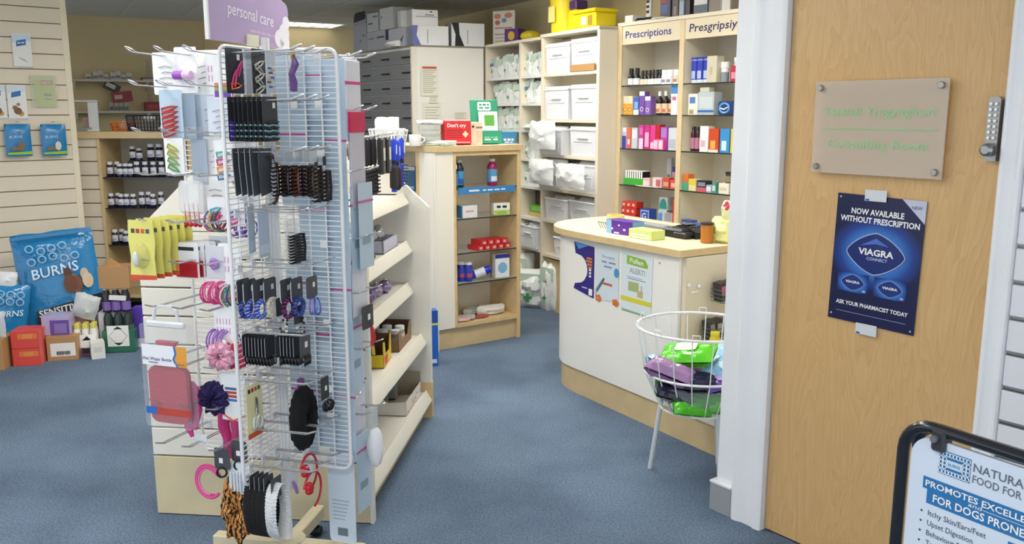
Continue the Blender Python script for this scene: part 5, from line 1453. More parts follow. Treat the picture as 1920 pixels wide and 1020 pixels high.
rxbox('blue_g_carton', 'white and blue carton lettered G', .285, z, (.10, .07, .10), '#2f4a9c', [(.08, .1, .92, .9, '#e6e9f2'), (.12, .15, .88, .85, '#3a5cb8')], [('G', .45, .25, .45, '#e9eef8')], g5)
for i, (x, zz) in enumerate(((.385, z), (.395, z + .095))):
    rxbox('teal_carton', 'white carton with a teal fan print, %s' % ('lower', 'upper')[i], x, zz, (.085, .07, .094), '#dfe8e6', (), (), g5, y=.13, polys=[(tuple((.5 + .45 * math.cos(a * .314), .1 + .8 * math.sin(a * .314)) for a in range(11)), '#3fa79a')])
rxbox('blue_carton', 'pale blue carton beside the teal ones', .455, z, (.06, .07, .085), '#cfd6da', [(0, 0, .7, 1, '#5a90cc')], (), g5)
rxbox('navy_carton', 'navy carton with white flower print', .515, z + .08, (.07, .07, .12), '#27306e', [(.3, .2, .7, .5, '#c9cede')], (), g5, y=.16)
rxbox('grey_carton', 'pale grey carton under the navy one', .515, z, (.09, .08, .08), '#d2d2cc', (), (), g5, y=.13)
rxbox('red_edge_carton', 'narrow red carton at the right of the base shelf', .578, z, (.03, .08, .19), '#c8402c', (), (), g5)
# second bay
z = RXZ[0]; h1 = 'goods on the top shelf of the right bay'
for i, x in enumerate((.685, .738, .795)):
    rxbot('blue_tub', 'royal blue tub with white foot, %s from left' % ORD[i], x, z, .027, .17, '#e9ecf4', '#2b3fb0', '#2b3fb4', h1, neck=.95, caph=.08, shoulder=.92, labz=(.14, .9), lab2='#b9c6f0')
rxbox('beige_carton', 'plain beige carton beside the blue tubs', .875, z, (.085, .07, .17), '#cfc8ae', [(.3, .3, .6, .6, '#b9b394')], (), h1)
rxbot('white_tub', 'white tub with grey foot', .945, z, .027, .13, '#e6e8ea', '#f3f3f3', '#8d949a', h1, neck=.9, caph=.3, shoulder=.9, labz=(.02, .5))
rxbot('white_tub', 'white lidded tub behind the small pots', .985, z, .024, .16, '#ecebe8', '#f3f3f3', '#d8d4d0', h1, y=.14, neck=.8)
rxbot('white_tub', 'small white pot right of the grey footed tub', 1.01, z, .02, .10, '#ecebe8', '#f3f3f3', '#cfd8d0', h1, neck=.8)
rxbox('red_carton', 'crimson carton at the right of the top shelf', 1.06, z, (.06, .05, .10), '#b02a40', [(.2, .2, .8, .6, '#d890a0')], (), h1)
rxbox('picture_carton', 'tall dark blue picture carton by the door casing', 1.075, z + .10, (.10, .05, .14), '#2f4666', [(.1, .2, .9, .8, '#6f8aa4')], (), h1, y=.2)
rxbox('riser_box', 'dark box beneath the picture carton', 1.075, z, (.10, .06, .098), '#5c6670', (), (), h1, y=.2)
z = RXZ[1]; h2 = 'goods on the second shelf of the right bay'
rxbox('white_carton', 'white carton with blue square and gold foot', .72, z, (.085, .06, .14), '#e6e4dc', [(.15, .55, .75, .85, '#5a7ec0'), (.15, .05, .6, .25, '#b49a5a')], (), h2)
rxbox('grey_blue_pack', 'bulky grey pack with a blue stripe', .835, z, (.14, .08, .15), '#b9c3c6', [(0, .12, 1, .22, '#2f6ab4'), (.1, .3, .9, .8, '#c9d3d8')], (), h2)
rxbox('small_box', 'small pale box on the bulky grey pack', .82, z + .15, (.08, .05, .03), '#c9c9bc', (), (), h2)
t = thing('oval_tin', 'blue oval pack with a shiny white swirl', 'pack', rxp(.99, z + .0005, .06), RX.rz, h2)
G().box((0, 0, .045), (.13, .06, .09), mat('#1f3f7c', .35), .012).obj('box', t)
q = ring((0, -.032, .045), .04, .007, mat('#6aa8e0', .3), 0, 16, 5, .75); q.tube([(-.03, -.034, .045), (0, -.036, .036), (.03, -.034, .05)], .005, mat('#dcecf8', .3), 5); q.obj('swirl', t)
rxbox('navy_carton', 'navy carton behind the casing on the second shelf', 1.08, z, (.05, .06, .09), '#27305c', (), (), h2)
z = RXZ[2]; h3 = 'goods on the third shelf of the right bay'
for i, x in enumerate((.69, .73, .772)):
    rxbot('syrup_bottle', 'dark syrup bottle with pink label, %s from left' % ORD[i], x, z, .0195, .165, '#3a1a24', '#2a1c22', '#b87a92', h3, neck=.6, caph=.12, shoulder=.8, labz=(.1, .55))
rxbox('white_carton', 'white carton with pink print on the third shelf', .83, z, (.075, .06, .17), '#eef0ee', [(.15, .2, .7, .45, '#e0b4c0')], (), h3)
rxbox('orange_carton', 'orange red carton with a yellow flare', .915, z, (.085, .06, .155), '#cc4a26', [(.0, .0, 1, .12, '#e9dcd0'), (.2, .15, .7, .5, '#f0b050')], (), h3)
rxbox('sky_blue_carton', 'sky blue carton with a white flower', 1.01, z, (.08, .06, .155), '#3a8fd0', [(.2, .1, .7, .5, '#d0e8f4')], (), h3)
rxbox('yellow_carton', 'yellow edged carton by the casing on the third shelf', 1.085, z, (.05, .06, .155), '#d8c040', (), (), h3)
z = RXZ[3]; h4 = 'goods on the fourth shelf of the right bay'
for i, (x, w, hh, c, pr, lab) in enumerate(((.675, .055, .11, '#e07a3a', [(0, 0, 1, .5, '#4aa88a')], 'orange and green carton'), (.74, .07, .08, '#e6dca8', [(0, .5, 1, 1, '#e2cf50')], 'yellow topped cream carton'), (.825, .085, .075, '#26262e', [(0, 0, 1, .4, '#cf6070'), (.1, .5, .9, .85, '#8a90a8')], 'black carton with pink foot'), (.89, .05, .05, '#9fb6cc', [(.1, .2, .9, .8, '#dfe6ec')], 'small pale blue carton'), (.935, .035, .07, '#5a9a8a', [(.1, .2, .9, .7, '#c9ded4')], 'small teal carton'), (.96, .05, .14, '#eceae4', [(.2, .6, .8, .85, '#8a9aa8')], 'upright white carton'), (1.02, .09, .07, '#ede8d8', [(.1, .3, .8, .6, '#d8cdb0')], 'cream carton by the casing'))):
    rxbox('small_carton', lab + ' on the fourth shelf of the right bay', x, z, (w - .003, .06, hh), c, pr, (), h4, y=.05 if i != 5 else .16)
rxbot('dark_pot', 'dark pot with a grey lid at the right of the fourth shelf', 1.035, z + .07, .03, .075, '#4a4436', '#2a2a2c', '#8a8264', h4, y=.06, neck=.9)
rxbox('blue_carton', 'small blue carton left on the base of the right bay', .70, .835, (.09, .06, .06), '#3a56a4', [(.1, .3, .5, .7, '#d0d8ec')], (), h4)
# on top of the prescription shelving
ht = 'goods on top of the prescription shelving'
zt = 2.2605
rxbox('white_box', 'low white box on top at the left of the prescription shelving', .055, zt, (.085, .10, .05), '#e3e3e0', (), (), ht, y=.08)
t = thing('cordless_phone', 'white cordless phone standing on the prescription shelving', 'phone', rxp(.17, zt, .12), RX.rz, ht)
G().box((0, 0, .015), (.09, .09, .03), mat('#d8d8d4', .4), .006).obj('cradle', t); G().box((0, .0, .15), (.05, .03, .25), mat('#dedcd6', .35), .008).obj('handset', t)
for i in range(3): G().b2((-.014, -.018, .06 + i * .035), (.014, -.0145, .08 + i * .035), BLACK, .001).obj('key', t)
o = G().tube([(.10, -.1, 0), (.14, -.12, .004), (.18, -.09, .004), (.22, -.11, .004), (.26, -.1, .004)], .008, BLACK, 6).obj('cable'); o.location = rxp(.04, 2.269, .12); o.rotation_euler.z = math.radians(RX.rz); tag(o, 'black cable lying on the prescription shelving', 'cable', ht)
for i, (x, w, hh, c, pr, lab) in enumerate(((.37, .10, .20, '#4a4654', [(.1, .55, .6, .9, '#a8303c'), (.1, .2, .7, .5, '#4a5a9a')], 'dark carton with red and blue print'), (.465, .06, .19, '#5c5054', [(.3, .1, .7, .4, '#8a7a74')], 'brownish carton'), (.525, .05, .20, '#8f9cae', [(.1, .1, .9, .5, '#a9b6c4')], 'grey blue carton'), (.585, .04, .21, '#3a3034', (), 'narrow dark carton'), (.70, .13, .22, '#5a6670', [(.05, .3, .95, .95, '#e2e2e0'), (.15, .6, .8, .85, '#6a6e7a')], 'white fronted carton with a shoe picture'), (.82, .10, .20, '#8d8278', (), 'plain taupe carton'), (.915, .10, .24, '#9a9086', [(.2, .0, .9, 1, '#dedcd8')], 'tall taupe and white carton'))):
    rxbox('stock_carton', lab + ' on top of the prescription shelving', x, zt, (w - .004, .08, hh), c, pr, (), ht, y=.12)
o = G().b2((-.06, -.05, 0), (.06, .05, .004), PAPER).obj('paper_sheet'); o.location = rxp(.40, zt + .001, .03); o.rotation_euler.z = math.radians(RX.rz); tag(o, 'white sheet lying on the prescription shelving', 'paper', ht)

# ================================================================ storage boxes and bags on the storage shelving
def bxp(x, z, y=.1): return BX.w(x, y, z)
def storage_box(label, x, z, w, h, seed, y=.095, d=.165, lid=True, overhang=False):
    t = thing('storage_box', label, 'storage box', bxp(x, z + .001, y), BX.rz, 'white plastic storage boxes', 0, 0)
    g = G(); a, b = w / 2, d / 2; k = .93
    pts0 = [(-a * k, -b * k, 0), (a * k, -b * k, 0), (a * k, b * k, 0), (-a * k, b * k, 0)]; pts1 = [(-a, -b, h), (a, -b, h), (a, b, h), (-a, b, h)]
    g.add(pts0 + pts1, [(0, 3, 2, 1), (0, 1, 5, 4), (1, 2, 6, 5), (2, 3, 7, 6), (3, 0, 4, 7)], mat('#f1f3f6', .25, alpha=.93))
    o = g.obj('tub', t)
    G().tube([(-a, -b, h), (a, -b, h), (a, b, h), (-a, b, h)], .009, mat('#f7f8fa', .3), 6, closed=True).obj('rim', t)
    G().b2((-w * .2, -b - .012, h * .66), (w * .2, -b * .97, h * .72), mat('#e3e6ea', .3), .003).obj('handle', t)
    G().tube([(-w * .36, -b * .955, h * .12), (-w * .36, -b * .985, h * .55), (w * .36, -b * .985, h * .55), (w * .36, -b * .955, h * .12)], .004, mat('#e6e9ee', .3), 4).obj('moulded_panel', t)
    if lid: G().box((0, 0, h + .014), (w * 1.02, d * 1.02, .02), mat('#e9edf0', .3, alpha=.9), .006).obj('lid', t)
    c = pillow(w * .85, h * .45, d * .75, seed, .18, m=mat('#eef0f0', .4, bump=.3, bscale=30)).obj('bagged_contents', t); c.location = (0, 0, h * (.72 if not lid else .5))
spec = [(1.929, 'top', (1.235, .205), (1.615, .215)), (1.572, 'second', (1.225, .23), (1.62, .235)), (1.294, 'third', (1.20, .19), (1.615, .20)), (1.024, 'fourth', (1.20, .20), (1.615, .20)), (.764, 'fifth', (1.235, .17), (1.615, .18))]
for r, (z, nm, a, b) in enumerate(spec):
    storage_box('white plastic storage box on the left of the %s box shelf' % nm, a[0], z, .36, a[1], r * 2.1, .095 if r not in (2, 3) else .05, lid=r in (0, 1))
    storage_box('white plastic storage box on the right of the %s box shelf' % nm, b[0], z, .36, b[1], r * 2.1 + 1, .095, lid=r in (0, 1, 2))
for lab, x, z, w_, h_, sdn in (('white bag draped over the front of the third left storage box', 1.20, 1.34, .40, .22, 61), ('white bag draped over the front of the fourth left storage box', 1.18, 1.06, .38, .20, 67), ('white bag draped over the front of the fourth right storage box', 1.62, 1.06, .40, .18, 71), ('white bag slumped beside the fourth storage box', .88, 1.02, .30, .24, 75)):
    o = pillow(w_, h_, .10, sdn, .16, 14, 10, m=mat('#eff2f2', .35, bump=.4, bscale=25, alpha=.92)).obj('draped_bag'); o.location = bxp(x, z, -.10 if x > 1 else .1); o.rotation_euler.z = math.radians(BX.rz); tag(o, lab, 'bag', 'white bags draped over storage boxes')
carton('kraft_box', 'flat brown box end under the top right storage box', 'box', bxp(1.615, 1.9295, .002), BX.rz, (.33, .014, .05), '#b98f5e')
storage_box('low white storage box on the lowest box shelf', 1.4, .474, .40, .15, 9.0, lid=False)
sd_ = 11.0
bi = 0
def bag_row(z, xs, nm, hs, tint=None):
    global sd_
    for i, x in enumerate(xs):
        sd_ += 1.7
        paper_bag('prescription_bag', 'white prescription bag, %s from the left on the %s' % (ORD[i], nm), bxp(x - .03, z, .075), BX.rz + RND.uniform(-12, 12), .155, hs[i % len(hs)], .07, sd_, 'white bagged prescriptions', cross=(i % 2 == 0), tintp='#5a86c8' if (tint == i) else None, ry=RND.uniform(-5, 5))
bag_row(1.928, (.10, .22, .35, .46, .56), 'top left bag shelf', (.19, .17, .20), 0)
bag_row(1.928, (.72, .83, .94), 'top right bag shelf', (.20, .18))
bag_row(1.703, (.16, .28, .40, .54), 'second left bag shelf', (.17, .19, .18))
bag_row(1.703, (.74, .86), 'second right bag shelf', (.20, .18), 0)
bag_row(1.483, (.15, .26, .37, .48, .57), 'third left bag shelf', (.19, .18))
bag_row(1.243, (.74, .90), 'bag shelf beside the third storage box', (.15, .17))
bag_row(1.013, (.72, .84, .94), 'bag shelf beside the fourth storage box', (.19, .17))
o = pillow(.30, .05, .22, 3.3, .2, m=mat('#e3ebe4', .4)).obj('flat_bag'); o.location = bxp(.83, 1.484, .05); o.rotation_euler.z = math.radians(BX.rz); tag(o, 'flattened pale green bag jutting off a bag shelf', 'bag')
carton('green_pack', 'green and yellow pack on the low bag shelf', 'pack', bxp(.83, .7475, .15), BX.rz, (.28, .15, .10), '#5fae3c', [(0, .0, 1, .35, '#d8b26a'), (.1, .5, .9, .9, '#8cc85a')])
o = carton('dark_box', 'dark brown box above the green pack', 'box', bxp(.83, .848, .2), BX.rz, (.26, .15, .12), '#4a3a32')
storage_box('small white tub of bags on the lowest bag shelf', .83, .493, .28, .18, 4.4, lid=False, d=.24)
# on top
carton('poster_board', 'white card with a ring of hands print standing on the storage shelving', 'sign', bxp(.06, 2.2225, .16), BX.rz + 35, (.22, .02, .30), '#efe6da', [(.1, .1, .9, .14, '#c9c0b8'), (.1, .2, .8, .23, '#c9c0b8'), (.1, .3, .9, .34, '#b9a8a4'), (.1, .48, .9, .52, '#c08a80')], polys=[(tuple((.22 + .16 * math.cos(a * .628), .84 + .08 * math.sin(a * .628)) for a in range(10)), '#d89878'), (tuple((.72 + .18 * math.cos(a * .628), .86 + .08 * math.sin(a * .628)) for a in range(10)), '#d89878'), (tuple((.22 + .12 * math.cos(a * .628), .66 + .07 * math.sin(a * .628)) for a in range(10)), '#c46a58'), (tuple((.52 + .12 * math.cos(a * .628), .72 + .07 * math.sin(a * .628)) for a in range(10)), '#6f9fd0')])
t = carton('purple_box', 'purple box with a yellow disc on the storage shelving', 'box', bxp(.30, 2.2225, .14), BX.rz + 30, (.14, .12, .12), '#5c2f7c', polys=[(tuple((.5 + .25 * math.cos(a * .628), .5 + .32 * math.sin(a * .628)) for a in range(10)), '#d8b030')])
YB = mat('#f0d81e', .35)
t = thing('sharps_bin', 'tall yellow sharps bin on the storage shelving', 'sharps bin', bxp(1.17, 2.2385, .12), BX.rz)
G().lathe([(.11, 0), (.125, .30), (.13, .36)], YB, 18).obj('bin', t); G().lathe([(.135, .34), (.135, .39), (.06, .40), (0, .40)], mat('#e8cf18', .35), 18).obj('lid', t); G().fr(-.05, .08, .05, .2, -.1255, mat('#f2e68a', .5)).obj('label', t)
t = thing('sharps_bin', 'narrow yellow bin behind the tall sharps bin', 'sharps bin', bxp(1.02, 2.2385, .25), BX.rz); G().lathe([(.05, 0), (.06, .18)], mat('#dfd02a', .35), 14).obj('bin', t); G().lathe([(.063, .18), (.063, .21), (0, .215)], mat('#c8d23a', .35), 14).obj('lid', t)
t = thing('sharps_bin', 'yellow bin with a purple lid on the storage shelving', 'sharps bin', bxp(1.36, 2.2385, .12), BX.rz); G().box((0, 0, .08), (.11, .12, .16), YB, .01).obj('bin', t); G().box((0, 0, .195), (.10, .11, .07), mat('#4a2f6a', .4), .008).obj('lid', t)
t = thing('yellow_tub', 'low wide yellow tub with a lid on the storage shelving', 'tub', bxp(1.62, 2.2385, .10), BX.rz)
G().box((0, 0, .055), (.30, .2, .11), YB, .015).obj('tub', t); G().box((0, 0, .12), (.32, .22, .025), YB, .008).obj('lid', t); G().fr(-.03, .02, .04, .08, -.1008, mat('#efe6c8', .5)).obj('label', t); G().fr(.06, .015, .12, .085, -.1008, mat('#a8842a', .5)).obj('dark_label', t)
o = G().ball((0, 0, .05), (.09, .07, .05), mat('#d8c42a', .4), 12, 8).obj('yellow_bag'); o.location = bxp(.47, 2.2225, .2); tag(o, 'rounded yellow bag behind the purple box', 'bag')
# bags on the floor
paper_bag('delivery_bag', 'large white bag with green cross on the floor, front one', (.155, 7.30, 0), -12, .36, .32, .22, 41, 'white bags on the floor', cross=True)
paper_bag('delivery_bag', 'white bag on the floor behind the front one', (.06, 7.56, 0), -20, .28, .42, .20, 47, 'white bags on the floor')
paper_bag('delivery_bag', 'white and green bag on the floor at the counter end', (.33, 7.14, 0), -40, .20, .40, .18, 53, 'white bags on the floor', cross=True)
carton('brown_box', 'brown box under the lowest bag shelf', 'box', bxp(.84, 0, .26), BX.rz, (.28, .15, .44), '#b0885c')

# ================================================================ boxes on top of the drawer cabinet
hb = 'cartons on top of the drawer cabinet'
def cub(label, fr, x, y, z, size, col, prints=(), texts=(), polys=(), side=None):
    carton('stock_box', label, 'box', fr.w(x, y + size[1] / 2, z), fr.rz, size, col, prints, texts, hb, side, polys=polys)
ZC = 2.2055
sw = (((0, 0), (.12, 0), (.04, .5), (.10, 1), (0, 1)), '#5a5fa8')
cub('white box with a blue swoosh and upright lettering', CUP, .175, .0, ZC, (.325, .18, .165), '#f2f3f6', [(.40, .1, .42, .8, '#8a8a98')], (), ((((.0, 0), (.22, .0), (.10, .5), (.14, 1), (0, 1)), '#6a70b8'),), side='#9a9db4')
cub('white box with a black swoosh next to the blue one', CUP, .52, .0, ZC, (.31, .18, .20), '#eff0f2', [(.48, .1, .5, .7, '#8a8a90')], (), ((((.1, 0), (.38, 0), (.24, .5), (.22, 1), (.0, 1), (.12, .5)), '#1c1d28'),), side='#b9babd')
cub('white box with a black line on top of the blue swoosh box', CUP, .13, .02, ZC + .166, (.235, .16, .135), '#eff0f1', [(.15, .55, .98, .58, '#55565c'), (.5, .64, .85, .72, '#9a9aa0'), (.7, .84, .78, .92, '#222222')], (), (), '#c9cac8')
cub('grey white box beside the black line box', CUP, .04, .19, ZC + .166, (.16, .12, .14), '#dcdcda', [(.5, .4, .9, .6, '#a4a4a2')], (), ())
def drb(label, x, z, size, col, prints=(), y=.02, polys=()):
    carton('stock_box', label, 'box', DRW.w(x, y + size[1] / 2, z), DRW.rz, size, col, prints, (), hb, None, polys=polys)
drb('large grey box at the back end of the drawer cabinet', .13, ZC, (.30, .25, .26), '#a9aab2', [(.5, .35, .55, .45, '#2a2a30'), (.7, .55, .9, .6, '#6c6d76')])
drb('grey box with small print in the middle of the cabinet top', .49, ZC, (.40, .25, .17), '#b4b4b8', [(.1, .6, .4, .66, '#6c6d76'), (.55, .6, .95, .7, '#55565e')])
drb('grey box with a navy patch near the cabinet corner', .88, ZC, (.36, .25, .165), '#c4c5cc', [(.0, .45, .16, 1, '#2c2a60')], polys=((((.6, 0), (.75, 0), (1, .5), (1, .62)), '#5a5a78'),))
drb('grey box with black swoosh high on the back pile', .13, ZC + .261, (.28, .22, .115), '#9fa0a8', polys=((((0, .2), (1, .35), (1, 1), (.3, 1), (.1, .9)), '#24252c'),))
drb('small grey box high on the middle pile', .42, ZC + .171, (.24, .22, .17), '#bfbfc0', [(.1, .4, .5, .48, '#55565e'), (.55, .75, .95, .82, '#55565e')])
drb('light grey box high on the pile near the corner', .72, ZC + .171, (.27, .22, .19), '#c9c9c6', [(.1, .55, .16, .65, '#2a2a30')])
o = pillow(.24, .06, .14, 5, .1, m=PAPER).obj('paper_roll'); o.location = DRW.w(.90, -.08, ZC); o.rotation_euler.z = math.radians(DRW.rz); tag(o, 'white paper bundle at the front edge of the drawer cabinet', 'paper')
o.location = DRW.w(.90, -.0, ZC + .001)
carton('green_box', 'yellow green box beyond the drawer cabinet', 'box', DRW.w(-.30, .35, 2.02), DRW.rz, (.36, .2, .34), '#8aa83c', [(.6, .2, 1, .9, '#aebf4a')])
G().b2((-.6, .2, 1.99), (-.03, .6, 2.015), mat('#d9d4c4', .5)).obj('far_shelf'); o = bpy.context.scene.objects['far_shelf']; o.location = DRW.w(0); o.rotation_euler.z = math.radians(DRW.rz); tag(o, 'shelf board beyond the drawer cabinet', 'shelf')
# notices on the cabinet end
def notice(label, x, z, w, h, head=None, lines=6):
    t = thing('notice', label, 'notice', CUP.w(x, -.004, z), CUP.rz, 'paper notices on the drawer cabinet end')
    G().b2((-w / 2, 0, 0), (w / 2, .0015, h), mat('#ece8d8', .7)).obj('sheet', t)
    g = G()
    if head: g.fr(-w * .42, h * .90, w * .42, h * .97, -.0006, mat(head, .5))
    for i in range(lines): g.fr(-w * .40, h * (.84 - i * .8 / lines), w * (.40 - .1 * (i % 3)), h * (.84 - i * .8 / lines) + .007, -.0006, mat('#b9b5a6', .6))
    g.obj('printed_lines', t)
notice('long cream notice with a red heading on the cabinet end', .155, 1.77, .155, .26, '#c8483c', 12)
notice('white printed notice low on the cabinet end', .175, 1.44, .17, .27, None, 9)
notice('small yellowish note above the low notice', .19, 1.70, .08, .06, None, 2)
notice('small printed notice above the red box', .44, 1.53, .13, .10, None, 5)
# ================================================================ on and around the dispensary counter
def dp(x, z, y=.1): return DISP.w(x, y, z)
ZD = 1.404
basket('white_basket', 'white slatted basket on the dispensary counter', DISP.w(-.24, .20, ZD), -10, .20, .15, .11, '#f4f5f6', .8, 2, 9)
o = pillow(.16, .12, .10, 6, .15, m=PAPER).obj('paper_bundle'); o.location = DISP.w(-.24, .20, ZD + .07); tag(o, 'white papers piled in the white basket', 'papers')
basket('white_basket', 'second white basket tucked behind the first', DISP.w(-.15, .30, ZD), -10, .17, .15, .10, '#eef0f2', .8, 2, 7)
t = thing('mug', 'plain white mug on the dispensary counter', 'mug', DISP.w(-.075, .12, ZD), 0)
G().lathe([(.035, 0), (.04, .01), (.042, .075), (.038, .075), (.036, .012), (0, .012)], WHITE, 16).obj('cup', t); G().tube([(.04, 0, .06), (.06, 0, .055), (.064, 0, .035), (.04, 0, .018)], .005, WHITE, 6).obj('handle', t)
t = thing('plastic_bag_tub', 'clear plastic tub with a loose white lid', 'tub', DISP.w(.05, .14, ZD), 8)
G().lathe([(.07, 0), (.078, .14)], mat('#dfe2dc', .15, alpha=.45), 16).obj('tub', t); pillow(.18, .03, .16, 3, .15, m=WHITE).obj('lid', t).location = (0, 0, .14)
for i in range(3): G().lathe([(.078, .03 + i * .035), (.0785, .036 + i * .035)], mat('#aeb4ae', .4), 16).obj('band', t)
o = pillow(.22, .035, .12, 12, .2, m=mat('#d6e0d0', .5)).obj('paper_pile'); o.location = DISP.w(.08, .06, ZD); tag(o, 'low pile of pale green papers by the red tin', 'papers')
t = thing('charity_box', 'red first aid style collecting box lettered Dont cry', 'collecting box', DISP.w(.235, .10, ZD), 18, None, -6)
G().box((0, 0, .085), (.195, .09, .165), mat('#cf2026', .35), .008).obj('box', t)
g = G().text("Don't cry", -.005, .118, .024, WHITE, -.0462, 'c', .02, w=.13); 
g.obj('lettering', t)
g = G()
for i in range(4): g.fr(-.08, .045 + i * .016, .035, .050 + i * .016, -.0461, mat('#8f1016', .5))
g.obj('small_print', t)
G().fr(.048, .05, .062, .09, -.0462, mat('#f0d8a8', .5)).fr(.036, .062, .074, .078, -.0464, mat('#f0d8a8', .5)).obj('cross', t)
G().b2((-.08, -.049, .012), (.085, -.045, .018), mat('#f0c0b8', .4)).obj('ledge', t)
carton('slim_carton', 'slim cream and pink carton between the red box and the green display', 'carton', DISP.w(.385, .09, ZD), 20, (.085, .05, .155), '#e9d6c0', [(.45, .72, 1, .8, '#8a6f54'), (.5, .1, .95, .6, '#e0c4ac'), (.1, .75, .3, .85, '#3a3a3a')])
t = thing('leaflet_display', 'green leaflet display with a white leaflet in its pocket', 'leaflet display', DISP.w(.50, .13, ZD), 24, None, -8)
GR = mat('#2f9a74', .4)
G().b2((-.105, 0, 0), (.105, .008, .31), GR, .002).obj('back_board', t); G().b2((-.06, -.05, 0), (.105, .0, .09), GR, .002).obj('pocket', t)
G().b2((-.055, -.03, .06), (.085, -.022, .225), PAPER).obj('leaflet', t); G().fr(-.015, .125, .06, .20, -.0308, mat('#5fae4a', .5)).obj('green_picture', t)
G().marks(.02, .022, .10, .011, WHITE, -.0508, 2).marks(.02, .04, .10, .006, mat('#9fd4be', .5), -.0508, 3).obj('lettering', t); G().prism(rrect(.10, .235, .295, .01), -.002, -.0005, WHITE, 'y').obj('badge', t)
G().marks(.0, .270, .075, .012, GR, -.003, 3).marks(.0, .248, .075, .012, GR, -.003, 2).obj('badge_lettering', t)
t = thing('blue_tub', 'see-through blue tub with white lettering', 'tub', DISP.w(.655, .10, ZD), 20)
G().add([(-.055, -.04, 0), (.055, -.04, 0), (.055, .04, 0), (-.055, .04, 0), (-.065, -.045, .085), (.065, -.045, .085), (.065, .045, .085), (-.065, .045, .085)], [(0, 3, 2, 1), (0, 1, 5, 4), (1, 2, 6, 5), (2, 3, 7, 6), (3, 0, 4, 7)], mat('#3f86b4', .2, alpha=.85)).obj('tub', t)
G().tube([(-.065, -.045, .085), (.065, -.045, .085), (.065, .045, .085), (-.065, .045, .085)], .003, mat('#5a9cc4', .3), 4, closed=True).obj('rim', t)
G().marks(0, .024, .075, .014, WHITE, -.0455, 3).marks(0, .010, .06, .007, WHITE, -.0455, 2).obj('lettering', t)
o = G().prism([(0, 0), (.16, .02), (.14, .09), (.02, .06)], 0, .003, mat('#dfe9d8', .6)).obj('paper_slip'); o.location = DISP.w(.55, .04, ZD); o.rotation_euler.z = .5; tag(o, 'pale green slip of paper in front of the blue tub', 'paper')
o = G().prism([(0, 0), (.07, 0), (.05, .10), (.0, .09)], 0, .004, mat('#c9e0c0', .6), 'y').obj('green_card'); o.location = DISP.w(.70, .16, ZD); o.rotation_euler.z = .5; tag(o, 'pale green folded card right of the blue tub', 'card')
# glass shelves of the display bay
bottle('medicine_bottle', 'small dark blue medicine bottle with a white cap', 'bottle', dp(.20, DZ[0], .06), 30, .02, .16, '#24506e', '#ecebe6', '#3f86c0', 'bottles in the dispensary bay', .5, .18, .7)
bottle('medicine_bottle', 'dark medicine bottle with a light blue label', 'bottle', dp(.255, DZ[0], .10), 30, .032, .19, '#1d2730', '#e6e4de', '#4a9ad0', 'bottles in the dispensary bay', .5, .1, .74, '#1d5f9a', (.1, .6))
bottle('medicine_bottle', 'magenta medicine bottle with a blue and white label', 'bottle', dp(.53, DZ[0], .10), 30, .036, .19, '#a3245e', '#eeeae6', '#5a9fd0', 'bottles in the dispensary bay', .5, .1, .78, '#e9eef4', (.15, .62))
carton('medicine_carton', 'white carton with a blue end', 'carton', dp(.30, DZ[1], .09), 35, (.13, .10, .085), '#e9e9ea', [(.25, .45, .75, .6, '#d8a0a8'), (0, 0, .06, 1, '#3f86c0')], side='#4a8fc4')
carton('medicine_carton', 'white and green carton with black lettering', 'carton', dp(.595, DZ[1], .09), 20, (.125, .05, .085), '#eceee6', [(0, 0, 1, .4, '#b9d07a'), (.2, .05, .8, .3, '#9ac04a')], [('~', .5, .58, .2, '#22261c')])
for i in range(9):
    r, c = (0, i) if i < 5 else (1, i - 5)
    carton('red_carton', 'red carton in the pile in the dispensary bay, %s of the %s layer' % (ORD[c], ('lower', 'upper')[r]), 'carton', dp(.385 + c * .058 + r * .03, DZ[2] + r * .036, .10), 40, (.052, .12, .035), '#cc2630', [(.3, .2, .8, .7, '#e8b0a8')], (), 'red cartons in the dispensary bay', '#d83038')
for i, x in enumerate((.215, .25, .29)):
    bottle('antacid_bottle', 'royal blue bottle with white cap in the dispensary bay, %s from left' % ORD[i], 'bottle', dp(x + .02, DZ[3], .14 - .03 * i), 30, .03, .135, '#2a3aa8', '#e6e8ee', '#3a4ab8', 'blue bottles in the dispensary bay', .75, .12, .82, '#c84a5a', (.2, .7))
bottle('antacid_bottle', 'royal blue bottle lying on its side', 'bottle', dp(.345, DZ[3] + .032, .10), 10, .03, .15, '#2a35b4', '#2a35b4', '#dfe3ee', 'blue bottles in the dispensary bay', .8, .1, .85, '#e9ecf4', (.2, .7), ry=72)
carton('tablet_carton', 'white carton with navy top and a blue globe', 'carton', dp(.59, DZ[3], .08), 28, (.115, .05, .17), '#e9ecf0', [(0, .83, 1, 1, '#2c34a0')], polys=((tuple((.5 + .33 * math.cos(a * .524), .42 + .24 * math.sin(a * .524)) for a in range(12)), '#7fb8dc'),))
for i, (x, y, w, d_, h, c, rz, lab) in enumerate(((.28, .10, .20, .14, .025, '#c9c6c4', 40, 'low pile of grey plastic packs on the bay floor, left'), (.24, .05, .12, .08, .03, '#d9b4b4', 30, 'pinkish pack on the bay floor'), (.42, .22, .20, .12, .05, '#a4aaa0', 60, 'grey glossy folder at the back of the bay floor'), (.54, .14, .23, .15, .065, '#e9e8e2', 30, 'thick white pad on the bay floor'), (.40, .08, .14, .07, .02, '#b44a50', 20, 'small red pack on the bay floor'))):
    o = pillow(w, h, d_, i * 3.0, .10, m=mat(c, .3)).obj('flat_pack'); o.location = dp(x, .175, y); o.rotation_euler.z = math.radians(rz); tag(o, lab, 'pack', 'flat packs on the bay floor')
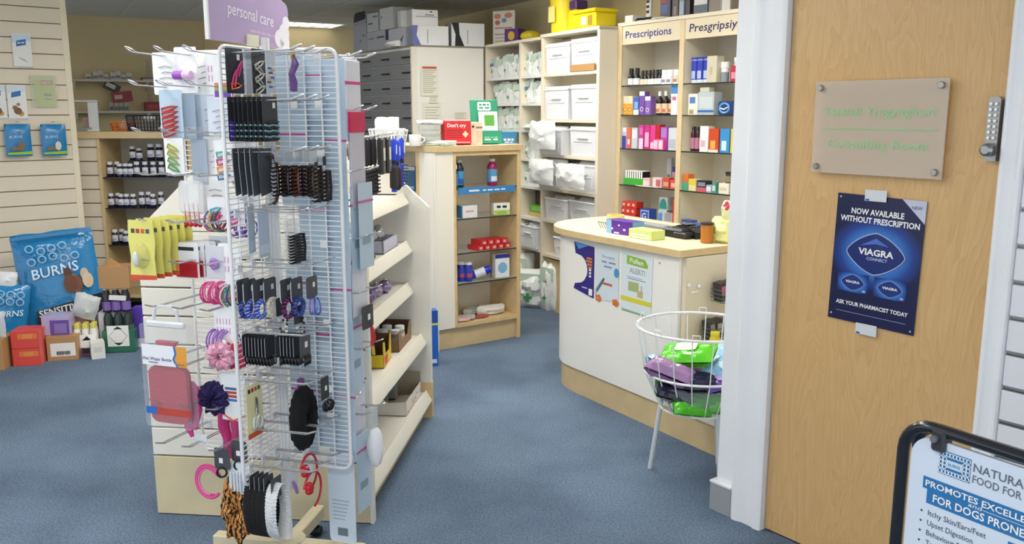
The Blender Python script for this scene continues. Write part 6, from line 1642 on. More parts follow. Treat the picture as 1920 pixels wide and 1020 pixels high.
# second face bay
w2 = F2
o = carton('blue_carton', 'tall blue carton in the dark left bay of the dispensary counter', 'carton', F2.w(-.33, .10, 1.0855), F2.rz, (.12, .07, .17), '#3f6f94', [(0, .85, 1, 1, '#d8d8d8'), (.1, .1, .9, .2, '#a8c4d8')])
o = carton('red_carton', 'flat red carton stack in the dark left bay', 'carton', F2.w(-.34, .12, .851), F2.rz, (.2, .12, .10), '#b0453a', [(0, .4, 1, .5, '#d8b0a0')])
# ================================================================ serving counter goods
def cp(x, y, z=.9675): return CTR.w(x, y, z)
t = thing('tape_rolls', 'stack of two sticky tape rolls on the serving counter', 'tape', cp(.16, .27), 0)
def taperoll(c, z, r, h, hub): 
    g = G().lathe([(r * .72, 0), (r, 0), (r, h), (r * .72, h), (r * .72, 0)], mat(c, .35), 20); o = g.obj('tape_roll', t); o.location = (0, 0, z); G().lathe([(r * .66, .002), (r * .715, .002), (r * .715, h - .002), (r * .66, h - .002), (r * .66, .002)], mat(hub, .5), 20).obj('core', o)
taperoll('#b9c6de', .0, .058, .05, '#2f4aa8'); taperoll('#e6d88a', .051, .052, .02, '#e8d24a')
carton('purple_leaflet_box', 'purple carton with white blossoms lying on the serving counter', 'carton', cp(.42, .13), CTR.rz + 6, (.20, .09, .075), '#5a2f9a', [(0, .0, .2, 1, '#8fc0e4'), (.2, .3, .26, .45, '#e8d8f0'), (.45, .6, .52, .72, '#e8d8f0'), (.65, .3, .74, .45, '#e0c8ec'), (.3, .05, .5, .15, '#f0e8f4')], side='#7fb4e0')
t = thing('wire_clip', 'small wire rack at the left end of the counter goods', 'wire rack', cp(.22, .14), CTR.rz)
G().tube([(-.06, 0, .04), (.06, 0, .04)], .0025, mat('#55585c', .4), 5).obj('rail', t)
for i in range(6): G().tube([(-.055 + i * .022, 0, .04), (-.055 + i * .022, .02, .002)], .0018, mat('#55585c', .4), 4).obj('prong', t)
carton('green_carton', 'lime and white carton lying flat on the serving counter', 'carton', cp(.625, .11), CTR.rz + 4, (.17, .10, .05), '#cfe08a', [(.12, .1, .88, .55, '#eef2dc'), (.15, .3, .8, .36, '#9ab06a')])
t = thing('roller_unit', 'grey and black handheld roller machine lying on the counter', 'device', cp(.52, .30, .995), CTR.rz + 2)
G().cyl((-.22, 0, .0), (.10, 0, .0), .026, mat('#85878a', .4), 14).obj('grey_barrel', t); G().box((.14, -.01, -.002), (.16, .09, .048), mat('#1b1c1f', .35), .012).obj('black_head', t); G().box((.20, -.03, -.008), (.10, .06, .03), mat('#242528', .35), .008).obj('black_foot', t)
t = thing('card_reader', 'black card payment terminal on the serving counter', 'card terminal', cp(.70, .36), CTR.rz - 10)
G().prism([(-.10, 0), (.10, 0), (.10, .035), (.02, .055), (-.06, .06), (-.10, .05)], -.04, .04, mat('#222326', .35), 'y').obj('housing', t); G().box((-.04, 0, .064), (.07, .055, .006), mat('#4a4d52', .2), .002).obj('screen', t)
for i in range(3):
    for j in range(3): G().box((.025 + .02 * i, -.02 + .02 * j, .056 - .009 * i), (.013, .013, .006), mat('#55585c', .4), .001).obj('key', t)
t = thing('black_gadget', 'black curved gadget behind the card terminal', 'device', cp(.80, .40), CTR.rz - 30)
G().box((0, 0, .03), (.16, .09, .05), mat('#1d1e20', .35), .02).obj('body', t); G().tube([(.05, 0, .05), (.11, -.02, .055), (.15, -.06, .04)], .009, BLACK, 7).obj('spout', t)
carton('blue_carton', 'two tone blue carton behind the card terminal', 'carton', cp(.60, .50), CTR.rz, (.09, .06, .05), '#3450a0', [(.1, .3, .5, .7, '#d0d8ec')])
bottle('amber_bottle', 'amber glass medicine bottle with a dark cap', 'bottle', cp(.905, .27), 0, .033, .105, '#c27a1c', '#2b2622', None, None, .9, .1, .9, alpha=.85)
t = thing('yellow_wrap', 'pale yellow cellophane bundle tied with pink on the counter', 'gift bundle', cp(.935, .36), CTR.rz)
pillow(.17, .13, .13, 21, .16, m=mat('#e2e49a', .3)).obj('wrap', t); q = pillow(.07, .10, .06, 25, .2, m=mat('#e8e6b0', .3)); q.obj('gathered_neck', t).location = (.02, 0, .115)
for i in range(4): G().ball((.03 + .012 * math.cos(i * 1.6), -.02, .19 + .014 * math.sin(i * 1.6)), .011, mat('#d8506a', .5), 8, 5).obj('pink_flower', t)
# posters on the front
def poster(label, x, z, w, h):
    t = thing('poster', label, 'poster', CTR.w(x, -.002, z), CTR.rz, 'posters on the serving counter front'); return t
t = poster('dark blue and purple poster with a cut out curve', .13, .60, .17, .30)
pts = [(0, .30), (.19, .29), (.19, .0), (.0, .03), (.012, .06)] + [(.03 + .10 * math.cos(math.radians(a)), .15 + .085 * math.sin(math.radians(a))) for a in (-65, -45, -20, 0, 20, 45, 65)] + [(.015, .235)]
G().prism(pts, -.0012, 0, mat('#33277e', .45), 'y').obj('sheet', t)
g = G().poly([(.01, .298), (.14, .292), (.045, .262)], -.0018, mat('#4a94d8', .5))
for i, wd in enumerate((.05, .06, .045, .035)): g.fr(.185 - wd - .012, .215 - i * .017, .173, .226 - i * .017, -.0018, mat('#d8823a', .5))
for i in range(3): g.fr(.145, .115 + i * .018, .165, .127 + i * .018, -.0018, WHITE)
g.fr(.145, .012, .178, .05, -.0018, WHITE); g.fr(.08, .045, .13, .052, -.0018, mat('#c9c4e0', .5)); g.objs('printed_patch', t)
t = poster('pale blue poster with orange blossoms along its foot', .335, .60, .2, .29)
G().prism([(0, .29), (.20, .295), (.205, .02), (.0, .0)], -.0012, 0, mat('#d3dfe6', .5), 'y').obj('sheet', t)
g = G().poly([(0, .02), (.07, .1), (.065, .13), (0, .06)], -.0018, mat('#9fb4bc', .5)); g.poly([(.01, .055), (.075, .135), (.085, .125), (.02, .045)], -.002, mat('#4a6a70', .5))
g.fr(.07, .095, .15, .108, -.002, mat('#c85a3a', .5)); g.poly([(.185 + .022 * math.cos(a * .524), .175 + .026 * math.sin(a * .524)) for a in range(12)], -.0022, mat('#4a94cc', .5))
for cx in (.03, .18): 
    for k in range(5): g.poly([(cx + .018 * math.cos(k * 1.26) + .011 * math.cos(a * .785), .012 + .012 * math.sin(k * 1.26) + .011 * math.sin(a * .785)) for a in range(8)], -.0022 - .0001 * k, mat('#d8742e', .5))
INK = mat('#7f93b8', .5)
g.objs('printed_patch', t)
G().text('The original', .11, .245, .014, INK, -.002, 'c', .006, w=.11).obj('lettering', t); G().marks(.115, .218, .12, .009, INK, -.002, 2).marks(.11, .193, .07, .009, INK, -.002, 1).obj('lettering', t)
t = poster('white hay fever poster headed Pollen Alert in green', .56, .585, .25, .325)
G().prism([(0, .325), (.25, .31), (.245, .0), (.0, .015)], -.0012, 0, mat('#dde6ea', .5), 'y').obj('sheet', t)
G().prism([(.045, .255), (.21, .25), (.215, .265), (.19, .295), (.045, .302)], -.0020, -.0014, mat('#8fbf3c', .5), 'y').obj('green_banner', t)
G().text('Pollen', .125, .265, .026, WHITE, -.0026, 'c', .02, w=.11, skew=-.03).obj('lettering', t); G().text('ALERT!', .13, .212, .028, mat('#9aa3a6', .5), -.0018, 'c', .015, w=.125, skew=-.03).obj('lettering', t)
G().fr(.06, .115, .145, .165, -.0018, mat('#a8b87a', .5)).fr(.135, .09, .18, .125, -.002, mat('#c9b484', .5)).fr(.165, .12, .17, .155, -.002, mat('#6a7a90', .5)).fr(.05, .178, .20, .182, -.0018, mat('#6a84c0', .5)).fr(.05, .188, .17, .191, -.0018, mat('#8a9cc8', .5)).obj('product_print', t)
G().fr(.0, .055, .245, .08, -.0018, mat('#d8d23a', .5)).fr(.01, .0, .24, .008, -.0016, mat('#7fae7a', .5)).obj('yellow_strip', t)
# on the return end of the counter
RTN = Frame(*CTR.w(1.031, 0)[:2], CTR.rz + 90)
t = thing('suction_hook', 'clear suction hook on the counter end', 'hook', RTN.w(.07, -.003, .76), RTN.rz)
for dx, dz in ((-.035, .03), (.035, .02)): G().lathe([(.012, 0), (.010, .006), (0, .008)], mat('#e6e9ea', .2), 10).obj('suction_cup', t); t.children[-1].rotation_euler.x = math.radians(90); t.children[-1].location = (dx, 0, dz)
G().box((.0, -.006, -.005), (.05, .006, .009), WHITE, .002).obj('bar', t)
t = thing('push_pin', 'small pink pin head beside the Pollen Alert poster', 'pin', CTR.w(.86, -.003, .88), CTR.rz); G().ball((0, 0, 0), .005, mat('#c98a9a', .5), 8, 5).obj('pin_head', t)
def wirebin(label, x, z, items, lab2):
    t = thing('wire_bin', label, 'wire basket', RTN.w(x, -.005, z), RTN.rz, 'small wire bins on the counter end')
    wg = mat('#5f726c', .4)
    for k in range(4): G().tube([(-.08, 0, .0 + k * .02), (-.085, -.08 - .004 * k, .0 + k * .02), (.085, -.08 - .004 * k, .0 + k * .02), (.08, 0, .0 + k * .02)], .0022, wg, 4).obj('wire_loop', t)
    for k in range(8): G().tube([(-.08 + k * .0229, 0, .0), (-.08 + k * .0229, -.082, .0), (-.08 + k * .0229, -.094, .065)], .0018, wg, 4).obj('wire_rib', t)
    for k, (dx, c, c2) in enumerate(items):
        carton('cosmetic_pack', lab2 % ORD[k], 'pack', RTN.w(x + dx, -.045, z + .004), RTN.rz, (.048, .05, .095), c, [(.2, .3, .8, .8, c2)], (), 'packs in the small wire bins', ry=-8)
wirebin('upper small grey wire bin on the counter end', .265, .70, ((-.05, '#3a2f36', '#c86a80'), (.0, '#2b2b30', '#b9b4b8'), (.05, '#3a3038', '#e0a0a8')), 'dark pack with pinkish print, %s in the upper wire bin')
wirebin('lower small grey wire bin on the counter end', .20, .515, ((-.05, '#3c3836', '#9a9690'), (.0, '#33312f', '#a8a49c'), (.05, '#8a7a70', '#d8b4ac')), 'dark rounded pack, %s in the lower wire bin')
bottle('yellow_pot', 'yellow bottle standing on the low counter shelf', 'bottle', CTR.w(1.14, .12, .4705), 0, .028, .10, '#d8c83a', '#e2d23a', None, None, .7)
carton('white_carton', 'white carton with a red line on the low counter shelf', 'carton', CTR.w(1.36, .08, .4705), CTR.rz, (.12, .10, .15), '#eceae8', [(0, .82, 1, .86, '#a85060'), (.2, .3, .35, .5, '#8a8a90')])
# ================================================================ goods on the right side of the gondola
def gp(x, y, z): return GOND.w(x, y, z)
GR_ = GOND.rz
# rack of hanging hair brushes on the top shelf
rk = thing('brush_rack', 'black wire rack of hair brushes on the top gondola shelf', 'brush rack', gp(.66, .90, 1.2055), GR_)
BW_ = mat('#1b1b1d', .4)
G().tube([(-.08, -.28, .003), (.10, -.28, .003), (.10, .30, .003), (-.08, .30, .003)], .004, BW_, 6, closed=True).obj('foot_frame', rk)
for y in (-.26, .28): G().tube([(-.02, y, .003), (-.02, y, .30)], .005, BW_, 6).obj('post', rk)
G().tube([(-.02, -.28, .30), (-.02, .30, .30)], .005, BW_, 6).obj('top_rail', rk)
for k in range(8):
    G().tube([(-.02, -.24 + k * .07, .30), (.05, -.24 + k * .07, .305), (.085, -.24 + k * .07, .315)], .003, CHROME, 5).obj('prong', rk)
def brush(label, x, y, z, kindb):
    t = thing('hair_brush', label, 'hair brush', gp(x, y, z), GR_, 'hair brushes hanging on the rack')
    if kindb == 'black':
        G().box((0, 0, -.06), (.020, .03, .13), BLACK, .007).obj('handle', t); G().box((0, 0, -.20), (.028, .045, .14), mat('#201d20', .6), .012).obj('head', t)
        g = G()
        for i in range(7): g.box((.018, 0, -.145 - i * .018), (.012, .036, .006), mat('#2e2a30', .8))
        g.obj('bristles', t)
    elif kindb == 'pack':
        G().box((0, 0, -.08), (.03, .055, .17), mat('#222224', .25), .008).obj('pouch', t); G().box((.016, .0, -.07), (.002, .03, .06), mat('#c9c6b4', .4)).obj('label', t)
    else:
        hc = mat('#2443c8', .3)
        G().lathe([(.006, -.002), (.014, -.01), (.016, -.09), (.011, -.11), (.011, -.135)], hc, 12).obj('handle', t)
        G().lathe([(.0115, -.105), (.0115, -.128)], BLACK, 12).obj('grip_ring', t)
        if kindb == 'round': G().lathe([(.012, -.135), (.021, -.145), (.022, -.24), (.012, -.25), (0, -.252)], mat('#3a3436', .8, bump=.9, bscale=300), 14).obj('bristle_head', t); G().lathe([(.0135, -.25), (.015, -.262), (0, -.266)], hc, 12).obj('end_cap', t)
        elif kindb == 'brown': G().lathe([(.012, -.135), (.022, -.15), (.021, -.235), (.01, -.25), (0, -.252)], mat('#3c2226', .8, bump=.9, bscale=300), 14).obj('bristle_head', t)
        else: 
            G().box((0, 0, -.19), (.016, .03, .12), hc, .006).obj('paddle', t); g = G()
            for i in range(7): g.box((.02, 0, -.14 - i * .016), (.028, .024, .004), mat('#1d2452', .5))
            g.obj('bristles', t)
        G().box((.0155, 0, -.055), (.002, .012, .045), mat('#dfe4f0', .5)).obj('label', t)
for k in range(5): brush('black hair brush on the rack, %s from the near end' % ORD[k], .70, .66 + k * .07, 1.50, 'black')
brush('black pouch with a pale label on the brush rack, nearer one', .755, .86, 1.50, 'pack')
brush('black pouch with a pale label on the brush rack, farther one', .76, .95, 1.50, 'pack')
brush("blue handled round hair brush with grey bristles", .77, 1.04, 1.50, "round")
brush("blue handled hair brush with brown bristles", .77, 1.11, 1.49, "brown")
brush("blue handled hair brush with a flat toothed paddle", .775, 1.19, 1.50, "flat")
o = G().box((0, 0, .10), (.012, .09, .22), mat('#e79ab4', .4), .003).obj('pink_pack'); o.location = gp(.72, .33, 1.2055); o.rotation_euler.z = math.radians(GR_); tag(o, 'slim pink pack standing near the front of the top gondola shelf', 'pack')
# second shelf: silver goods
t = thing('tray', 'shallow lilac tray on the second gondola shelf', 'tray', gp(.64, .98, .9555), GR_)
LT = mat('#c4c4d6', .4)
G().b2((-.12, -.14, 0), (.12, .14, .006), LT).obj('base', t)
for a in (((-.12, -.14, 0), (-.11, .14, .06)), ((.11, -.14, 0), (.12, .14, .06)), ((-.12, -.14, 0), (.12, -.13, .06)), ((-.12, .13, 0), (.12, .14, .06))): G().b2(*a, LT).obj('side', t)
for k, (x, y) in enumerate(((.60, .90), (.67, .95), (.60, 1.02), (.68, 1.05))):
    o = G().ball((0, 0, .055), (.034, .034, .055), mat('#b9babf', .22, metal=.6, bump=.6, bscale=60), 12, 9).obj('silver_egg'); o.location = gp(x, y, .962); tag(o, 'silver glitter egg in the lilac tray, %s from the near end' % ORD[k], 'ornament', 'silver eggs in the lilac tray')
for k in range(3):
    t = thing('silver_tube', 'silver tube on the second gondola shelf, %s from the near end' % ORD[k], 'ornament', gp(.60 + .05 * k, .52 + .07 * k, .9555), GR_, 'silver tubes on the gondola')
    G().lathe([(.014, 0), (.014, .13), (.018, .135), (.018, .16), (0, .162)], BRUSHED, 12).obj('tube', t); G().lathe([(.019, .13), (.019, .14)], CHROME, 12).obj('ring', t)
t = thing('silver_torch', 'silver torch with black ends lying on the second gondola shelf', 'torch', gp(.74, .60, .968), GR_)
G().cyl((0, -.11, 0), (0, .06, 0), .012, BRUSHED, 12).obj('barrel', t); G().cyl((0, .06, 0), (0, .10, 0), .017, BLACK, 12).obj('head', t)
o = G().b2((-.02, -.16, 0), (.02, .16, .012), mat('#e3e3e0', .4), .002).obj('white_ruler'); o.location = gp(.755, .42, .9555); o.rotation_euler.z = math.radians(GR_); tag(o, 'white strip pack at the edge of the second gondola shelf', 'pack')
# third shelf: baubles
cols = ['#9a86b4', '#b8a4cc', '#a8b86a', '#8f7aa8', '#c8c0d4', '#b4a0c4', '#8aa05a', '#d0c4dc', '#9f8fb8']
pos = [(.62, .62, 0), (.69, .66, 0), (.63, .74, 0), (.70, .78, 0), (.62, .86, 0), (.70, .90, 0), (.66, .69, .052), (.66, .80, .052), (.72, 1.0, 0)]
for k, (x, y, z) in enumerate(pos):
    t = thing('bauble', '%s shiny bauble on the third gondola shelf, %s in the heap' % (('lilac', 'pale lilac', 'green', 'dusky purple', 'silver', 'mauve', 'olive', 'pearl', 'grey lilac')[k], ORD[k]), 'bauble', gp(x, y, .7355 + z), 0, 'baubles on the third gondola shelf')
    G().ball((0, 0, .034), .034, mat(cols[k], .12, metal=.55), 14, 10).obj('ball', t); G().cyl((0, 0, .064), (0, 0, .076), .008, mat('#d8d0b0', .25, metal=.8), 8).obj('cap', t)
t = thing('black_clip', 'black clip pack standing at the near end of the third gondola shelf', 'clip', gp(.77, .20, .7355), GR_ + 10)
G().box((0, 0, .04), (.05, .09, .08), BLACK, .012).obj('body', t); G().box((.02, .06, .02), (.045, .05, .04), mat('#2a2a2e', .4), .008).obj('buckle', t); G().box((.03, .06, .042), (.03, .03, .003), mat('#c9c9c6', .4)).obj('label', t)
# fourth shelf: yellow tray, jars, wrapped packs
def opentray(name, label, loc, rz, w, d, h, col, inner, front=None):
    t = thing(name, label, 'display tray', loc, rz)
    m = mat(col, .45); mi = mat(inner, .8)
    G().b2((-w / 2, -d / 2, 0), (w / 2, d / 2, .004), mi).obj('base', t)
    G().b2((-w / 2, -d / 2, 0), (-w / 2 + .004, d / 2, h * 1.15), mi).obj('back', t)
    G().b2((-w / 2, d / 2 - .004, 0), (w / 2, d / 2, h), mi).obj('side', t)
    G().prism([(-w / 2, 0), (w / 2, 0), (w / 2, h * .55), (w * .2, h * .5), (-w * .1, h * .9), (-w / 2, h)], -d / 2, -d / 2 + .004, m, 'y').obj('side', t)
    fp = [(-d / 2, 0), (d / 2, 0), (d / 2, h * .55), (-d / 2, h * .55)] if 'fruit' in name else [(-d / 2, 0), (d / 2, 0), (d / 2, h), (d * .35, h), (d * .22, h * .45), (-d * .22, h * .45), (-d * .35, h), (-d / 2, h)]
    G().prism(fp, w / 2 - .004, w / 2, m, 'x').obj('front', t)
    return t
t = opentray('yellow_tray', 'open yellow display tray on the fourth gondola shelf', gp(.70, .70, .4605), GR_ + 4, .20, .20, .12, '#e2c22a', '#6a4a2e')
G().quad([(.1005, -.08, .01), (.1005, .0, .01), (.1005, .0, .05), (.1005, -.08, .05)], mat('#c8342c', .5)).obj('red_print', t)
t = opentray('brown_tray', 'brown open tray of jars on the fourth gondola shelf', gp(.66, 1.03, .4605), GR_, .30, .28, .10, '#8a6a48', '#5c4430')
for k in range(8):
    j = thing('small_jar', 'small clear jar with white lid, %s in the brown tray' % ORD[k], 'jar', gp(.58 + .065 * (k % 4), .97 + .09 * (k // 4), .466), 0, 'jars in the brown tray')
    G().lathe([(.024, 0), (.026, .01), (.026, .06), (.022, .07)], mat('#b49a84', .2), 12).obj('glass', j); G().lathe([(.025, .07), (.025, .088), (0, .089)], WHITE, 12).obj('lid', j); G().lathe([(.0265, .02), (.0265, .05)], mat('#e6e0d4', .5), 12).obj('label', j)
o = pillow(.10, .12, .06, 31, .16, m=mat('#7fa6c8', .25)).obj('blue_packet'); o.location = gp(.76, .42, .4605); o.rotation_euler.z = math.radians(60); tag(o, 'crumpled blue packet on the fourth gondola shelf', 'packet')
o = pillow(.10, .10, .06, 35, .16, m=mat('#d8dce4', .25)).obj('clear_packet'); o.location = gp(.79, .30, .4605); o.rotation_euler.z = math.radians(50); tag(o, 'clear silver packet on the fourth gondola shelf', 'packet')
o = pillow(.08, .14, .05, 39, .16, m=mat('#d03048', .3)).obj('red_packet'); o.location = gp(.77, .16, .4605); o.rotation_euler.z = math.radians(60); tag(o, 'red packet at the near end of the fourth gondola shelf', 'packet')
# base shelf: printed fruit tray
t = opentray('fruit_tray', 'cream tray printed with cherries on the base gondola shelf', gp(.70, 1.02, .1455), GR_, .30, .34, .13, '#ece4d8', '#a89a86')
rn = random.Random(2)
for k in range(16):
    y, z = -.15 + .30 * rn.random(), .012 + .035 * rn.random()
    G().quad([(.1506, y - .007, z), (.1506, y, z - .007), (.1506, y + .007, z), (.1506, y, z + .007)], mat(['#b43a48', '#7a3a5a', '#7fa050'][k % 3], .5)).obj('cherry_print', t)
for k in range(3):
    j = thing('grey_pack', 'grey pack in the cherry tray, %s from the near end' % ORD[k], 'pack', gp(.64 + .03 * k, .92 + .09 * k, .151), 0, 'packs in the cherry tray')
    G().box((0, 0, .045), (.09, .07, .09), mat('#8d8d8c', .4), .01).obj('pack', j); G().lathe([(.022, .09), (.022, .105), (0, .106)], CHROME, 12).obj('lid', j)
# tall blue box on the floor beyond the gondola
carton('blue_floor_box', 'tall blue carton on the floor beyond the gondola end', 'carton', (-.585, 5.50, 0), 18, (.20, .08, .37), '#1f62c4', [(0, .74, 1, .78, '#d8d23a'), (.65, .06, .95, .13, '#e6e8ec'), (0, .8, 1, 1, '#1a4fa8'), (.1, .3, .5, .6, '#3f86d8')])
# ================================================================ wire dump bin with packs
CB = Vector((.825, 3.74, 0))
db = thing('wire_dump_bin', 'round white wire dump bin on three legs beside the counter', 'wire basket', CB, 0)
def circ(r, z, n=36): return [(r * math.cos(2 * math.pi * i / n), r * math.sin(2 * math.pi * i / n), z) for i in range(n)]
G().tube(circ(.272, .698), .0062, SW, 7, closed=True).obj('rim', db)
G().tube(circ(.235, .496), .0055, SW, 7, closed=True).obj('middle_ring', db)
G().tube(circ(.163, .332), .005, SW, 7, closed=True).obj('bottom_ring', db)
rib = G()
for k in range(20):
    a = 2 * math.pi * k / 20; b = a + .055
    pt = lambda r, z, t: (r * math.cos(t), r * math.sin(t), z)
    G().tube([pt(.163, .332, a), pt(.237, .496, a), pt(.273, .698, a), pt(.275, .722, a), pt(.275, .722, b + .06), pt(.273, .698, b + .06)] if k % 2 == 0 else [pt(.163, .332, a), pt(.237, .496, a), pt(.273, .698, a)], .0026, SW, 5).obj('rib', db)
for k in range(5):
    x = -.12 + k * .06; y = math.sqrt(max(0, .163 ** 2 - x * x)); G().tube([(x, -y, .332), (x, y, .332)], .0026, SW, 4).obj('floor_wire', db)
for ang, rr in ((155, .205), (-68, .20), (45, .2)):
    a = math.radians(ang); G().cyl((.16 * math.cos(a), .16 * math.sin(a), .345), (rr * math.cos(a), rr * math.sin(a), .0), .011, mat('#d4d8dc', .3), 10).obj('leg', db)
G().lathe([(.15, .338), (.19, .40), (.215, .455)], mat('#dfe4ea', .15, alpha=.25), 24).obj('clear_liner', db)
def wipes(label, loc, rz, size, col, col2, seed, rx=0, ry=0, p=True):
    t = thing('wipes_pack', label, 'wipes pack', CB + Vector((loc[0] * .95 - .03, loc[1] * .95, loc[2] + .045)), rz, 'soft packs in the wire dump bin', rx, ry)
    w, d, h = size
    def fn(sz):
        def f(u, v):
            x = (u - .5) * w; y = (v - .5) * d
            e = (max(0.0, 1 - (2 * u - 1) ** 4) * max(0.0, 1 - (2 * v - 1) ** 4)) ** .5
            return (x, y, h / 2 + sz * (h / 2) * (.12 + .88 * e) + noise.noise(Vector((u * 5 + seed, v * 5, sz))) * .012 * e)
        return f
    g = G().grid(fn(1), 10, 8, mat(col, .18, bump=.4, bscale=30)); g.grid(fn(-1), 10, 8, mat(col, .18, bump=.4, bscale=30)); g.obj('pack', t)
    if p:
        G().prism(rrect(w * .4, -d * .22, d * .22, .015), 0, .002, mat(col2, .25), 'y').obj('resealable_flap', t); f = t.children[-1]; f.rotation_euler.x = math.radians(-90); f.location = (0, 0, h * 1.02 + .004)
LIME = '#5fd02a'
wipes('large lime green pack lying on top of the bin', (-.02, -.04, .50), -25, (.24, .16, .075), LIME, '#e6f6d8', 1, 14, -8)
wipes('dusky purple roll shaped pack in the bin', (-.12, -.10, .435), -30, (.22, .10, .085), '#a07aa8', '#b48cba', 2, 8, 14, False)
wipes('light blue pack at the left of the bin', (-.15, .04, .43), 60, (.18, .12, .06), '#9fd0ec', '#dff0fa', 3, 20, 30)
wipes('light blue pack at the right of the bin, front one', (.13, -.07, .455), 40, (.18, .12, .06), '#8fc4ea', '#dff0fa', 4, 30, -18)
wipes('light blue pack at the right of the bin, rear one', (.16, .03, .47), 60, (.18, .12, .06), '#a8d4f0', '#e8f4fc', 5, 24, -26)
wipes('navy pack in the middle of the bin', (.03, -.14, .405), 5, (.20, .11, .07), '#262244', '#3a3460', 6, 20, 4, False)
wipes('purple pack at the front right of the bin', (.12, -.14, .41), 10, (.18, .10, .06), '#6a4aa0', '#8a6ac0', 7, 16, -10)
wipes('dark navy pack under the purple roll', (-.10, -.12, .36), -8, (.16, .09, .06), '#1c1d34', '#2a2c4a', 8, 24, 14, False)
wipes('lime green pack low in the front of the bin, left one', (-.03, -.13, .315), 8, (.17, .09, .06), '#54c424', '#e0f4d0', 9, 46, 8, False)
wipes('lime green pack low in the front of the bin, right one', (.08, -.11, .32), -12, (.17, .09, .06), LIME, '#e0f4d0', 10, 46, -8, False)
wipes('dark green pack low at the left of the bin', (-.14, -.03, .345), 80, (.16, .10, .06), '#3a8a34', '#c8e6c0', 11, 30, 40, False)
wipes('green pack at the bottom of the bin', (.0, .05, .30), 30, (.2, .16, .07), '#4fb82a', '#e0f4d0', 12, 0, 0)
wipes('pale blue pack at the back of the bin', (.03, .12, .40), 10, (.2, .12, .07), '#9cc8e8', '#e0f0fa', 13, 0, 0)
wipes('purple pack buried at the back of the bin', (.0, .0, .40), 70, (.2, .16, .07), '#7f5aa8', '#9a7ac0', 14, 0, 0)

# ================================================================ things on the door
def dpw(x, z, y=0.0): return DOOR.w(x, y, z)
t = thing('door_plaque', 'frosted acrylic bilingual consulting room plaque on steel studs', 'sign', dpw(.13, 1.415, -.012), DOOR.rz)
G().b2((0, -.004, 0), (.468, .002, .312), mat('#dccbb6', .25, alpha=.62), .001).obj('acrylic_plate', t)
INKG = mat('#8fcf8a', .45)
G().text('Ystafell Ymgynghori', .234, .195, .030, INKG, -.0048, 'c', .0, w=.40).obj('lettering', t)
G().b2((.03, -.0052, .151), (.44, -.0046, .154), INKG).obj('rule', t)
G().text('Consulting Room', .238, .088, .030, INKG, -.0048, 'c', .0, w=.36).obj('lettering', t)
for x, z in ((.022, .29), (.446, .29), (.022, .022), (.446, .022)):
    G().lathe([(.011, 0), (.011, .018), (.009, .021), (0, .021)], BRUSHED, 14).obj('steel_stud', t); s = t.children[-1]; s.rotation_euler.x = math.radians(90); s.location = (x, .006, z)
def posterglow(cx, cz, rx, rz, name):
    m = bpy.data.materials.new(name); m.use_nodes = True; nt = m.node_tree; b = nt.nodes['Principled BSDF']; b.inputs['Roughness'].default_value = .3
    tc = nt.nodes.new('ShaderNodeTexCoord'); mp = nt.nodes.new('ShaderNodeMapping'); mp.vector_type = 'POINT'
    mp.inputs['Location'].default_value = (-cx / rx, 0, -cz / rz); mp.inputs['Scale'].default_value = (1 / rx, 0, 1 / rz)
    gr = nt.nodes.new('ShaderNodeTexGradient'); gr.gradient_type = 'SPHERICAL'
    r = nt.nodes.new('ShaderNodeValToRGB'); e = r.color_ramp.elements
    e[0].position = 0; e[0].color = rgb('#181c46'); e[1].position = .55; e[1].color = rgb('#3f86d8'); x = e.new(.22); x.color = rgb('#1f3f8c')
    nt.links.new(tc.outputs['Object'], mp.inputs['Vector']); nt.links.new(mp.outputs['Vector'], gr.inputs['Vector']); nt.links.new(gr.outputs['Fac'], r.inputs['Fac']); nt.links.new(r.outputs['Color'], b.inputs['Base Color'])
    return m
t = thing('door_poster', 'dark blue medicine poster taped slightly crooked to the door', 'poster', dpw(.223, .906, .004), DOOR.rz, None, 0, 1.2)
GW_ = .318; GH_ = .443
G().b2((0, -.0012, 0), (GW_, 0, GH_), posterglow(.158, .248, .17, .13, 'mat_poster_glow')).obj('sheet', t)
G().poly([(.235, GH_), (GW_, GH_), (GW_, GH_ - .075)], -.0018, mat('#c2c6d8', .4)).obj('corner_flash', t)
G().text('NEW', .288, GH_ - .03, .011, mat('#55586a', .5), -.0024, 'c', .01).obj('corner_lettering', t)
G().text('NOW AVAILABLE', .152, .378, .019, WHITE, -.0020, 'c', .028, w=.19).obj('lettering', t)
G().text('WITHOUT PRESCRIPTION', .160, .350, .019, WHITE, -.0020, 'c', .028, w=.285).obj('lettering', t)
def diamond(cx, cz, w, h, n=32):
    e = 2 / 1.42; out = []
    for i in range(n):
        t = 2 * math.pi * i / n; c, q = math.cos(t), math.sin(t)
        out.append((cx + w / 2 * math.copysign(abs(c) ** e, c), cz + h / 2 * math.copysign(abs(q) ** e, q)))
    return out
G().poly(diamond(.158, .248, .212, .142), -.0020, mat('#1d2f6e', .25)).obj('pill_face', t)
dd = diamond(.158, .248, .212, .142); G().tube([(p[0], -.0022, p[1]) for p in dd], .0020, mat('#a9b8d8', .25), 5, closed=True).obj('pill_rim', t)
G().poly([(.10, .272), (.158, .302), (.205, .278), (.158, .283)], -.0024, mat('#4a6fc0', .3)).obj('pill_sheen', t)
G().text('VIAGRA', .160, .243, .021, WHITE, -.0028, 'c', .03, w=.128).obj('lettering', t); G().text('CONNECT', .166, .226, .010, mat('#c9d4ec', .4), -.0028, 'c', .006, w=.075).obj('lettering', t)
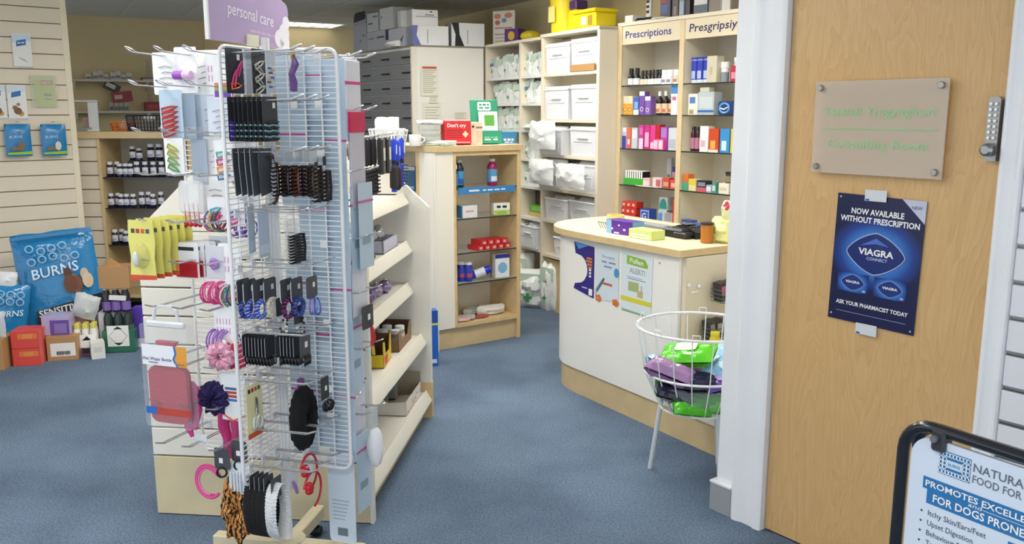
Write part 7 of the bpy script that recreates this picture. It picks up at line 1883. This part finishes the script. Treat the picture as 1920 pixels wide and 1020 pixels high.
for cx in (.085, .222):
    G().b2((cx - .058, -.0022, .105), (cx + .058, -.0016, .172), posterglow(cx, .138, .075, .05, 'mat_pack_glow')).obj('pack_picture', t)
    G().poly(diamond(cx, .139, .088, .056), -.0026, mat('#24377c', .25)).obj('pill_face', t); G().tube([(p[0], -.0028, p[1]) for p in diamond(cx, .139, .088, .056)], .0010, mat('#9fb2d8', .25), 4, closed=True).obj('pill_rim', t)
    G().text('VIAGRA', cx, .137, .0085, WHITE, -.0032, 'c', .03, w=.054).obj('lettering', t)
    G().fr(cx + .038, .110, cx + .05, .118, -.0026, mat('#9ab0d8', .4)).obj('pack_mark', t)
G().text('ASK YOUR PHARMACIST TODAY', .160, .058, .0135, WHITE, -.0020, 'c', .026, w=.265).obj('lettering', t)
G().fr(.03, .032, .288, .034, -.0018, mat('#8a94b8', .5)).obj('small_print', t)
for x, z in ((.012, GH_ - .012), (.012, .018), (GW_ - .012, .012)): G().fr(x - .003, z - .003, x + .003, z + .003, -.0018, mat('#b9bccc', .5)).obj('corner_hole', t)
for lab, x, z in (('upper strip of white tape on the door poster', .375, 1.348), ('lower strip of white tape on the door poster', .375, .888)):
    o = G().b2((-.039, -.0012, -.019), (.039, 0, .019), mat('#dfe3e8', .3, alpha=.9)).fr(-.036, -.018, -.022, -.012, -.0016, mat('#3a56b0', .5)).obj('tape_strip'); o.location = dpw(x, z, -.001); o.rotation_euler.z = math.radians(DOOR.rz); tag(o, lab, 'tape', 'tape strips on the door poster')

# ================================================================ pavement sign at the right front corner
AB = Frame(.7974, 1.70, -58)
ab = thing('pavement_sign', 'black tube framed pavement sign with a pale blue pet food poster', 'pavement sign', AB.w(0), AB.rz)
TB = mat('#1d1f24', .22, coat=.4)
def outline(w, ztop, r, x0=0.0, z0=0.02):
    pts = [(x0, 0, z0), (x0, 0, ztop - r)]
    pts += [(x0 + r - r * math.cos(math.radians(a)), 0, ztop - r + r * math.sin(math.radians(a))) for a in (15, 30, 45, 60, 75, 90)]
    pts += [(x0 + w - r + r * math.sin(math.radians(a)), 0, ztop - r + r * math.cos(math.radians(a))) for a in (0, 15, 30, 45, 60, 75, 90)]
    pts += [(x0 + w, 0, z0)]
    return pts
G().tube(outline(.62, 1.008, .06, .006), .0125, TB, 12).obj('front_frame', ab)
bk = G().tube([(p[0], .02 + (1.008 - p[2]) * .45, p[2]) for p in outline(.62, 1.0, .06, .006)], .0125, TB, 10).obj('rear_frame', ab)
G().tube([(.006, .0, .12), (.626, .0, .12)], .010, TB, 10).obj('lower_bar', ab)
G().prism([(p[0], p[2]) for p in outline(.585, .988, .045, .026, .16)], -.004, .004, mat('#d3dfee', .3), 'y').obj('poster_panel', ab)
pn = ab.children[-1]
for x in (.085, .54):
    c = G().b2((x - .014, -.016, .968), (x + .014, .016, 1.012), mat('#33373c', .35), .004).obj('clip', ab); G().cyl((x - .003, -.018, .995), (x - .003, -.026, .995), .007, mat('#6a7078', .3), 10).obj('clip_pin', c)
SB_ = mat('#2a74b0', .45); GI = mat('#66707c', .5); yy = -.0048
def pr(g, name): return g.obj(name, pn)
g = G().fr(.086, .924, .150, .972, yy, SB_); pr(g, 'logo_tile')
g = G()
for i in range(9):
    for z in (.966, .930): 
        q = ring((.0905 + i * .0068, yy - .0006, z), .0042, .0008, WHITE, 0, 10, 4); g.add(q.v, q.f, WHITE)
for z in (.940, .948, .956):
    for x in (.091, .0975, .1385, .145):
        q = ring((x, yy - .0006, z), .0042, .0008, WHITE, 0, 10, 4); g.add(q.v, q.f, WHITE)
stuff(pr(g, 'knotwork_border'))
pr(G().fr(.102, .940, .134, .956, yy - .0008, mat('#c9dcea', .5)), 'logo_plate'); pr(G().text('BURNS', .118, .9445, .006, SB_, yy - .0012, 'c', .01, w=.024), 'logo_lettering')
pr(G().text('NATURAL', .155, .9505, .0165, GI, yy, 'l', .012, w=.105), 'lettering'); pr(G().text('FOOD FOR PETS', .155, .9285, .0150, GI, yy, 'l', .012, w=.135), 'lettering')
pr(G().fr(.057, .882, .56, .907, yy, SB_), 'blue_banner'); pr(G().prism([(.067, .853), (.318, .853), (.332, .867), (.55, .867), (.55, .8825), (.067, .8825)], yy, yy + .0006, SB_, 'y'), 'blue_banner')
pr(G().text('PROMOTES EXCELLENT HEALTH', .063, .8885, .0125, WHITE, yy - .0008, 'l', .016, w=.31), 'lettering')
pr(G().text('and', .165, .8795, .0085, WHITE, yy - .0010, 'c', .004, w=.026, slant=.2), 'lettering'); pr(G().fr(.18, .8815, .40, .8824, yy - .0008, WHITE), 'rule')
pr(G().text('FOR DOGS PRONE TO', .081, .8605, .0155, WHITE, yy - .0008, 'l', .018, w=.215), 'lettering')
for i, s in enumerate(('Itchy Skin/Ears/Feet', 'Upset Digestion', 'Behaviour Problems', 'Tear Staining')):
    z = .8285 - i * .0212
    pr(G().text(s, .073, z, .0115, mat('#4a5560', .5), yy, 'l', .003, w=(.118, .094, .118, .08)[i]), 'lettering')
    pr(G().poly([(.059 + .0024 * math.cos(a * .785), z + .005 + .0024 * math.sin(a * .785)) for a in range(8)], yy, mat('#38424c', .5)), 'bullet')
pr(G().fr(.232, .70, .52, .842, yy, mat('#2f78b4', .45)), 'blue_picture_panel'); pr(G().fr(.25, .71, .50, .826, yy - .0006, mat('#a8bcc8', .5)), 'picture')
pr(G().fr(.06, .25, .56, .66, yy, mat('#9fc0da', .5)), 'lower_picture')
bpy.context.view_layer.update()
